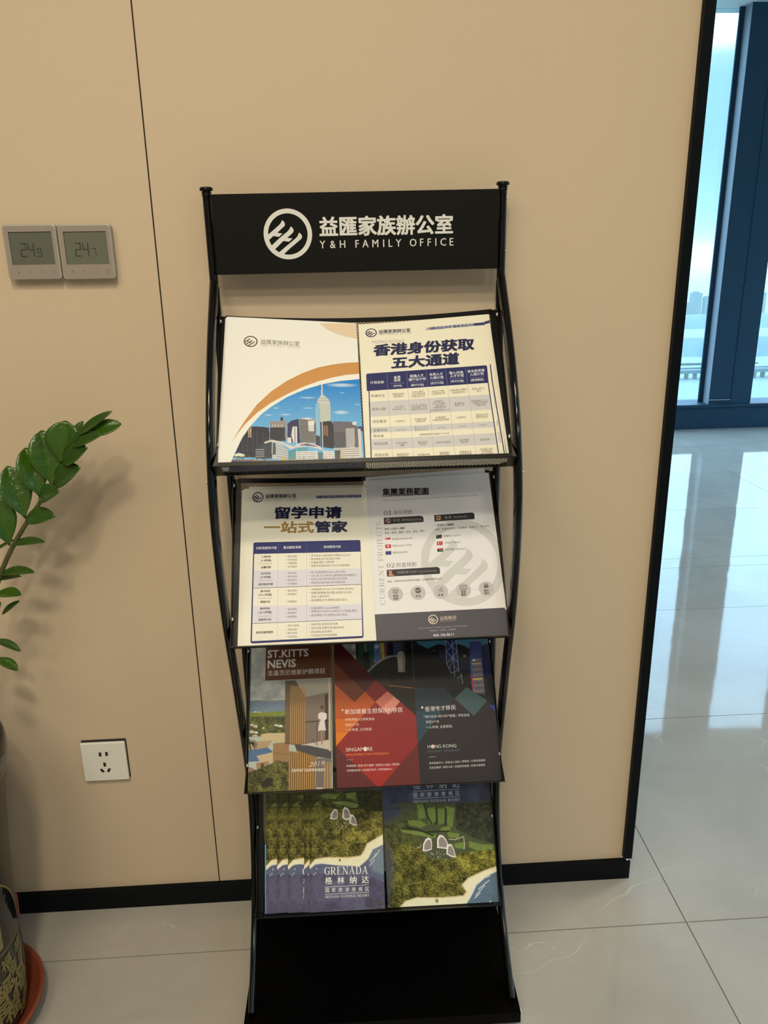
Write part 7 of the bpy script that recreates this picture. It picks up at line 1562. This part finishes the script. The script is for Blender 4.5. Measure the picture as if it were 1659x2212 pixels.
# ================================================================== PLANT, POT, SAUCER
PX, PY = -.722, -.258
sa = MB(); sa.lathe([(0, 0), (.118, 0), (.128, .004), (.146, .038), (.148, .043), (.144, .044), (.139, .040), (.124, .010), (0, .009)], (PX, PY, 0), 64); so = sa.build('saucer', M_saucer); tag(so, 'red-brown clay saucer under the dark plant pot', 'saucer')
pot = empty('plant_pot', Matrix.Translation((PX, PY, .0095)), 'tall dark glazed plant pot with gold characters, standing in a red saucer', 'pot')
PP = [(0, 0), (.100, 0), (.112, .003), (.116, .012), (.118, .05), (.1215, .095), (.1245, .17), (.1285, .25), (.1335, .33), (.1400, .40), (.1475, .465), (.1535, .495), (.158, .512), (.1595, .530), (.158, .548), (.152, .558), (.146, .552), (.142, .53), (.138, .47), (0, .465)]
PPz = np.array([z for r, z in PP[2:15]]); PPr = np.array([r for r, z in PP[2:15]])
pb = MB(); pb.lathe(PP[:12], (0, 0, 0), 72); pb.build('body', M_pot, pot)
pb = MB(); pb.lathe(PP[11:19], (0, 0, 0), 72); pb.build('rim', M_potdark, pot)
def on_pot(th, z, off=.0006): r = float(np.interp(z, PPz, PPr)) + off; return (r * math.cos(th), r * math.sin(th), z)
TH0 = math.radians(-32)
def pot_text(m, ch, th, z, size, sy=1.0, rot=0, b=.05):
    v, fs, ly = text_geo(ch, 0, b, 0, sy); c_, s_ = math.cos(rot), math.sin(rot)
    P = [((x - .5) * c_ - y * s_, (x - .5) * s_ + y * c_) for x, y in v]
    def put(tri, off, d=0):
        a, b_, c = tri; e_ = [math.dist(a, b_), math.dist(b_, c), math.dist(c, a)]; k = e_.index(max(e_))
        if max(e_) * size > .009 and d < 9:
            p0, p1, p2 = tri[k], tri[(k + 1) % 3], tri[(k + 2) % 3]; mid = ((p0[0] + p1[0]) / 2, (p0[1] + p1[1]) / 2); put((p0, mid, p2), off, d + 1); put((mid, p1, p2), off, d + 1)
        else: m.add([on_pot(th + x * size / .125, max(.004, z + y * size), off) for x, y in tri], [(0, 1, 2)])
    for f_ in fs:
        for k in range(1, len(f_) - 1): put((P[f_[0]], P[f_[k]], P[f_[k + 1]]), .0010 + ly[f_[0]] * .00002)
dk = MB()    # dark arched panel above a gold line, with a big gold character
DTH, DZ, DW, DH = math.radians(-50), .182, 1.12, .17
def arch(m, s0, s1, off, n=36, q=7):
    vs = [on_pot(DTH + DW * s_ * math.cos(math.pi * i / n), DZ + DH * s_ * math.sin(math.pi * i / n), off) for s_ in [s0 + (s1 - s0) * k / q for k in range(q + 1)] for i in range(n + 1)]
    m.add(vs, [(k * (n + 1) + i, k * (n + 1) + i + 1, (k + 1) * (n + 1) + i + 1, (k + 1) * (n + 1) + i) for k in range(q) for i in range(n)])
arch(dk, 0, .97, .0010); dk.build('medallion', M_potdark, pot)
g = MB(); arch(g, .97, .99, .0013, q=1)
nb = 96; g.add([on_pot(2 * math.pi * i / nb, z, .0012) for z in (DZ - .0035, DZ - .001) for i in range(nb)], [(i, (i + 1) % nb, nb + (i + 1) % nb, nb + i) for i in range(nb)])
pot_text(g, '福', math.radians(-42), .245, .115, b=.045)
for th, z, s_, r_ in ((-14, .154, .025, .1), (-9, .128, .026, .0), (3, .156, .023, .05), (6, .130, .022, 0), (-1, .086, .054, .2), (-21, .110, .034, -.1), (-14, .048, .040, .1), (10, .046, .034, -.1), (20, .100, .026, .0), (17, .070, .026, .1), (24, .140, .022, 0), (0, .022, .028, .1), (-28, .075, .05, .1), (-36, .03, .04, 0), (-30, .145, .03, 0), (-45, .11, .05, .2), (-60, .05, .05, -.1), (-62, .14, .03, 0), (-80, .09, .05, .2), (-95, .04, .04, 0), (28, .03, .03, .1), (32, .11, .028, 0)):
    pot_text(g, '福', math.radians(th), z, s_, 1.05, r_)
for k in range(10):
    pot_text(g, '福', math.radians(48 + k * 20), .05 + .045 * (k % 3), .045, 1.05, .2 * (k % 3 - 1))
g.build('lettering', M_gold, pot)
rb = MB()
for a, z0, z1, bow_ in ((21, .228, .182, 2.5), (25, .214, .178, -2.0)): rb.sweep([on_pot(math.radians(a + bow_ * math.sin(t * 3.14)), z0 + (z1 - z0) * t, .0012) for t in [i / 8 for i in range(9)]], .0011, .0005, 8)
rb.build('ribbon', M_ribbon, pot)
plant = empty('potted_plant', Matrix.Translation((PX, PY, .475)), 'glossy green plant with paired oval leaves growing from the dark pot', 'plant')
PI_ = plant.matrix_world.inverted()
MB().cyl((PX, PY, .474), (PX, PY, .488), .1385, 40).build('soil', M_soil, plant).matrix_local = PI_
def leaf(m, base, tip, wid, nrm, fold=.35, curl=.12, n=14, ex=1.0):
    """oval leaf folded along its midrib"""
    B, T_ = Vector(base), Vector(tip); ax = T_ - B; L_ = ax.length; ax.normalize(); nv = Vector(nrm); nv = (nv - ax * nv.dot(ax)).normalized(); sd = ax.cross(nv)
    vs = []; fs = []; K = 4
    for i in range(n + 1):
        t = i / n; w_ = wid / 2 * (math.sin(math.pi * t ** ex) ** (.85 if t < .5 else .62) if 0 < t < 1 else 0); w_ = max(w_, wid * .03)
        c = B + ax * L_ * t + nv * (-curl * L_ * (t - .15) ** 2)
        for k in range(-K, K + 1):
            f_ = k / K; vs.append(c + sd * w_ * f_ + nv * ((abs(f_) - .22 * f_ * f_) * w_ * fold))
    R_ = 2 * K + 1
    for i in range(n):
        for k in range(2 * K): a = i * R_ + k; fs.append((a, a + 1, a + R_ + 1, a + R_))
    m.add(vs, fs, True)
def smooth_path(P, n=40):
    P = np.array(P); d = np.r_[0, np.cumsum(np.linalg.norm(np.diff(P, axis=0), axis=1))]; t = np.linspace(0, d[-1], n)
    q = np.stack([np.interp(t, d, P[:, k]) for k in range(3)], 1)
    for _ in range(8): q[1:-1] = q[1:-1] * .5 + (q[:-2] + q[2:]) * .25
    return q
def stem(path, r0, r1):
    q = smooth_path(path); rr = [r0 + (r1 - r0) * i / (len(q) - 1) for i in range(len(q))]
    o = MB().sweep(q, rr, rr, 10).build('stem', M_stem, plant); o.matrix_local = PI_; return o
Yp = -.11
KP = 1.0683
def pw(x, z): return (x * KP, 1.296 + (z - 1.296) * KP)
s1 = stem([(-.700, -.215, .475), (-.672, -.165, .58), (-.640, -.125, .68)] + [(pw(x, z)[0], Yp, pw(x, z)[1]) for x, z in ((-.5819, .7296), (-.5619, .7903), (-.5463, .8262), (-.5322, .8532), (-.5175, .8798), (-.499, .9041), (-.4784, .9311), (-.4582, .9567), (-.4372, .9808), (-.4201, 1.012), (-.4051, 1.0368), (-.3843, 1.0552), (-.357, 1.066))], .0066, .0022)
F_, U_ = (.1, -1, .35), (0, -.2, 1)
LV = [  # base, tip, width, normal, fold, material   (x, z pairs at depth y)
 ((-.4872, .9277), (-.5051, 1.0075), .046, (.40, -.85, .55), .34, 0, .006), ((-.46, .9605), (-.4744, 1.0350), .044, (.40, -.85, .55), .34, 0, .006), ((-.4407, .9809), (-.4466, 1.0605), .050, (.32, -.85, .55), .32, 0, .006), ((-.4211, 1.0132), (-.4094, 1.0745), .052, (.15, -.85, .6), .26, 0, .004),
 ((-.4051, 1.0368), (-.3864, 1.0745), .018, (-.5, -1, .2), .3, 1, .004), ((-.3915, 1.0531), (-.3395, 1.0922), .015, (-.3, -.8, .5), .35, 1, -.006), ((-.3843, 1.0552), (-.3265, 1.0718), .026, (.0, -1, .8), .20, 0, -.004),
 ((-.4874, .9264), (-.4377, .9385), .030, (-.25, -.75, .8), .45, 1, -.016), ((-.4627, .9581), (-.4261, .976), .032, (-.35, -.8, .75), .45, 1, -.016), ((-.4374, .9796), (-.3922, 1.0117), .038, (-.4, -.8, .6), .4, 1, -.016), ((-.4201, 1.012), (-.3782, 1.0407), .034, (-.4, -.8, .6), .4, 1, -.014), ((-.4051, 1.0368), (-.3563, 1.0597), .024, (-.4, -.7, .7), .4, 1, -.010),
 ((-.5177, .884), (-.5311, .9646), .044, (.4, -.9, .45), .32, 0, .004), ((-.5159, .8839), (-.4604, .8983), .020, (-.2, -.35, 1), .5, 1, -.012), ((-.5407, .8366), (-.4841, .8481), .022, (-.1, -.35, 1), .5, 1, -.010), ((-.5543, .8244), (-.5181, .8272), .016, (0, -.3, 1), .5, 1, .014), ((-.5559, .8031), (-.5085, .8086), .024, (.1, -.35, 1), .5, 0, -.010), ((-.5588, .7618), (-.537, .8001), .018, (-.6, -.7, .3), .4, 0, -.020), ((-.548, .7679), (-.5232, .7887), .012, (-.4, -.6, .7), .4, 1, .004), ((-.567, .7244), (-.5245, .7112), .016, (.3, -.3, 1), .5, 1, -.008), ((-.5721, .6931), (-.5316, .6785), .020, (.3, -.3, 1), .5, 0, -.012), ((-.5466, .8705), (-.5186, .8902), .010, (-.5, -.5, .8), .4, 1, .012)]
for (bx, bz), (tx, tz), wd, nr, fo, mi, dy in LV:
    (bx, bz), (tx, tz) = pw(bx, bz), pw(tx, tz); m = MB(); leaf(m, (bx, Yp - .002, bz), (tx, Yp + dy * 1.6, tz), wd * KP, nr, fo, .10 if mi == 0 else .16, ex=1.22 if mi == 0 else .95)
    o = m.build('leaf', M_leaf2 if mi else M_leaf, s1, solid=.0007)
r2 = random.Random(8)
for a, ln, tilt in ((150, .52, .45), (200, .60, .30), (100, .42, .5), (255, .46, .42)):
    ca, sa_ = math.cos(math.radians(a)), math.sin(math.radians(a)); path = [(PX + ca * (.03 + ln * tilt * t ** 1.6), PY + sa_ * min(.6, (.03 + ln * tilt * t ** 1.6)) * (.6 if sa_ > 0 else 1), .475 + ln * t * (1 - .18 * t)) for t in [i / 8 for i in range(9)]]
    st_ = stem(path, .006, .002); q = smooth_path(path, 20)
    for i in range(6, 20, 2):
        p0 = Vector(q[i]); tg = Vector(q[min(19, i + 1)] - q[i - 1]).normalized(); sd = tg.cross(Vector((ca, sa_, .2))).normalized()
        for s_ in (-1, 1):
            m = MB(); tip = p0 + (sd * s_ * .8 + tg * .55 + Vector((0, 0, .1))).normalized() * r2.uniform(.055, .072); tip.y = min(tip.y, -.012)
            leaf(m, p0, tip, .030, (tg - sd * s_ * .3) * -1 if tg.z < 0 else Vector((-ca * .3, -sa_ * .3, 1)), .35, .12, 7); m.build('leaf', M_leaf if r2.random() < .6 else M_leaf2, st_, solid=.0007)
